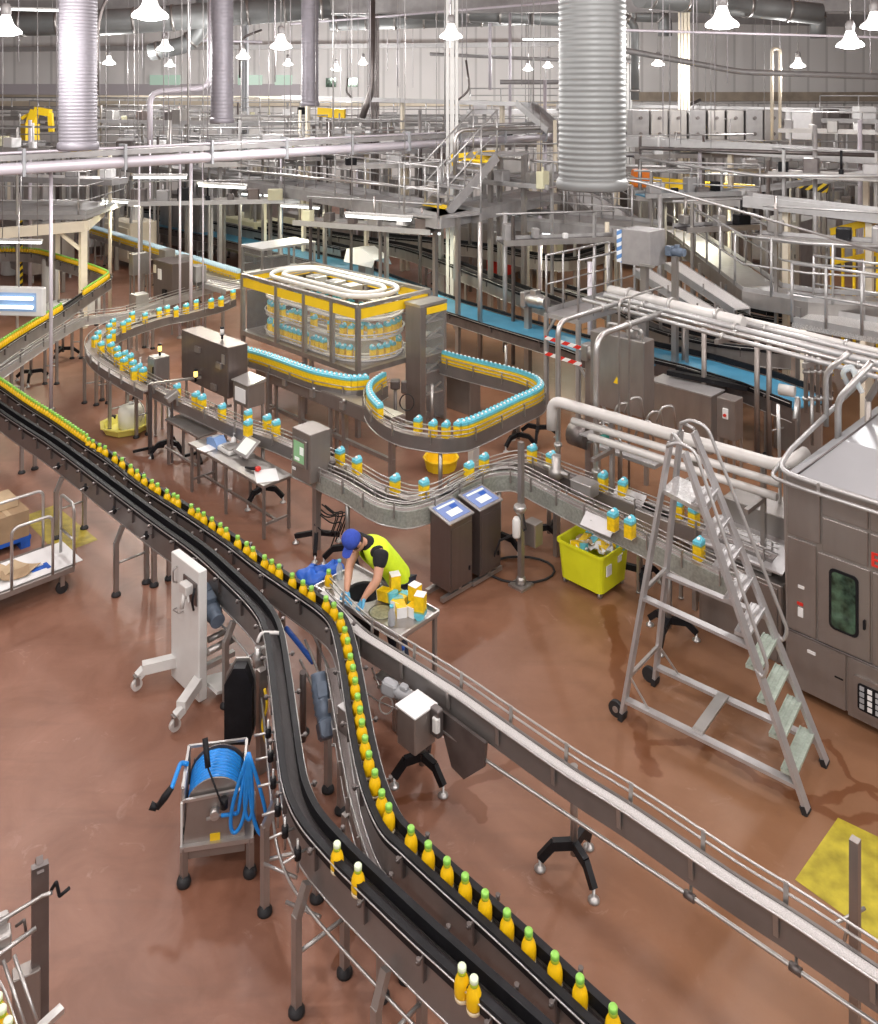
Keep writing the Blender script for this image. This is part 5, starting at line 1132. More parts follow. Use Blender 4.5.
# ------------------------------------------------------------------ the worker's table
tcn = G(399,639,.92); wd_ = (G(318,590,.92)-tcn); wd_ = V((wd_.x,wd_.y,0)).normalized(); wn = V((wd_.y, -wd_.x, 0)); wn = wn if wn.y > 0 else -wn
st = thing('sorting_table', 'stainless rimmed sorting table with a round waste hole beside the bottle lane', 'table', down(tcn,0))
TL, TW = 1.22, .55
def wt_(l, w, z=0): return tcn + wd_*l + wn*w + UP*z
# top with a real round hole
hl, hw, hr_ = .80, .30, .19
b = MB(); N_ = 32; outer = []
for i in range(N_):
    a = 2*PI*i/N_; dx, dy = math.cos(a), math.sin(a); k = min((TL-hl if dx > 0 else hl)/max(1e-6,abs(dx)), (TW-hw if dy > 0 else hw)/max(1e-6,abs(dy))); outer.append((hl+dx*k, hw+dy*k))
cor = [(0,0),(TL,0),(TL,TW),(0,TW)]
for cx_, cy_ in cor:
    i = min(range(N_), key=lambda q: (outer[q][0]-cx_)**2+(outer[q][1]-cy_)**2); outer[i] = (cx_, cy_)
inn = [(hl+hr_*math.cos(2*PI*i/N_), hw+hr_*math.sin(2*PI*i/N_)) for i in range(N_)]
vs = [wt_(x,y,0) for x,y in outer]+[wt_(x,y,0) for x,y in inn]+[wt_(x,y,-.03) for x,y in outer]+[wt_(x,y,-.03) for x,y in inn]
fs = []
for i in range(N_):
    j = (i+1)%N_; fs += [(i,j,N_+j,N_+i),(2*N_+i,3*N_+i,3*N_+j,2*N_+j),(i,2*N_+i,2*N_+j,j),(N_+i,N_+j,3*N_+j,3*N_+i)]
b.add(vs, fs); part('table_top', b, 'steel', st)
b = MB(); b.bar(wt_(0,0,.012), wt_(TL,0,.012), .02,.03); part('rim', b, 'steel_light', st); b = MB(); b.bar(wt_(0,0,.012), wt_(0,TW,.012), .02,.03); part('rim', b, 'steel_light', st)
b = MB(); b.bar(wt_(0,TW,.012), wt_(TL,TW,.012), .02,.03); part('rim', b, 'steel_light', st); b = MB(); b.bar(wt_(TL,0,.012), wt_(TL,TW,.012), .02,.03); part('rim', b, 'steel_light', st)
for l in (.03, TL-.03):
    for w in (.03, TW-.03): b = MB(); q = wt_(l,w,-.03); b.bar(q, down(q,.0), .035); part('leg', b, 'steel_warm', st)
c = wt_(hl,hw,-.45); tb = thing('waste_tub', 'black waste tub hanging under the round hole of the sorting table', 'tub', c); b = MB(); b.lathe([(0,0),(.15,0),(.175,.44),(.165,.44),(.14,.02),(0,.015)], c, 28); part('tub_wall', b, 'black', tb)
# blue bag
def blob(c, rx, ry, rz_, seed, amp=.25, n=20, m=12, zmin=-1.0):
    rnd = random.Random(seed); ph = [(rnd.uniform(0,6), rnd.uniform(2,6), rnd.uniform(2,6)) for _ in range(6)]; b = MB(); vs = []
    for i in range(m+1):
        t = PI*i/m
        for j in range(n):
            p = 2*PI*j/n; k = 1+amp*sum(math.sin(f1*t+a+f2*math.cos(p))*math.cos(f2*.7*p+a) if False else math.sin(a+f1*t)*math.sin(round(f2)*p+a) for a,f1,f2 in ph)/3
            vs.append(V(c)+V((rx*math.sin(t)*math.cos(p)*k, ry*math.sin(t)*math.sin(p)*k, max(zmin, rz_*math.cos(t)*k))))
    fs = [(i*n+j, i*n+(j+1)%n, (i+1)*n+(j+1)%n, (i+1)*n+j) for i in range(m) for j in range(n)]
    return b.add(vs, fs, True)
q = G(314,580,.78); b = blob(q, .20, .17, .13, 3); t_ = thing('blue_bag', 'crumpled blue plastic bag behind the bottle lane left of the sorting table', 'bag', down(q,.45)); part('bag_body', b, 'blue_plastic', t_); b = blob(q+V((.20,.12,.03)), .12, .10, .10, 8); part('bag_fold', b, 'blue_plastic', t_)
b = MB(); b.lathe([(.16,0),(.2,.28),(.19,.29),(.15,.01)], down(q,.42), 20); single('bag_holder', b, 'steel', 'steel ring bucket holding the blue plastic bag', 'bucket')
# bottles and cartons on the table
BG.place(wt_(1.12,.10,.002), 0, 'single green-collared juice bottle standing at the left end of the sorting table')
def wbottle(p, label, m, cap, h=.2):
    t = thing('plastic_bottle', label, 'bottle', p); b = MB(); b.lathe([(.03,0),(.034,.01),(.034,h*.6),(.016,h*.82),(.016,h*.88)], p, 14); part('bottle_body', b, m, t); b = MB(); b.lathe([(.02,h*.88),(.02,h),(0,h)], p, 12); part('cap', b, cap, t)
wbottle(wt_(1.16,.28,.002), 'clear water bottle with pale blue cap at the left end of the sorting table', 'water', 'carton_blue')
wbottle(wt_(.20,.10,.002), 'dark bottle with white label lying near the corner of the sorting table', 'grey', 'carton_blue', .19)
for (l, w, tl, rz_, lab) in [(.50,.44,(PI,0,.3),0,'upturned carton with white base up, back of the table cluster'),(.60,.33,(PI/2*.9,0,.9),0,'juice carton lying with its blue top towards the worker'),(.22,.44,(PI,0,.9),0,'upturned juice carton at the middle back of the table cluster'),(.07,.36,(PI,0,-.3),0,'upturned juice carton nearest the right end of the sorting table'),(.32,.26,(PI/2,0,2.6),0,'juice carton lying at the front left of the table cluster'),(.20,.24,(PI/2,0,-2.9),0,'juice carton lying at the front right of the table cluster'),(.15,.30,(0,PI/2,1.0),0,'juice carton lying between the lying and end cartons')]:
    z = .237 if tl[0] == PI else .052
    CT.place(wt_(l,w,z), 0, lab, tilt=tl)
c = wt_(.42,.18,.004); b = MB(); b.lathe([(0,0),(.13,.0),(.10,.004),(0,.005)], c, 14); single('juice_spill', b, mat('foamy_spill',(.27,.27,.17),.3,0,.3,30), 'thin foamy spill of juice on the sorting table', 'spill')
wbottle(down(wt_(.05,.10),.0)+UP*.42, 'pale blue plastic can under the right end of the sorting table', 'water', 'blue_plastic', .38)
b = MB(); b.box(down(wt_(.1,.2),.40), (.5,.4,.03), (wd_,wn,UP)); b.bar(down(wt_(.1,.05),.40), down(wt_(.1,.05),0), .04); b.bar(down(wt_(.1,.4),.40), down(wt_(.1,.4),0), .04); single('low_shelf', b, 'steel', 'low steel shelf beneath the right end of the sorting table', 'shelf')

# ------------------------------------------------------------------ the worker
def skin(name, joints, bones, m, parent, sub=2, root=0):
    """one continuous surface grown round a skeleton: joints = {key: (point, radius)}"""
    keys = list(joints); idx = {k: i for i, k in enumerate(keys)}; inv = wmat(parent).inverted()
    me = bpy.data.meshes.new(name); me.from_pydata([tuple(inv @ V(joints[k][0])) for k in keys], [(idx[a], idx[b_]) for a, b_ in bones], [])
    o = bpy.data.objects.new(name, me); C.objects.link(o); o.parent = parent
    sk = o.modifiers.new('skin', 'SKIN'); sk.use_smooth_shade = True; sk.branch_smoothing = .6
    for i, k in enumerate(keys):
        r = joints[k][1]; r = r if isinstance(r, tuple) else (r, r); me.skin_vertices[0].data[i].radius = r; me.skin_vertices[0].data[i].use_root = (i == root)
    ss = o.modifiers.new('sub', 'SUBSURF'); ss.levels = sub; ss.render_levels = sub
    me.materials.append(M[m])
    dg = bpy.context.evaluated_depsgraph_get(); ev = o.evaluated_get(dg); nm = bpy.data.meshes.new_from_object(ev); o.modifiers.clear(); o.data = nm
    if not nm.materials: nm.materials.append(M[m])
    nm.polygons.foreach_set('use_smooth', [True]*len(nm.polygons)); return o
fwd = V((-.80,-.60,0)).normalized(); lft = V((.60,-.80,0)).normalized()      # the way he faces, and his left
hip = V((-.44, 9.03, .93)); wk = thing('worker', 'person in yellow hi-vis vest and blue cap bending over the sorting table', 'person', V((-.42, 9.06, 0)))
waist = hip + fwd*.10 + UP*.17; chest = hip + fwd*.26 + UP*.36; neck = hip + fwd*.40 + UP*.50; head = hip + fwd*.52 + UP*.555
LS = chest + lft*.19 + fwd*.06 + UP*.07; RS = chest - lft*.19 + fwd*.06 + UP*.07
LH = G(361,601,1.00); RH = G(346,596,1.0)
LE = LS.lerp(LH,.5) + lft*.06 - fwd*.03 - UP*.02; RE = RS.lerp(RH,.52) - lft*.05 - fwd*.02 + V((-.03,0,0))
LHp = hip+lft*.10-UP*.04; RHp = hip-lft*.10-UP*.04; LK = LHp*1.0; LK = V((LHp.x,LHp.y,.50))+fwd*.05; RK = V((RHp.x,RHp.y,.50))+fwd*.03; LA = V((LHp.x,LHp.y,.09))-fwd*.03; RA = V((RHp.x,RHp.y,.09))-fwd*.05
J = {'pelvis':(hip,(.13,.10)),'waist':(waist,(.125,.095)),'chest':(chest,(.15,.11)),'ub':(neck.lerp(chest,.45),(.11,.09)),'neck':(neck,.055),'jaw':(neck.lerp(head,.6)+fwd*.03,.062),'head':(head,.083),'crown':(head+fwd*.03+UP*.06,.06),
 'ls':(LS,.062),'le':(LE,.046),'lf':(LE.lerp(LH,.3),.047),'lw':(LH.lerp(LE,.22),.031),'rs':(RS,.062),'re':(RE,.046),'rf':(RE.lerp(RH,.3),.047),'rw':(RH.lerp(RE,.22),.031),
 'lh':(LHp,.080),'lk':(LK,.062),'lc':(LK.lerp(LA,.3),.06),'la':(LA,.042),'rh':(RHp,.080),'rk':(RK,.062),'rc':(RK.lerp(RA,.3),.06),'ra':(RA,.042)}
B = [('pelvis','waist'),('waist','chest'),('chest','ub'),('ub','neck'),('neck','jaw'),('jaw','head'),('head','crown'),('ub','ls'),('ls','le'),('le','lf'),('lf','lw'),('ub','rs'),('rs','re'),('re','rf'),('rf','rw'),('pelvis','lh'),('lh','lk'),('lk','lc'),('lc','la'),('pelvis','rh'),('rh','rk'),('rk','rc'),('rc','ra')]
# palms and five fingers are joints of the same body surface
def hand(J, B, wk_, wrist, target, across, side, curl):
    d = (target-wrist).normalized(); palm = wrist + d*.055; J[wk_+'p'] = (palm, (.030,.018)); B.append((wk_, wk_+'p')); J[wk_+'q'] = (wrist+d*.09, (.036,.016)); B.append((wk_+'p', wk_+'q'))
    for i, (o, L) in enumerate([(-.030,.060),(-.010,.072),(.011,.068),(.030,.052)]):
        k = wk_+'f%d' % i; base = wrist+d*.10+across*o; J[k+'a'] = (base, .0105); J[k+'b'] = (base+d*L*.5-UP*curl*.3, .0095); J[k+'c'] = (base+d*L*.85-UP*curl, .0078); B += [(wk_+'q',k+'a'),(k+'a',k+'b'),(k+'b',k+'c')]
    k = wk_+'t'; base = wrist+d*.035+across*side*.035; J[k+'a'] = (base,.012); J[k+'b'] = (base+d*.03+across*side*.028,.0105); J[k+'c'] = (base+d*.06+across*side*.03-UP*.01,.009); B += [(wk_+'p',k+'a'),(k+'a',k+'b'),(k+'b',k+'c')]
Jb, Bb = dict(J), list(B)
aL = (LH-J['lw'][0]).normalized().cross(UP).normalized(); aR = (RH-J['rw'][0]).normalized().cross(UP).normalized()
hand(Jb, Bb, 'lw', J['lw'][0], LH+V((0,0,-.02)), aL, -1, .03); hand(Jb, Bb, 'rw', J['rw'][0], RH+V((.02,-.02,-.05)), aR, 1, .03)
skin('body', Jb, Bb, 'skin', wk)
def grow(keys, bones, extra, m, name, over={}, parent=wk, src=J):
    jj = {}
    for k in keys:
        p, r = src[k]; r = r if isinstance(r, tuple) else (r, r); jj[k] = over.get(k, (p, (r[0]+extra, r[1]+extra)))
    return skin(name, jj, bones, m, parent)
grow(['pelvis','waist','chest','ub','ls','rs','le2','re2'] if False else ['pelvis','waist','chest','ub','ls','rs'], [('pelvis','waist'),('waist','chest'),('chest','ub'),('ub','ls'),('ub','rs')], .010, 'shirt', 'shirt')
skin('collar', {'a':(chest.lerp(neck,.6),(.13,.115)),'b':(neck.lerp(chest,.14),(.088,.084)),'c':(neck+fwd*.01,(.074,.072))}, [('a','b'),('b','c')], 'shirt', wk)
for s, S, E in (('l',LS,LE),('r',RS,RE)):
    a = S.lerp(E,-.22); b_ = S.lerp(E,.62 if s == 'l' else .42); skin('sleeve', {'a':(a,.085),'b':(a.lerp(b_,.4),.086),'c':(b_,.068)}, [('a','b'),('b','c')], 'shirt', wk)
grow(['pelvis','lh','lk','lc','la','rh','rk','rc','ra'], [('pelvis','lh'),('lh','lk'),('lk','lc'),('lc','la'),('pelvis','rh'),('rh','rk'),('rk','rc'),('rc','ra')], .014, 'trousers', 'trousers')
# vest: an open-fronted shell round the trunk made of rings, with arm openings left free
def trunk(name, m, off, g0, g1, k0=0.0, k1=1.0, zlow=None):
    ax_pts = [(hip-UP*.11-fwd*.01,.170,.150),(hip-UP*.05,.168,.145),(hip+UP*.02,.165,.135),(waist,.160,.130),(waist.lerp(chest,.5),.175,.135),(chest,.195,.140),(chest.lerp(neck,.28),.200,.130),(chest.lerp(neck,.52),.165,.110),(chest.lerp(neck,.72),.105,.085),(chest.lerp(neck,.84),.078,.070)]
    sp = (neck-hip).normalized(); fr = (fwd - sp*fwd.dot(sp)).normalized(); b = MB(); n = 26; rings = []
    for c, rl, rf in ax_pts:
        rings.append([c + lft*math.cos(a)*(rl+off) + fr*math.sin(a)*(rf+off) for a in [math.radians(90+g0+(360-g0-g1)*i/(n-1)) for i in range(n)]])
    vs = sum(rings, []); m_ = len(rings); fs = [(i*n+j,i*n+j+1,(i+1)*n+j+1,(i+1)*n+j) for i in range(m_-1) for j in range(n-1)]
    inn = []
    for (c, rl, rf), R_ in zip(ax_pts, rings): inn += [p + (c-p).normalized()*.008 for p in R_]
    N0 = len(vs); fs += [tuple(N0+q for q in reversed(f)) for f in list(fs)]
    for j in range(n-1): fs += [(j,N0+j,N0+j+1,j+1), ((m_-1)*n+j+1, N0+(m_-1)*n+j+1, N0+(m_-1)*n+j, (m_-1)*n+j)]
    for i in range(m_-1): fs += [(i*n,(i+1)*n,N0+(i+1)*n,N0+i*n),(i*n+n-1,N0+i*n+n-1,N0+(i+1)*n+n-1,(i+1)*n+n-1)]
    b.add(vs+inn, fs, True); return part(name, b, m, wk)
trunk('hi_vis_vest', 'yellow_neon', .008, 20, 20)

# head: face with nose, ears, hair, cap
hz_ = (fwd*.55 - UP*.84).normalized(); hu = (UP*.62 + fwd*.78).normalized(); hs = lft
look = (fwd*.72 - UP*.70).normalized(); crown = (UP*.70 + fwd*.72).normalized()
hc = head + look*.01
b = MB(); prof = [(0,-.125),(.045,-.12),(.062,-.095),(.072,-.05),(.080,0),(.082,.04),(.072,.08),(.045,.105),(0,.112)]
b.lathe(prof, hc, 24, (lft, look, crown)); part('head_shape', b, 'skin', wk)
b = MB(); b.tube([hc+look*.074+crown*.0, hc+look*.098-crown*.035, hc+look*.082-crown*.045], [.009,.014,.010], 8); nose = part('nose', b, 'skin', wk)
for s in (-1,1):
    b = MB(); b.lathe([(0,-.006),(.026,-.004),(.03,.003),(0,.006)], hc+lft*s*.083-crown*.015-look*.005, 12, (look, crown, lft*s)); part('ear', b, 'skin', wk)
    b = MB(); b.lathe([(0,-.006),(.011,-.003),(.011,.003),(0,.006)], hc+look*.074+lft*s*.030+crown*.004, 10, (lft, crown, look)); part('eye', b, 'paper', wk)
b = MB(); b.tube([hc+look*.076-lft*.022-crown*.068, hc+look*.084-crown*.072, hc+look*.076+lft*.022-crown*.068], .006, 6); part('mouth', b, mat('lips',(.35,.12,.09),.5), wk)
b = MB(); b.lathe([(.078,-.05),(.084,-.02),(.086,.02),(.08,.06)], hc-look*.008, 24, (lft, look, crown)); part('hair', b, 'hair', wk)
b = MB(); b.lathe([(.094,.000),(.096,.030),(.092,.065),(.076,.100),(.045,.122),(0,.128)], hc, 24, (lft, look, crown)); cp_ = part('cap', b, 'blue_cloth', wk)
b = MB(); vs = []
for i in range(9):
    a = math.radians(-52+104*i/8); e = V(lft)*math.sin(a)*.090+look*math.cos(a)*.088; o_ = V(lft)*math.sin(a)*.088+look*(math.cos(a)*.10+.075); 
    for q in (hc+e+crown*.010, hc+o_+crown*(-.008-.01*abs(math.sin(a))), hc+e+crown*.002, hc+o_+crown*(-.014-.01*abs(math.sin(a)))): vs.append(q)
fs = []
for i in range(8): a = i*4; fs += [(a,a+1,a+5,a+4),(a+2,a+6,a+7,a+3),(a+1,a+3,a+7,a+5),(a,a+4,a+6,a+2)]
fs += [(0,2,3,1),(32,33,35,34)]
b.add(vs, fs); part('peak', b, 'blue_cloth', cp_)
# gloves cover palm and fingers
for w_, W_, H_ in (('lw',J['lw'][0],LH+V((0,0,-.02))),('rw',J['rw'][0],RH+V((.02,-.02,-.05)))):
    ks = [k for k in Jb if k.startswith(w_)]; jj = {}
    for k in ks:
        p, r = Jb[k]; r = r if isinstance(r, tuple) else (r, r); jj[k] = (p, (r[0]+.0035, r[1]+.0035))
    bb = [(a, c) for a, c in Bb if a in ks and c in ks]; skin('glove', jj, bb, 'glove', wk)
for s, A in ((1,LA),(-1,RA)):
    b = MB(); f = V((A.x,A.y,0)); b.box(f+fwd*.05+UP*.045, (.26,.095,.085), (fwd,lft,UP), .03); b.box(f+fwd*.05+UP*.01, (.28,.105,.02), (fwd,lft,UP)); part('shoe', b, 'black', wk)
# ------------------------------------------------------------------ pipework and platform at right
def E1p(p, l): return V(p) + E1*l
A0 = G(558,541); hA = 2.93
pipe('tall bent steel pipe rising left of the tank, nearest the hairpin loop', [A0, A0+UP*hA, A0+UP*hA+E2*2.3], .036, 'steel_light', .2, flanges=2)
b0 = V((2.0,11.0,0)); pipe('tall bent steel pipe rising in front of the tank', [b0, b0+UP*2.9, b0+UP*2.9+E2*1.9], .040, 'steel_light', .25, flanges=2)
for k,(x,y,l) in enumerate([(619,300,'thin vertical pipe in front of the tank, left one'),(629,297,'thin vertical pipe in front of the tank, right one')]):
    q = Q(x,y,11.9+k*.2); pipe(l, [down(q,.0), q, q+E2*.9], .018, 'steel', .12)
# pipe rack along the room
R0_ = Q(610,290,13.1); E1_, E2_ = E1, E2; RD = (V((4.95,9.94,R0_.z))-R0_).normalized(); RN = V((-RD.y, RD.x, 0))
for k,(o,z,r,m) in enumerate([(0,0,.075,'white_pipe'),(.22,-.08,.035,'rail'),(.17,-.14,.03,'steel_light'),(-.12,-.06,.045,'rail'),(-.22,-.10,.03,'steel_light'),(.30,-.05,.04,'white_pipe'),(-.34,-.14,.03,'rail')]):
    s = R0_ + RN*o + UP*z + RD*(.0 if k == 0 else .25-.08*k); L = [2.3,4.6,4.7,4.5,4.8,4.4,4.9][k]
    pts = [s, s+RD*L]
    pipe(['thick white lagged pipe at the near end of the overhead pipe rack','overhead rack pipe, second','overhead rack pipe, third','overhead rack pipe, fourth','overhead rack pipe, fifth','overhead rack pipe, sixth','overhead rack pipe, nearest the filler'][k] + ('' if k == 0 else ' of the steel pipes in the pipe rack'), pts, r, m, .1, flanges=3)
rk = thing('pipe_rack', 'steel pipe rack frame with square posts behind the ladder', 'rack', down(R0_,0)+E1*1)
for l in (.9, 2.2, 3.4, 4.6):
    b = MB(); q = R0_+RD*l; b.bar(q+UP*-.2-RN*.45, q-UP*.2+RN*.4, .05, .06); part('cross_beam', b, 'steel', rk)
for x, y, yf in [(684,319,410),(704,336,440),(757,343,456),(769,345,458)]:
    f = G(x,yf); top = EYE-(y-HY)*f.y/F; b = MB(); b.tube([f, f+UP*(top+.15)], .045, 10); p_ = part('post', b, 'steel_warm', rk); b = MB(); b.lathe([(.07,0),(.07,.02),(.04,.06)], f, 12); part('post_foot', b, 'rubber', p_)
b = MB(); f = V((3.85,12.2,0)); 
# tank
tk = cabinet('tank_cabinet', 'tall steel tank box with a yellow warning triangle behind the bent pipes', 'tank', G(644,419,1.06), .98, .30, 1.15, 'steel', .0, seams=False); q = G(644,419,1.06)
b = MB(); b.prism([(-.06,0),(.06,0),(0,.11)], .006, q-E1*.48-E2*.008+UP*.42, (E1,E2,UP)); part('warning_triangle', b, 'yellow', tk)
b = MB(); b.tube([q-E1*.3+E2*.15+UP*1.15, q-E1*.3+E2*.15+UP*1.32], .09, 12); b.tube(round_path([q-E1*.7+E2*.1+UP*1.15, q-E1*.7+E2*.1+UP*1.3, q-E1*.1+E2*.1+UP*1.3, q-E1*.1+E2*.1+UP*1.15], .06), .03, 8); part('top_fitting', b, 'steel_light', tk)
for l in (.05,.93):
    b = MB(); b.bar(down(q,0)-E1*l+E2*.15, q-E1*l+E2*.15, .06); part('leg', b, 'steel', tk)
pump = thing('transfer_pump', 'pump with green motor and hose fittings under the white pipes', 'pump', G(590,520)); q = G(590,520)+UP*.9
b = MB(); b.tube([q-E1*.3+UP*.25, q-E1*.02+UP*.25], .17, 16); part('dark_shroud', b, 'steel_dark', pump); b = MB(); b.tube([q+E1*.1+UP*.3, q+E1*.3+UP*.3], .10, 14); part('motor', b, mat('green_paint',(.02,.22,.18),.4), pump); b = MB(); b.bar(q-UP*.9, q+UP*.2, .1); part('pedestal', b, 'steel', pump)
b = MB()
for k in range(7): 
    a = q+V((.1+.22*k*.7,.35+.05*(k%3),.1+.12*(k%4))); b.tube(round_path([a, a+V((.08,0,.22)), a+V((.22,-.05,.26)), a+V((.28,0,-.1))], .07), .02, 6)
part('hose_fittings', b, 'steel_light', pump)
# thick white pipes low
w0 = G(566,404,2.0); w1 = G(783,467,2.0); dw = (w1-w0).normalized()
pipe('thickest white pipe running from the elbow to the filling machine', [down(w0,1.62)-dw*.22, w0-dw*.22, w1, w1+E2*.35+UP*.08+E1*.1], .068, 'white_pipe', .16, flanges=0, n=18)
pipe('middle white pipe below the thickest one', [w0+dw*.15-UP*.155-E2*.07, w1-UP*.155-E2*.07], .045, 'white_pipe', flanges=0, n=14)
pipe('lowest white pipe of the three above the carton tracks', [w0+dw*.45-UP*.25-E2*.15, w1-UP*.27-E2*.15], .045, 'white_pipe', flanges=0, n=14)
for l in (.6,1.7,2.5):
    q = w0+dw*l; b = MB(); b.bar(down(q,0)+E2*.12, q+E2*.12, .05); t = thing('pipe_support', ['pipe support post near the elbow of the white pipes','pipe support post midway along the white pipes','pipe support post near the filler end of the white pipes'][[.6,1.7,2.5].index(l)], 'post', down(q,0)+E2*.12); part('post', b, 'steel', t); b = MB(); b.bar(q-E2*.3-UP*.46, q+E2*.14-UP*.46, .05); part('arm', b, 'steel', t)
vb = thing('valve_block', 'steel valve block under the elbow of the white pipes', 'valve', down(w0,0)); b = MB(); q = down(w0,1.0)-dw*.15; b.lathe([(.05,0),(.1,.03),(.1,.12),(.06,.15),(.06,.3)], q, 12); b.tube([q+UP*.1-E1*.2, q+UP*.1+E1*.2], .035, 8); part('valve_body', b, 'steel', vb); b = MB(); b.bar(down(q,0), q, .06); part('stand', b, 'steel', vb)
for k,(x,y,L_,h_,lab) in enumerate([(597,432,.5,.35,'angled pale plate on the pump behind the white pipe elbow'),]):
    q = Q(x,y,11.2); b = MB(); b.box(q, (.45,.16,.02), ((E1*.2+E2).normalized(),(E1).normalized(),UP)); single('guard_plate', b, 'alu', lab, 'plate')
pipe('small bent steel tube standing behind the carton pair on the upper straight', [G(621,480,.9), G(621,480,.9)+UP*.55, G(621,480,.9)+UP*.6-E1*.28, G(621,480,.9)+UP*.85-E1*.32], .02, 'steel_light', .1)
# extra track machinery around the lower track
for k,(x,y,L,W,H,z,m,lab) in enumerate([(672,545,.5,.3,.25,.75,'steel','steel drive box on the lower carton track behind the ladder'),(590,500,.3,.2,.16,1.02,'steel_light','small bright bracket block left of the chute plate'),(655,470,.9,.35,.06,1.15,'alu','flat bright tray under the white pipes behind the tracks'),(700,560,.55,.3,.22,.5,'steel_warm','low steel box under the track behind the ladder')]):
    cabinet('track_box', lab, 'box', G(x,y,z), L, W, H, m, z if z>.3 and k in (0,3) else 0, seams=False)
# plates and boxes behind, mid right
mid = [(822,462,.0,.80,.05,.90,'steel','large flat steel guard plate standing behind the filling machine'),(711,455,.0,1.15,.45,.95,'steel','steel box with white top beside the tank'),(735,442,.62,.30,.28,.62,'steel_warm','small control box with a red switch behind the ladder top')]
for x,y,z,L,W,H,m,lab in mid:
    t = cabinet('guard_cabinet', lab, 'cabinet', G(x,y,z), L, W, H, m, z, seams=False)
    if W == .28:
        q = G(x,y,z); b = MB(); b.box(q-E1*.15-E2*.015+UP*.40, (.09,.03,.16), (E1,E2,UP), .008); sw = part('switch_plate', b, 'paper', t); b = MB(); b.tube([q-E1*.15-E2*.03+UP*.38, q-E1*.15-E2*.05+UP*.38], .025, 10); part('red_switch', b, 'red', sw)
    if W == .45: q = G(x,y,z); b = MB(); b.cbox(q+UP*(H+.002)+E1*.01-E2*.01, L+.02, W+.02, .02); part('lid', b, 'alu', t)
# drainage conveyor strut cluster by the filler post
for k,(x0,y0,x1,y1,D,r,lab) in enumerate([(780,470,778,405,9.9,.02,'thin upright at the filler corner'),(798,395,795,420,10.4,.03,'hooked pipe left of the filler hood'),(812,395,812,425,10.4,.022,'second hooked pipe left of the filler hood'),(826,372,850,352,9.6,.03,'slanting pipe rising behind the filler hood'),(838,400,872,362,9.3,.035,'thicker slanting pipe over the filler hood')]):
    a = Q(x0,y0,D); c_ = Q(x1,y1,D*.98); pipe(lab, [down(a, max(.0,a.z-.6)), a, c_], r, 'steel_light', .1)
pipe('white flexible hose looped over the filler hood', [Q(848,385,9.6), Q(842,372,9.5), Q(852,365,9.5), Q(858,385,9.4), Q(862,392,9.4)], .03, 'water', .1, name='flexible_hose', cat='hose')
for k in range(5):
    x = 806+k*6; pipe(['first','second','third','fourth','fifth'][k]+' of the slim dark uprights in the valve bank left of the filler hood', [Q(x,412,10.9+k*.1), Q(x,358,10.9+k*.1), Q(x+4,352,11.2+k*.1)], .028, 'steel', .05, flanges=3)

# platform with guard rails
pf = thing('access_platform', 'raised steel platform with guard rails and red-white tape above the blue belt', 'platform', G(548,411)); c0 = V((2.56,15.9,1.8)); PL, PW = .74, 2.1
b = MB(); b.box(c0-E1*PL/2+E2*PW/2-UP*.04, (PL,PW,.08), (E1,E2,UP)); part('deck', b, 'alu', pf)
for l, w in ((0,0),(PL,0),(0,PW),(PL,PW)):
    b = MB(); q = c0-E1*l+E2*w; b.bar(down(q,0), q, .07); part('leg', b, 'rail', pf)
railing(pf, [c0-E1*PL, c0-E1*PL+E2*PW], 1.1, .5, r=.02, mids=1); railing(pf, [c0, c0+E2*PW*.9], 1.1, .45, mids=1, r=.02)
railing(pf, [c0-E1*PL, c0-E1*(PL-.02)+UP*0], 1.1, .5) if False else None
for z in (1.35,1.05):
    b = MB(); b.bar(c0-E1*PL-E2*.04+UP*(z-1.8), c0-E2*.04+E1*.1+UP*(z-1.8-.03), .012, .07); part('hazard_tape', b, 'redwhite', pf)
b = MB(); b.bar(down(c0,1.0), down(c0,.05)+E1*.6+E2*.2, .04); b.bar(down(c0-E1*PL,1.4), c0-E1*(PL-.2)-UP*.08, .04); part('brace', b, 'rail', pf)
mm = thing('drive_motor', 'bright steel drive motor beside the platform leg', 'motor', G(585,400)); q = Q(590,352,15.0); motor(mm, q, E1, .5, .14, 'steel_light'); b = MB(); b.bar(down(q,0), q, .12); part('pedestal', b, 'steel', mm)
mm = thing('drive_motor', 'bright steel drive motor between the black-edged curves and the blue belt', 'motor', G(532,320)); q = Q(528,299,18.5); motor(mm, q, E1, .5, .16, 'steel_light'); b = MB(); b.bar(down(q,0), q, .12); part('pedestal', b, 'steel', mm)

# walkway with rails descending then level at the right
wz = 2.1
wpts = [G(655,226,wz), G(676,240,wz), G(743,292,wz), G(808,303,wz), G(900,309,wz)]
wk_ = thing('raised_walkway', 'raised walkway with pale deck bending to the right edge, railed on both sides', 'walkway', down(wpts[2],0))
b = MB(); b.ribbon(wpts, -.05, -.85, -.12, 0); part('deck', b, 'alu', wk_)
b = MB(); b.ribbon(wpts, .02, -.05, -.28, .02); part('side_beam', b, 'steel', wk_)
railing(wk_, offset(wpts, 0), 1.1, 1.1, r=.026, mids=1); railing(wk_, offset(wpts, -.9), 1.1, 1.1, r=.026, mids=1)
for p, t in walk(wpts, 2.2, start=.6):
    b = MB(); b.bar(down(p,0), p-UP*.1, .09); part('support_post', b, 'steel', wk_)
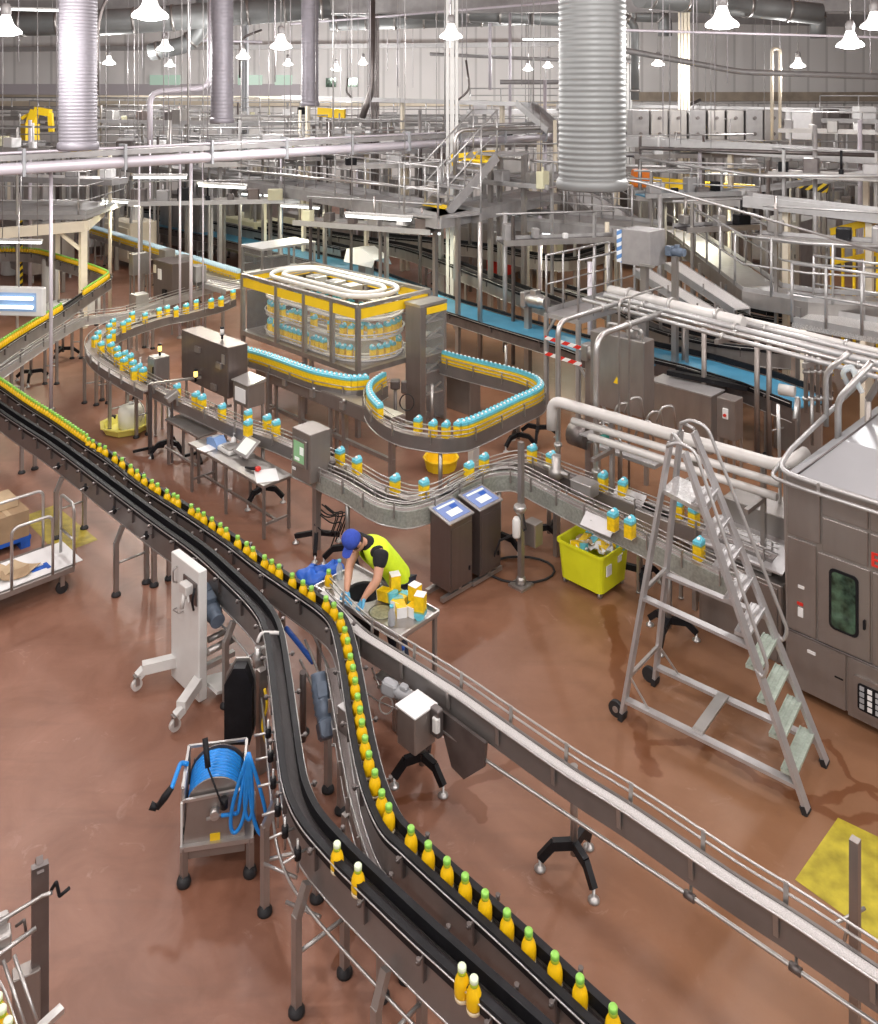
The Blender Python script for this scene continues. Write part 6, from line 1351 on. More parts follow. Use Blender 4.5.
# second lower grid walkway at the right edge
w2 = [G(792,322,1.9), G(900,342,1.9)]
wk2 = thing('grating_walkway', 'grating walkway with white tube rails at the right edge below the raised one', 'walkway', down(w2[0],0)); b = MB(); b.ribbon(w2, 0, -1.0, -.1, 0); part('grating_deck', b, mat('steel_grating',(.50,.49,.48),.5,.5,.4,60), wk2); railing(wk2, w2, 1.05, .7, r=.028); railing(wk2, offset(w2,-1.0), 1.05, .9, r=.024)
for p, t in walk(w2, 1.0, start=.2): b = MB(); b.bar(down(p,0), p-UP*.1, .08); part('support_post', b, 'cream', wk2)
# grey housing with blue-white blind
q = Q(650,268,16.0); hb = cabinet('belt_housing', 'grey steel housing with a blue and white striped side above the sloping belts', 'housing', q, .62, .55, .66, 'grey_mid', 0, seams=False)
b = MB(); b.box(q-E1*.66+UP*.33+E2*.0-E2*.01, (.10,.02,.62), (E1,E2,UP)); part('striped_guard', b, 'blind', hb); b = MB(); b.box(q-E1*.05-E2*.02+UP*.04,(.3,.03,.05),(E1,E2,UP)); part('bracket', b, 'steel_light', hb); b = MB(); b.bar(down(q,0)-E1*.3+E2*.3, q-E1*.3+E2*.3, .12); part('support', b, 'steel', hb)
mm = thing('blue_motor', 'small blue motor at the top of the sloping belts', 'motor', q+E1*.3); motor(mm, Q(672,251,16.2), E1, .26, .09, 'motor'); b = MB(); b.bar(down(Q(675,256,16.2),0), Q(675,256,16.2), .1); part('pedestal', b, 'steel', mm)
for k,(pa,pb_,w_) in enumerate([((672,262,2.35),(742,308,1.9),.34),((640,268,2.3),(712,312,2.0),.30)]):
    a, c_ = G(*pa), G(*pb_); conveyor(['pale sloping belt descending from the grey housing, farther one','pale sloping belt descending from the grey housing, nearer one'][k], [a, a.lerp(c_,.5), c_], w=w_, belt='chain_light', side='rail', sh=.14, guides=None, bracket=1.0, legs=[.5, plen([a,c_])*.8])

# ------------------------------------------------------------------ blue belts
def belt_path(pts, h): return [G(x,y,h) for x, y in pts]
bb = belt_path([(120,218),(220,236),(330,262),(446,306),(511,326),(574,344),(640,368)], .95)
conveyor('wide bright blue belt conveyor passing behind the cage to the platform', bb, w=.95, belt='blue_belt', side='steel_dark', sh=.18, guides='black', gh=.06, goff=.03, bracket=1.4, legs=[6,9,12,15,17.5], legw=.9)
bb2 = belt_path([(640,352),(700,366),(760,384),(812,404)], .95)
conveyor('dark-framed blue belt seen between the pipe rack posts', bb2, w=.9, belt='blue_belt', side='steel_dark', sh=.22, guides='black', gh=.1, goff=.03, bracket=.9, legs=[1.0,3.0], legw=.85)
b = MB(); a, c_ = G(668,372,1.05), G(748,388,1.05); b.bar(a, c_, .12, .08); b.bar(a+E2*.3, c_, .08, .08); single('black_guide', b, 'black', 'black guide bars lying across the dark-framed blue belt', 'guide')
b = MB(); b.tube([G(779,389,1.2), G(795,392,1.2)], .09, 12); single('belt_roller', b, 'white_pipe', 'short white roller at the end of the dark-framed blue belt', 'roller')
# steel frame under the blue belt and floor tripods
for x, y, lab in [(506,390,'slim steel post between the loop and the blue belt'),(432,436,'post under the hairpin loop near its left bend')]:
    p = G(x,y); pipe(lab, [p, p+UP*.9], .03, 'steel', name='post', cat='post')

# ------------------------------------------------------------------ black-edged curved conveyors behind
def bk(label, pts, h, w=.35, **k):
    p = smooth([G(x,y,h) for x, y in pts], 4); return conveyor(label, p, w=w, belt='chain', side='steel', sh=.26, guides='black', gh=.09, goff=.04, bracket=1.3, legs=[plen(p)*q for q in (.15,.5,.85)], legw=w, **k)
bk('long black-edged conveyor sweeping down from the left above the blue belt', [(110,200),(160,205),(225,216),(290,229),(350,239),(410,250),(470,272),(520,292),(556,305)], 1.35)
bk('second black-edged conveyor below the left walkway', [(118,209),(180,217),(240,228),(300,240),(345,250)], 1.2, .3)
bk('black-edged conveyor curving away to the right behind the platform', [(385,238),(440,243),(488,249),(529,257),(565,260),(600,252),(628,240)], 1.35, .4)
bk('black-edged conveyor disappearing under the pipe rack', [(560,290),(610,306),(660,330),(720,345),(790,352)], 1.1, .4)
bk('dark conveyor passing under the raised walkway', [(700,300),(760,318),(830,325),(890,330)], 1.1, .4)
# ------------------------------------------------------------------ upper left lines
tp_ = [(-30,362),(0,340),(29,322),(58,305),(84,288),(103,276),(108,271),(97,266),(85,262),(58,254),(48,251),(34,248),(10,247),(-20,248)]
ul = smooth([down(G(x,y,1.48),1.30) for x,y in tp_], 4)
conveyor('upper left sloping track full of yellow bottles, bending at its far end', ul, w=.12, belt='chain', side='steel', sh=.22, guides='black', gh=.03, goff=.02, bracket=.9, legs=[2,5,8])
a0, a1 = arc(ul, G(60,303,1.48)), arc(ul, G(84,288,1.48))
row(BG, ul, 'green-capped juice bottle in the tight row on the upper left track', 'bottles on the upper left track', step=.090, end=a0); row(BG, ul, 'green-capped juice bottle in the tight row on the upper left track', 'bottles on the upper left track', step=.090, start=a1)
lt = smooth([G(x,y,1.0) for x,y in [(-25,385),(0,369),(68,325),(92,317),(125,313),(165,300),(215,285)]], 4)
conveyor('silver-railed track running below the yellow bottle row at the left', lt, w=.16, belt='chain_grey', side='rail', sh=.14, guides='rail', gh=.12, rails=2, bracket=1.0, legs=[3,6])
# far packed cartons row
M['carton_pale'] = mat('carton_pale_blue', (.50,.66,.76), .35)
fr_ = smooth([G(x,y,1.1) for x,y in [(78,228),(110,238),(160,254),(205,268),(240,279)]], 4)
conveyor('far straight track packed with yellow cartons with pale tops, upper left', fr_, w=.24, belt='chain_grey', side='steel', sh=.16, guides='rail', gh=.08, bracket=1.2, legs=[2,6,9])
bc_, bg_ = MB(), MB(); a = .048
for off, st in ((-.055,0),(.055,.3)):
    for p, t in walk(fr_, .102, start=st):
        n = V((t.y,-t.x,0)).normalized(); c = p + n*off + UP*.002; bc_.box(c+UP*.08, (2*a,2*a,.16), (t,n,UP)); bg_.add([c+t*i*a+n*j*a+UP*.161 for i,j in ((-1,-1),(1,-1),(1,1),(-1,1))]+[c-n*a+UP*.235, c+n*a+UP*.235], [(0,1,4),(1,2,5,4),(2,3,5),(3,0,4,5),(3,2,1,0)])
cb_ = single('juice_carton', bc_, 'carton_yellow', 'far packed rows of yellow cartons with pale tops, upper left', 'cartons', kind='stuff', base=fr_[0]); part('gable', bg_, M['carton_pale'], cb_, kind='stuff')
# cabinets of the upper left
for x,y,z,L,W,H,m,lab in [(172,303,.8,.98,.5,.95,'steel_kiosk','steel cabinet with small display, left of the hanging poles'),(136,312,.9,.30,.32,.38,'steel_light','small pale steel box on a post below the left cabinet'),(133,276,1.2,.25,.45,.55,'steel','upright steel box left of the display cabinet'),(165,262,1.5,.35,.3,.3,'steel','small steel motor box above the display cabinet'),(182,275,1.3,.4,.3,.45,'steel','steel box right of the display cabinet'),(196,283,1.2,.35,.3,.4,'grey_mid','grey sensor housing behind the poles')]:
    t = cabinet('machine_cabinet', lab, 'cabinet', G(x,y,z), L, W, H, m, z, seams=False)
    if H == .95:
        q = G(x,y,z); b = MB(); b.box(q-E1*.62-E2*.01+UP*.62, (.16,.02,.26), (E1,E2,UP)); part('display', b, 'paper', t); b = MB(); b.box(q-E1*.88-E2*.01+UP*.72, (.12,.02,.2), (E1,E2,UP)); part('label_plate', b, 'cream', t); b = MB(); b.box(q-E1*.35-E2*.02+UP*.2,(.18,.04,.16),(E1,E2,UP)); part('opening', b, 'black', t)
# roller bed behind
rb = thing('roller_bed', 'grid of slim steel rollers between the display cabinet and the cage', 'conveyor', G(180,290)); q = G(225,292,1.1)
for s in (0,1.2): b = MB(); b.bar(q+E2*s-E1*0, q+E2*s-E1*3.0, .05,.12); part('side_rail', b, 'rail', rb)
for k in range(15): b = MB(); b.tube([q-E1*(.1+k*.2), q-E1*(.1+k*.2)+E2*1.2], .03, 8); part('roller', b, 'steel_light', rb)
for l in (.1,2.9):
    for w in (0,1.2): b = MB(); p = q-E1*l+E2*w; b.bar(down(p,0), p, .06); part('leg', b, 'steel', rb)
# clear cased machine left behind cage
cm = thing('clear_cased_machine', 'low machine with pale glass case behind the left end of the cage', 'machine', G(245,310)); q = G(262,282,1.3)
b = MB(); b.cbox(q+UP*.0, .9, 1.6, .12); part('base', b, 'steel', cm); b = MB(); b.cbox(q+UP*.13, .9, 1.6, .62); part('glass_case', b, 'glass', cm); b = MB(); b.cbox(q+UP*.76, .95, 1.65, .05); part('lid', b, 'alu', cm)
for l in (.0,.9):
    for w in (0,.8,1.6): b = MB(); p = q-E1*l+E2*w; b.bar(down(p,0), p+UP*.76, .045); part('post', b, 'steel', cm)
b = MB(); b.cbox(q-E1*.3+E2*.5+UP*.12, .4, .5, .35, .02); part('inner_unit', b, 'steel_dark', cm)
t = thing('white_machine_cover', 'pale blue-white curved machine cover behind the cage, on the blue belt line', 'machine', G(370,285)); q = G(372,268,1.3); b = MB(); b.add(*(lambda P_: ([v for v in P_], [(0,1,5,4),(1,2,6,5),(2,3,7,6),(4,5,9,8),(5,6,10,9),(6,7,11,10),(0,4,8),(3,11,7),(0,8,9,1),(1,9,10,2),(2,10,11,3)]))([q-E1*1.2+UP*.0,q-E1*1.2+UP*.35+E2*.1,q-E1*1.2+UP*.35+E2*.6,q-E1*1.2+E2*.7, q-E1*.6,q-E1*.6+UP*.45+E2*.1,q-E1*.6+UP*.45+E2*.6,q-E1*.6+E2*.7, q,q+UP*.2+E2*.1,q+UP*.2+E2*.6,q+E2*.7])); part('cover', b, 'paper', t); b = MB(); b.bar(down(q-E1*.6+E2*.3,0), q-E1*.6+E2*.3, .3); part('pedestal', b, 'steel', t)

# cream frame and deck top left, light box
cf = thing('cream_gantry', 'cream steel gantry with diagonal brace at the upper left', 'frame', G(83,318)); g0, g1 = Q(-60,238,21), Q(85,226,22)
b = MB(); b.bar(g0, g1, .18, .26); part('top_beam', b, 'cream', cf)
for x, D in ((83,22),(56,25),(-20,21)): q = Q(x,228,D); b = MB(); b.bar(down(q,0), q, .16); part('post', b, 'cream', cf)
b = MB(); b.bar(Q(58,231,22), Q(80,249,22), .08); part('brace', b, 'cream', cf); b = MB(); b.bar(g1, g1+V((-.6,2.6,0)), .18, .24); part('side_beam', b, 'cream', cf)
dk = thing('left_deck', 'railed grey deck above the cream gantry at the left edge', 'walkway', down(g0,0)); b = MB(); z = g1.z+.14; b.box(V((g1.x-4.5, g1.y+1.4, z+.08)), (9,2.8,.12)); part('deck', b, 'grey_mid', dk)
railing(dk, [V((g1.x-9,g1.y+.05,z+.14)), V((g1.x,g1.y+.05,z+.14)), V((g1.x,g1.y+2.8,z+.14))], 1.1, 1.5, mids=2)
strip_lamp(20,240,20.5,1.1,'bright strip light just under the cream gantry', V((.99,-.1,0)))
lb_ = thing('light_box', 'white hanging light box with two blue-white tubes at the left edge', 'light box', Q(20,302,16)); q = Q(19,301,16); ax_ = (V((.985,-.1,0)).normalized(), V((.1,.985,0)), UP)
b = MB(); b.box(q, (1.0,.14,.52), ax_, .02); part('casing', b, 'white', lb_); b = MB(); b.box(q-V((0,.075,0)), (.74,.02,.34), ax_); rf = part('reflector', b, 'tube_dim', lb_)
for z in (.08,-.08): b = MB(); b.tube([q+V((-.33,-.10,z)), q+V((.33,-.17,z))], .035, 8); part('tube', b, 'tube_cool', rf)
b = MB(); b.tube([q+UP*.26, q+UP*2.0], .015, 6); part('hanger', b, 'steel', lb_)
# white stools / tanks in the lit corner
for x,y,r_,h_,lab,m in [(50,290,.22,1.25,'white upright cylinder tank by the cream gantry post','white'),(92,300,.22,.5,'round white drum behind the sloping track','white'),(62,303,.4,.35,'pale wrapped bundle beside the sloping track','paper'),(12,262,.35,1.0,'white table-like machine in the bright left corner','white')]:
    p = G(x, y+12); t = thing('white_tank', lab, 'tank', p); b = MB(); b.lathe([(r_*.9,0),(r_,.05),(r_,h_*.92),(r_*.9,h_),(0,h_+.01)], p, 18); part('shell', b, m, t); b = MB(); b.lathe([(r_*.3,h_),(r_*.3,h_+.06),(0,h_+.06)], p, 12); part('lid', b, 'steel', t)
hp_ = G(20,290); t = thing('hazard_post', 'green-yellow striped post in the bright left corner', 'post', hp_); b = MB(); b.bar(hp_, hp_+UP*2.1, .12); part('post', b, 'yellowblack', t)

# ------------------------------------------------------------------ pipe bridge and hanging poles
s0, s1 = V((-9.6,13.6,4.72)), V((4.2,27.4,4.72)); br = thing('pipe_bridge', 'long pale lavender beam crossing the upper left of the hall', 'beam', s0)
M['lav'] = mat('lavender_white_paint', (.66,.62,.68), .4, .2, .04, 3)
b = MB(); b.tube([s0-UP*.10, s1-UP*.10], .11, 14); part('lower_tube', b, 'lav', br); b = MB(); b.bar(s0+UP*.10, s1+UP*.10, .16, .10); part('upper_rail', b, 'grey_mid', br); b = MB(); b.tube([s0+UP*.19+E1*.06, s1+UP*.19+E1*.06], .025, 8); part('thin_pipe', b, 'lav', br)
for p, t in walk([s0,s1], 1.9, start=1.0): b = MB(); b.bar(p-UP*.24, p+UP*.26, .05,.26, up=E1); part('bracket', b, 'grey', br)
for p, t in walk([s0,s1], 3.8, start=2.4): b = MB(); b.tube([p+UP*.2, V((p.x,p.y,11))], .02, 6); part('hanger_rod', b, 'rail', br)
for x, yf, yt, r_, lab in [(51,410,165,.035,'vertical pole at the left, standing from the floor to the pale beam'),(139,330,164,.03,'hanging pole left of the display cabinet'),(180,338,160,.03,'left pole of the three in front of the far carton row'),(191,345,158,.042,'thickest pole of the three in front of the far carton row'),(203,330,158,.02,'thinnest pole of the three in front of the far carton row'),(150,300,170,.025,'thin pole behind the display cabinet'),(281,300,152,.03,'vertical pole with blue sleeve behind the cage'),(357,262,150,.03,'slim pole behind the cage near its middle')]:
    p = G(x,yf); zt = min(11, EYE-(yt-HY)*p.y/F); t = thing('drop_pole', lab, 'pole', p); b = MB(); b.tube([p, V((p.x,p.y,max(zt,4.6)))], r_, 8); part('pole', b, 'lav', t); b = MB(); b.lathe([(.08,0),(.08,.02),(.04,.05)], p, 10); part('floor_plate', b, 'steel', t)
    if x == 281: b = MB(); b.tube([p+UP*1.9, p+UP*2.8], .06, 8); part('blue_sleeve', b, 'motor', t)

# ------------------------------------------------------------------ walkways at mid depth
def walkway(label, pts, w=1.0, rail=True, posts=3.0, m='alu', beam='grey_mid', th=.26, mids=1, rails=(0,1), postm='steel', rstep=1.5):
    pts = [V(p) for p in pts]; t = thing('elevated_walkway', label, 'walkway', down(pts[0],0)); b = MB(); b.ribbon(pts, 0, -w, -.05, 0); part('deck', b, m, t)
    for o in (0, -w): b = MB(); b.ribbon(pts, o-.03, o+.03, -th, .02); part('side_beam', b, beam, t)
    if rail:
        for k in rails: railing(t, offset(pts, -w*k), 1.1, rstep, mids=mids, r=.022)
    for p, d in walk(pts, posts, start=.5):
        n = V((d.y,-d.x,0)).normalized(); b = MB(); b.bar(down(p,0)-n*w*.5, p-n*w*.5-UP*.05, .09); part('support_post', b, postm, t)
    return t
wl = [Q(120,160,33), Q(205,176,28.5), Q(330,198,23), Q(438,222,19)]
for p in wl: p.z = 3.25
walkway('grey elevated walkway running from upper left to the small stair', wl, 1.2, m='grey_mid')
we = [Q(440,220,19), Q(560,196,23.5)]
for p in we: p.z = 3.25
walkway('grey elevated walkway turning right behind the small stair', we, 1.0, m='grey_mid', rails=(1,))
st_ = thing('steel_stair', 'small steel stair with yellow-edged treads rising from the grey walkway', 'stair', Q(438,205,19.5)); a = Q(448,209,19.6); a.z = 3.27; dE = V((.75,.55,0)).normalized(); nE = V((.55,-.75,0)).normalized()
for k in range(6):
    b = MB(); c_ = a+dE*(.05+.24*k)+UP*(.10+.2*k); b.box(c_-nE*.45, (.24,.9,.05), (dE,nE,UP)); part('tread', b, 'yellow' if k in (0,5) else 'alu', st_)
for s in (0,-.9):
    b = MB(); q = a+nE*s; b.bar(q, q+dE*1.45+UP*1.2, .05,.22); part('stringer', b, 'grey_mid', st_)
    railing(st_, [q+UP*.1, q+dE*1.45+UP*1.3], 1.0, .7, toe=False)
b = MB(); q = a+dE*1.7+UP*1.22; b.box(q-nE*.45+dE*.3, (.9,.95,.06), (dE,nE,UP)); part('landing', b, 'grey_mid', st_)
for s in (0,-.9): b = MB(); p = q+nE*s+dE*.6; b.bar(down(p,0), p, .1); part('post', b, 'steel', st_)
wf = [G(497,219,2.7), G(560,224,2.7), G(632,232,2.7)]
walkway('open rectangular platform frame with rails behind the widest duct', wf, 1.6, m='grey_mid', mids=1, posts=2.2, postm='steel')
walkway('railed walkway going back behind the grey housing', [G(640,222,2.6), G(600,196,2.6), G(560,178,2.6)], 1.0, posts=4)

# channels at right
def channel(label, a, c_, w, h, m='rail', posts=(), name='cable_tray', cat='beam'):
    t = thing(name, label, cat, a); b = MB(); b.bar(a, c_, w, h*.35); part('tray', b, m, t)
    n = (c_-a).normalized().cross(UP).normalized()
    for s in (-1,1): b = MB(); b.bar(a+n*s*w/2+UP*h*.2, c_+n*s*w/2+UP*h*.2, .03, h); part('side_rail', b, m, t)
    for u in posts: p = a.lerp(c_,u); b = MB(); b.bar(down(p,0), p, .12); part('post', b, 'cream', t)
    return t
channel('broad silver channel crossing the upper right behind the widest duct', Q(560,138,27), Q(910,162,21), .9, .28, posts=(.2,.55,.9))
channel('silver channel beginning above the walkway rails at the right', Q(748,202,18.5), Q(915,222,16.5), .6, .24, posts=(.25,.75))
channel('pale channel high behind the grey machine row at the right', Q(600,106,36), Q(910,112,32), .4, .12)
channel('pale ramp channel slanting down left of the widest duct', Q(524,104,27), Q(556,132,25.5), .6, .2, posts=(.5,))
channel('long pale channel level with the horizon left of the ramp', Q(285,98,30), Q(528,105,28), .5, .14, posts=(.1,.5,.9))
channel('thin pale channel crossing behind the pipe bridge', Q(-40,133,36), Q(470,118,34), .5, .2, posts=(.1,.35,.6,.85))
channel('slanting grey chute at the far right under the broad channel', Q(690,200,22), Q(910,168,20), .5, .12)
# row of grey machines upper right
for k in range(8):
    p0 = Q(632+k*19, 141, 30); t = thing('grey_machine_unit', ['first','second','third','fourth','fifth','sixth','seventh','eighth'][k]+' grey unit from the left in the machine row right of the widest duct', 'machine', p0)
    w_ = 17*30/F; b = MB(); b.box(p0+V((w_/2,.4,.55)), (w_,.8,1.05), None, .02); part('body', b, 'steel' if k % 3 else 'grey_mid', t)
    for z in (.25,.8): b = MB(); b.tube([p0+V((w_*.5,-.01,z)), p0+V((w_*.5,-.07,z))], .06, 10); part('knob', b, 'steel_dark', t)
    b = MB(); b.bar(down(p0,0)+V((w_/2,.4,0)), p0+V((w_/2,.4,.03)), .14); part('pedestal', b, 'steel', t)
cabinet('white_tank_box', 'rounded white cabinet behind the broad channel at the right', 'cabinet', Q(812,140,29), .9, .8, 1.0, 'alu', 0, seams=False)
# pale pipes along the upper hall
for k,(pts,r_,m,lab) in enumerate([([(560,38,26),(740,72,26),(920,78,24)],.09,'grey_mid','grey pipe sloping across the right wall'),([(-40,96,40),(300,98,40)],.08,'cream','orange-tinted thin pipe along the left wall'),
    ([(620,30,20),(900,38,19)],.03,'lav','thin pale wire tray above the right wall'),([(290,24,30),(560,2,26)],.04,'lav','thin pale conduit crossing before the white column'),([(430,54,34),(560,60,33),(640,62,33)],.07,'grey_mid','dark conduit behind the white column'),
    ([(240,78,34),(240,38,34),(262,30,34)],.05,'steel_dark','black cable dropping right of the second duct'),([(97,96,18),(97,40,18),(100,12,18),(112,-10,18)],.04,'steel_dark','black cable hanging right of the tall left duct'),([(150,150,27),(150,92,27),(210,88,27),(212,-10,27)],.09,'lav','bent grey pipe passing behind the second duct'),
    ([(372,-10,26),(372,90,26),(362,118,26)],.10,'steel_dark','dark cable bundle descending left of the white column'),([(348,78,26),(346,92,26),(352,98,26)],.03,'steel_dark','short black cable loop in the middle distance'),([(500,82,29),(590,82,29),(590,150,29)],.08,'grey_mid','grey portal beam left of the widest duct'),([(458,100,24),(470,90,24),(466,60,24)],.03,'steel_dark','black cable beside the white column'),
    ([(780,140,26),(780,50,26),(776,48,26),(772,50,26),(772,140,26)],.05,'cream','cream inverted-U pipe before the right wall'),([(625,180,14),(640,182,14),(900,258,12.6)],.02,'rail','slim handrail pipe before the raised walkway'),([(510,-5,30),(510,150,30)],.05,'lav','thin vertical hanger right of the white column'),([(490,-5,33),(490,90,33)],.06,'lav','pale vertical pipe just right of the white column'),
    ([(190,40,33),(262,42,33)],.05,'lav','short pale pipe between hanging ducts')]):
    pp = pipe(lab, [Q(*p) for p in pts], r_, m, .4, n=8, base=Q(*pts[0]))
    w3 = [Q(*p) for p in pts]
    if max(p.z for p in w3) < 10.5 and min(p.z for p in w3) > 4.5:
        for u_ in (.12,.88):
            (p, d), = walk(w3, at=[plen(w3)*u_]); b = MB(); b.tube([p, V((p.x,p.y,11))], .012, 5); part('hanger_rod', b, 'wire', pp)
b = MB()
# yellow robot and yellow machinery
yr = thing('yellow_robot', 'yellow palletising robot arm far at the upper left', 'robot', Q(33,140,32)); q = Q(30,140,32)
b = MB(); b.bar(q, q+V((0,0,.6)), .5); part('base', b, 'yellow', yr); b = MB(); b.bar(q+V((0,0,.5)), q+V((.2,0,1.1)), .28); b.bar(q+V((.2,0,1.1)), q+V((.75,0,1.0)), .26); b.bar(q+V((.2,0,1.05)), q+V((-.3,0,.8)), .12); part('arm', b, 'yellow', yr); b = MB(); b.bar(q+V((.75,0,1.0)), q+V((.8,0,.3)), .16); part('forearm', b, 'yellow', yr); b = MB(); b.bar(down(q,0), q, .8); part('pedestal', b, 'grey_mid', yr)
for k,(x0,y0,x1,y1,D,h_,lab) in enumerate([(630,180,700,187,27,.35,'long yellow guard panel of the far right line, left part'),(705,187,755,190,26,.3,'long yellow guard panel of the far right line, right part'),(795,183,828,189,24,.25,'yellow and black hazard beam far right'),(452,160,495,156,22,.3,'yellow guard strip left of the widest duct'),(60,152,90,154,26,.2,'yellow strip behind the base of the tall left duct'),(318,112,345,114,33,.35,'small yellow machine strip in the far middle')]):
    a, c_ = Q(x0,y0,D), Q(x1,y1,D-.5); t = thing('yellow_guard', lab, 'guard', down(a,0)); b = MB(); b.bar(a, c_, .1, h_); part('panel', b, 'yellowblack' if 'hazard' in lab else 'yellow', t)
    for u in (.1,.9): p = a.lerp(c_,u); b = MB(); b.bar(down(p,0), p-UP*h_*.4, .1); part('post', b, 'steel', t)
yf = thing('yellow_fence', 'yellow machine guard fence at the far right edge', 'fence', G(850,285)); a, c_ = Q(832,258,18), Q(915,250,16.5)
b = MB(); b.bar(a+UP*.55, c_+UP*.75, .1,.14); part('top_rail', b, 'yellow', yf); b = MB(); b.bar(a-UP*.1, c_+UP*.1, .06,.1); part('lower_rail', b, 'yellow', yf)
for u in [i/7 for i in range(8)]: p = a.lerp(c_,u); b = MB(); b.bar(down(p,.1), p+UP*.55, .05); part('post', b, 'yellow', yf)
cabinet('cream_cabinet', 'large cream-grey cabinet behind the yellow fence', 'cabinet', G(800,292), 1.2, 1.5, 2.1, 'grey_mid', 0, seams=True)
orr = Q(641,178,25); t = thing('orange_machine', 'small orange machine right beside the widest duct', 'machine', orr); b = MB(); b.box(orr, (.5,.5,.5), None, .08); part('body', b, 'orange', t); b = MB(); b.bar(down(orr,0), orr-UP*.2, .3); part('pedestal', b, 'steel', t)
rd_ = G(503,286); t = thing('red_crate', 'red crate on the floor behind the black-edged conveyors', 'crate', rd_); b = MB(); b.cbox(rd_+UP*.3, .7, .5, .5, .02); part('crate_body', b, 'red', t); b = MB(); b.cbox(rd_+UP*.02, .72,.52,.26); part('dolly', b, 'steel_dark', t)

# ------------------------------------------------------------------ machines filling the hall beyond
M['olive'] = mat('olive_cream_panel', (.60,.58,.40), .55, 0, .1, 2)
random.seed(21)
def hall_machine(label, x, yb, L, W, H, m='steel', m2='grey_mid', cat='machine', seed=0, rail=False, name='line_machine'):
    c = G(x, yb); rnd = random.Random(seed); DD = min(c.y, 27+(seed*5)%11); c = V(((x-CX)*DD/F, DD, 0)); H = H*(1.35 if DD >= 27 else 1); t = thing(name, label, cat, c)
    b = MB(); b.cbox(c+UP*.25, L, W, H*.45, .03); part('body', b, m, t)
    n = max(2, int(L/.8))
    for k in range(n):
        b = MB(); b.box(c-E1*(L*(k+.5)/n)-E2*.02+UP*(.25+H*.22), (L/n*.82,.04,H*.34), (E1,E2,UP), .01); part('door', b, m2, t)
    for l in (.05,.95):
        for w in (.08,.92): b = MB(); p = c-E1*L*l+E2*W*w; b.bar(p, p+UP*H, .07); part('frame_post', b, 'rail', t)
    b = MB(); b.bar(c+UP*H+E2*W*.08-E1*L*.05, c+UP*H+E2*W*.08-E1*L*.95, .08); b.bar(c+UP*H+E2*W*.92-E1*L*.05, c+UP*H+E2*W*.92-E1*L*.95, .08); part('top_frame', b, 'rail', t)
    for k in range(rnd.randint(3,5)):
        l = rnd.uniform(.1,.85); w = rnd.uniform(.15,.7); s = rnd.uniform(.25,.6); b = MB(); b.cbox(c-E1*L*l+E2*W*w+UP*(.25+H*.45), s, s*.8, rnd.uniform(.2,H*.5), .02); part(rnd.choice(['drive_unit','control_box','hopper']), b, rnd.choice(['steel','steel_dark','grey_mid','alu','steel_light','paper']), t)
    for k in range(rnd.randint(2,4)):
        l = rnd.uniform(.1,.9); p = c-E1*L*l+E2*W*rnd.uniform(.1,.9)+UP*H*.5; b = MB(); b.tube(round_path([p, p+UP*H*.45, p+UP*H*.45+E1*rnd.uniform(-.9,.9)], .12), .035, 6); part('pipe', b, rnd.choice(['rail','steel_light','white_pipe']), t)
    if rail: railing(t, [c+UP*(H+.02), c-E1*L+UP*(H+.02)], 1.0, 1.2, toe=False)
    return t
hm_ = [
 (330,222,3.0,1.2,1.9,'steel','olive','line machine under the left walkway, behind the cage'),(420,228,2.6,1.1,1.7,'olive','steel_dark','olive-cream machine below the small stair'),(255,205,3.0,1.2,2.0,'olive','grey_mid','olive-cream machine under the walkway, left of centre'),
 (190,200,2.4,1.2,1.9,'olive','olive','cream-lit machine under the pale beam'),(130,196,2.0,1.0,2.2,'cream','cream','cream cabinet row under the left strip light'),(480,262,1.6,.9,1.4,'steel','steel_dark','low dark machine among the black-edged conveyors'),
 (545,250,2.2,1.0,1.5,'olive','cream','cream machine beneath the rectangular platform frame'),(600,240,2.0,1.0,1.5,'steel','olive','machine below the widest duct'),(30,196,2.6,1.4,2.6,'steel','grey_mid','machine on the deck side, far left'),(90,182,2.4,1.3,2.6,'paper','grey_mid','white machine frame right of the tall duct base'),
 (700,262,1.8,1.0,1.7,'steel_dark','steel','dark machine under the raised walkway bend'),(770,272,2.0,1.2,1.6,'steel_dark','grey_mid','dark machine between walkway rails at the right'),(745,240,2.4,1.2,2.0,'steel','steel_dark','machine with hopper behind the raised walkway'),(850,242,2.4,1.2,2.0,'steel_dark','steel','dark machine behind the yellow fence'),
 (690,222,2.6,1.2,2.2,'steel','grey_mid','machine row piece behind the descending rails'),(640,212,2.4,1.2,2.0,'grey_mid','steel','grey machine right behind the widest duct'),(800,222,2.6,1.2,2.4,'grey_mid','steel_dark','machine under the silver channel at the right'),(878,214,2.4,1.4,2.8,'steel_dark','grey_mid','dark machine at the right edge under the silver channel'),
 (560,214,2.6,1.2,2.4,'steel','grey_mid','machine behind the stair landing'),(500,206,2.4,1.2,2.6,'grey_mid','steel','grey machine left of the widest duct'),(400,200,3.2,1.4,3.0,'steel','grey_mid','tall line machine behind the stair'),(300,190,3.2,1.4,3.0,'steel','alu','tall line machine behind the left walkway'),
 (200,184,3.0,1.4,3.2,'grey_mid','steel','tall grey machine behind the pale beam, left'),(60,176,3.4,1.6,3.4,'steel','steel_dark','tall dark machine behind the tall left duct'),(730,205,3.0,1.4,3.0,'steel','grey_mid','tall machine behind the yellow line at the right'),(850,196,3.2,1.5,3.2,'steel','steel_dark','tall machine at the far right under the broad channel')]
for k,(x,yb,L,W,H,m,m2,lab) in enumerate(hm_): hall_machine(lab, x, yb, L, W, H, m, m2, seed=k+3, rail=k > 17)
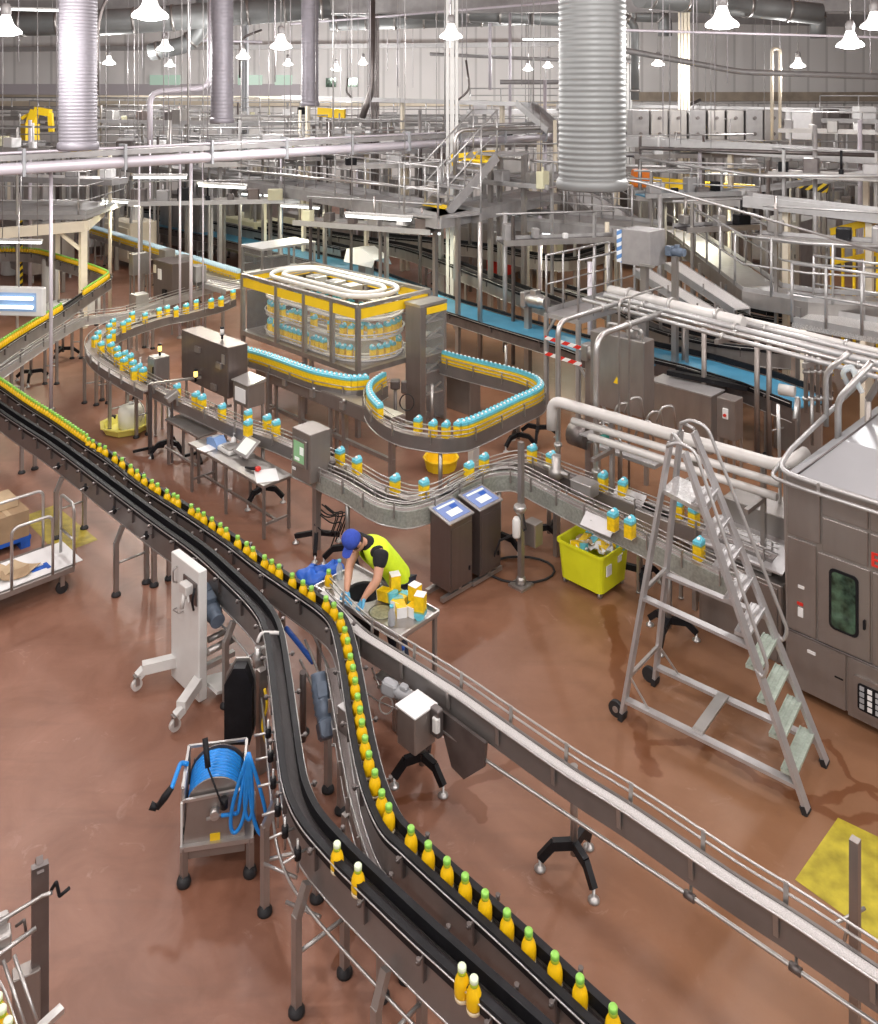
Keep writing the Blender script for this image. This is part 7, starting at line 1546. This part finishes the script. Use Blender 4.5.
# far raised lines seen edge-on: conveyors on stilts with rails
far_lines = [(-40,152,300,140,30,2,'far stilted line behind the pale beam, lowest at left'),(120,140,460,132,32,2,'far stilted line crossing behind the third duct'),(-40,118,260,112,38,1,'distant stilted line below the wall band at the left'),(260,152,470,166,26,2,'stilted line descending toward the stair'),(300,124,560,118,36,2,'distant stilted line behind the white column'),(390,146,560,150,29,2,'stilted line left of the widest duct'),
 (620,168,880,178,27,1,'stilted line below the broad silver channel'),(640,124,900,128,38,1,'distant stilted line above the grey machine row'),(640,196,760,206,22,2,'short stilted line behind the descending rails'),(420,178,560,184,24,2,'stilted line behind the stair landing'),(-40,176,120,182,25,2,'stilted line left under the pale beam'),(200,164,430,184,27,1,'stilted line just behind the left walkway'),(820,120,900,122,32,1,'distant stilted line at the right edge'),(470,112,560,110,33,2,'distant stilted line near the portal beam')]
for k,(x0,y0,x1,y1,D,nr,lab) in enumerate(far_lines):
    a, c_ = Q(x0,y0,D), Q(x1,y1,D*(1.04 if k % 2 else .94)); c_.z = a.z; rnd = random.Random(k)
    t = thing('stilted_line', lab, 'conveyor', down(a,0)); b = MB(); b.bar(a, c_, .7, .16); part('bed', b, ['grey_mid','alu','steel'][k % 3], t)
    railing(t, [a+UP*.1, c_+UP*.1], .8, 1.3, mids=nr, toe=False, r=.025)
    for p, d in walk([a,c_], 2.6, start=.6): b = MB(); b.bar(down(p,0), p, .11); part('leg', b, rnd.choice(['steel','rail','cream']), t)
    for p, d in walk([a,c_], 1.15, start=.4):
        if rnd.random() < .75:
            s = rnd.uniform(.2,.5); b = MB(); b.box(p+V((0,0,.1+s*.4)), (s*1.3,s,s*.9), None, .03); part(rnd.choice(['drive_unit','control_box','sensor_housing']), b, rnd.choice(['steel','steel_dark','paper','grey_mid','steel_light','alu']), t)
for k,(x,D,y0,y1) in enumerate([(330,27,120,200),(420,25,110,190),(545,28,80,170),(555,25,120,215),(470,26,150,232),(505,20,212,262),(540,22,216,268),(607,20,222,262),(480,19,222,300),(575,24,180,240),(700,24,150,250),(730,22,165,275),(768,21,160,290),(815,20,125,250),(860,22,120,220),(300,30,110,180),(170,28,120,190),(240,27,120,215),(30,26,120,200),(110,24,150,230),(640,24,160,240),(660,20,195,300),(590,18,262,330)]):
    a = Q(x,y1,D); zt = EYE-(y0-HY)*D/F; pipe('slim upright ' + ['behind the third duct','left of the white column','left of the widest duct','below the widest duct on its left','behind the stair','under the platform frame, left','under the platform frame, middle','under the platform frame, right','in front of the black-edged curves','behind the stair landing','behind the yellow line','under the broad channel, left','under the broad channel, middle','under the broad channel, right','near the right edge','behind the stilted lines','below the second duct','between the second and third ducts','at the far left','right of the tall duct','beside the orange machine','behind the grey housing','beside the platform rails'][k], [down(a,0), V((a.x,a.y,zt))], .055, ['steel','rail','lav','cream'][k % 4], name='upright', cat='post', n=8)

# more thin far lines, small machines and cross pipes that crowd the hall
more = [(-40,128,110,126,34,'distant rail line left of the tall duct'),(95,122,215,121,31,'distant line between the tall duct and the second duct'),(230,117,305,116,33,'distant line between the second and third ducts'),(320,134,450,139,30,'line of small units left of the white column'),(460,140,556,143,27,'line of small units right of the white column'),(150,152,330,160,28,'line of units just above the pale beam'),(340,158,440,172,23,'line of units above the left walkway end'),(-40,150,60,147,23,'line of units behind the tall duct base'),(630,152,760,158,24,'line of units under the broad channel, left half'),(770,172,910,180,20,'line of units under the broad channel, right half'),(640,186,745,200,21,'line of units below the yellow guards'),(760,236,900,246,17,'line of units behind the raised walkway, right'),(680,216,770,236,19,'line of units behind the raised walkway, left'),(480,184,556,182,22,'line of units below the stair landing'),(500,232,620,246,19,'line of units under the rectangular platform'),(300,214,436,238,21,'line of units in the yellow light under the walkway'),(130,190,300,212,24,'line of units under the far walkway part'),(780,130,910,133,26,'line of units right of the grey machine row')]
for k,(x0,y0,x1,y1,D,lab) in enumerate(more):
    a, c_ = Q(x0,y0,D), Q(x1,y1,D*(.93 if k % 2 else 1.03)); c_.z = a.z = (a.z+c_.z)/2; rnd = random.Random(k+50)
    t = thing('unit_line', lab, 'conveyor', down(a,0)); n = (c_-a).normalized(); s_ = n.cross(UP)
    for w in (-.3,.3): b = MB(); b.bar(a+s_*w, c_+s_*w, .05, .12); part('side_rail', b, rnd.choice(['steel','rail','alu']), t)
    b = MB(); b.bar(a-UP*.02, c_-UP*.02, .5, .03); part('bed', b, rnd.choice(['chain','chain_grey','blue_belt' if k == 10 else 'steel_dark']), t)
    b = MB(); b.tube([a+UP*.55-s_*.32, c_+UP*.55-s_*.32], .025, 6); part('top_rail', b, 'rail', t)
    for p, d in walk([a,c_], 1.9, start=.3): b = MB(); b.bar(down(p,0), p+UP*.55-s_*0, .06); part('post', b, rnd.choice(['steel','rail','steel_dark']), t)
    for p, d in walk([a,c_], .62, start=.25):
        if rnd.random() < .8:
            s = rnd.uniform(.12,.34); b = MB(); q = p+s_*rnd.uniform(-.3,.3)+UP*(s*.5+.02); b.box(q, (s*rnd.uniform(.7,1.4), s, s*rnd.uniform(.7,1.5)), (n, s_, UP), .02)
            if rnd.random() < .5: b.tube([q, q+UP*rnd.uniform(.3,.6)], .03, 6)
            part(rnd.choice(['drive_unit','control_box','sensor_housing']), b, rnd.choice(['steel','steel_dark','grey_mid','steel_kiosk','black','steel_light','paper','olive']), t)
for k,(pts,r_,m,lab) in enumerate([([(-30,108,34),(210,112,34)],.05,'rail','thin pale pipe low across the left wall'),([(640,148,22),(900,156,19.5)],.05,'steel_dark','dark pipe under the broad channel'),([(470,126,26),(560,122,27)],.05,'rail','thin rail pipe left of the widest duct'),([(230,170,24),(440,190,20)],.04,'steel_light','slim pipe above the left walkway'),([(640,158,20),(760,176,18),(900,176,17)],.035,'rail','slim pipe bending below the broad channel'),([(455,175,20),(455,130,20),(540,128,21)],.05,'steel','bent pipe above the stair landing'),([(100,150,26),(100,186,26)],.08,'cream','cream upright by the cream cabinets'),([(590,150,30),(700,100,34)],.06,'grey_mid','slanting strut above the grey machine row')]):
    pipe(lab, [Q(*p) for p in pts], r_, m, .3, n=8, base=Q(*pts[0]))
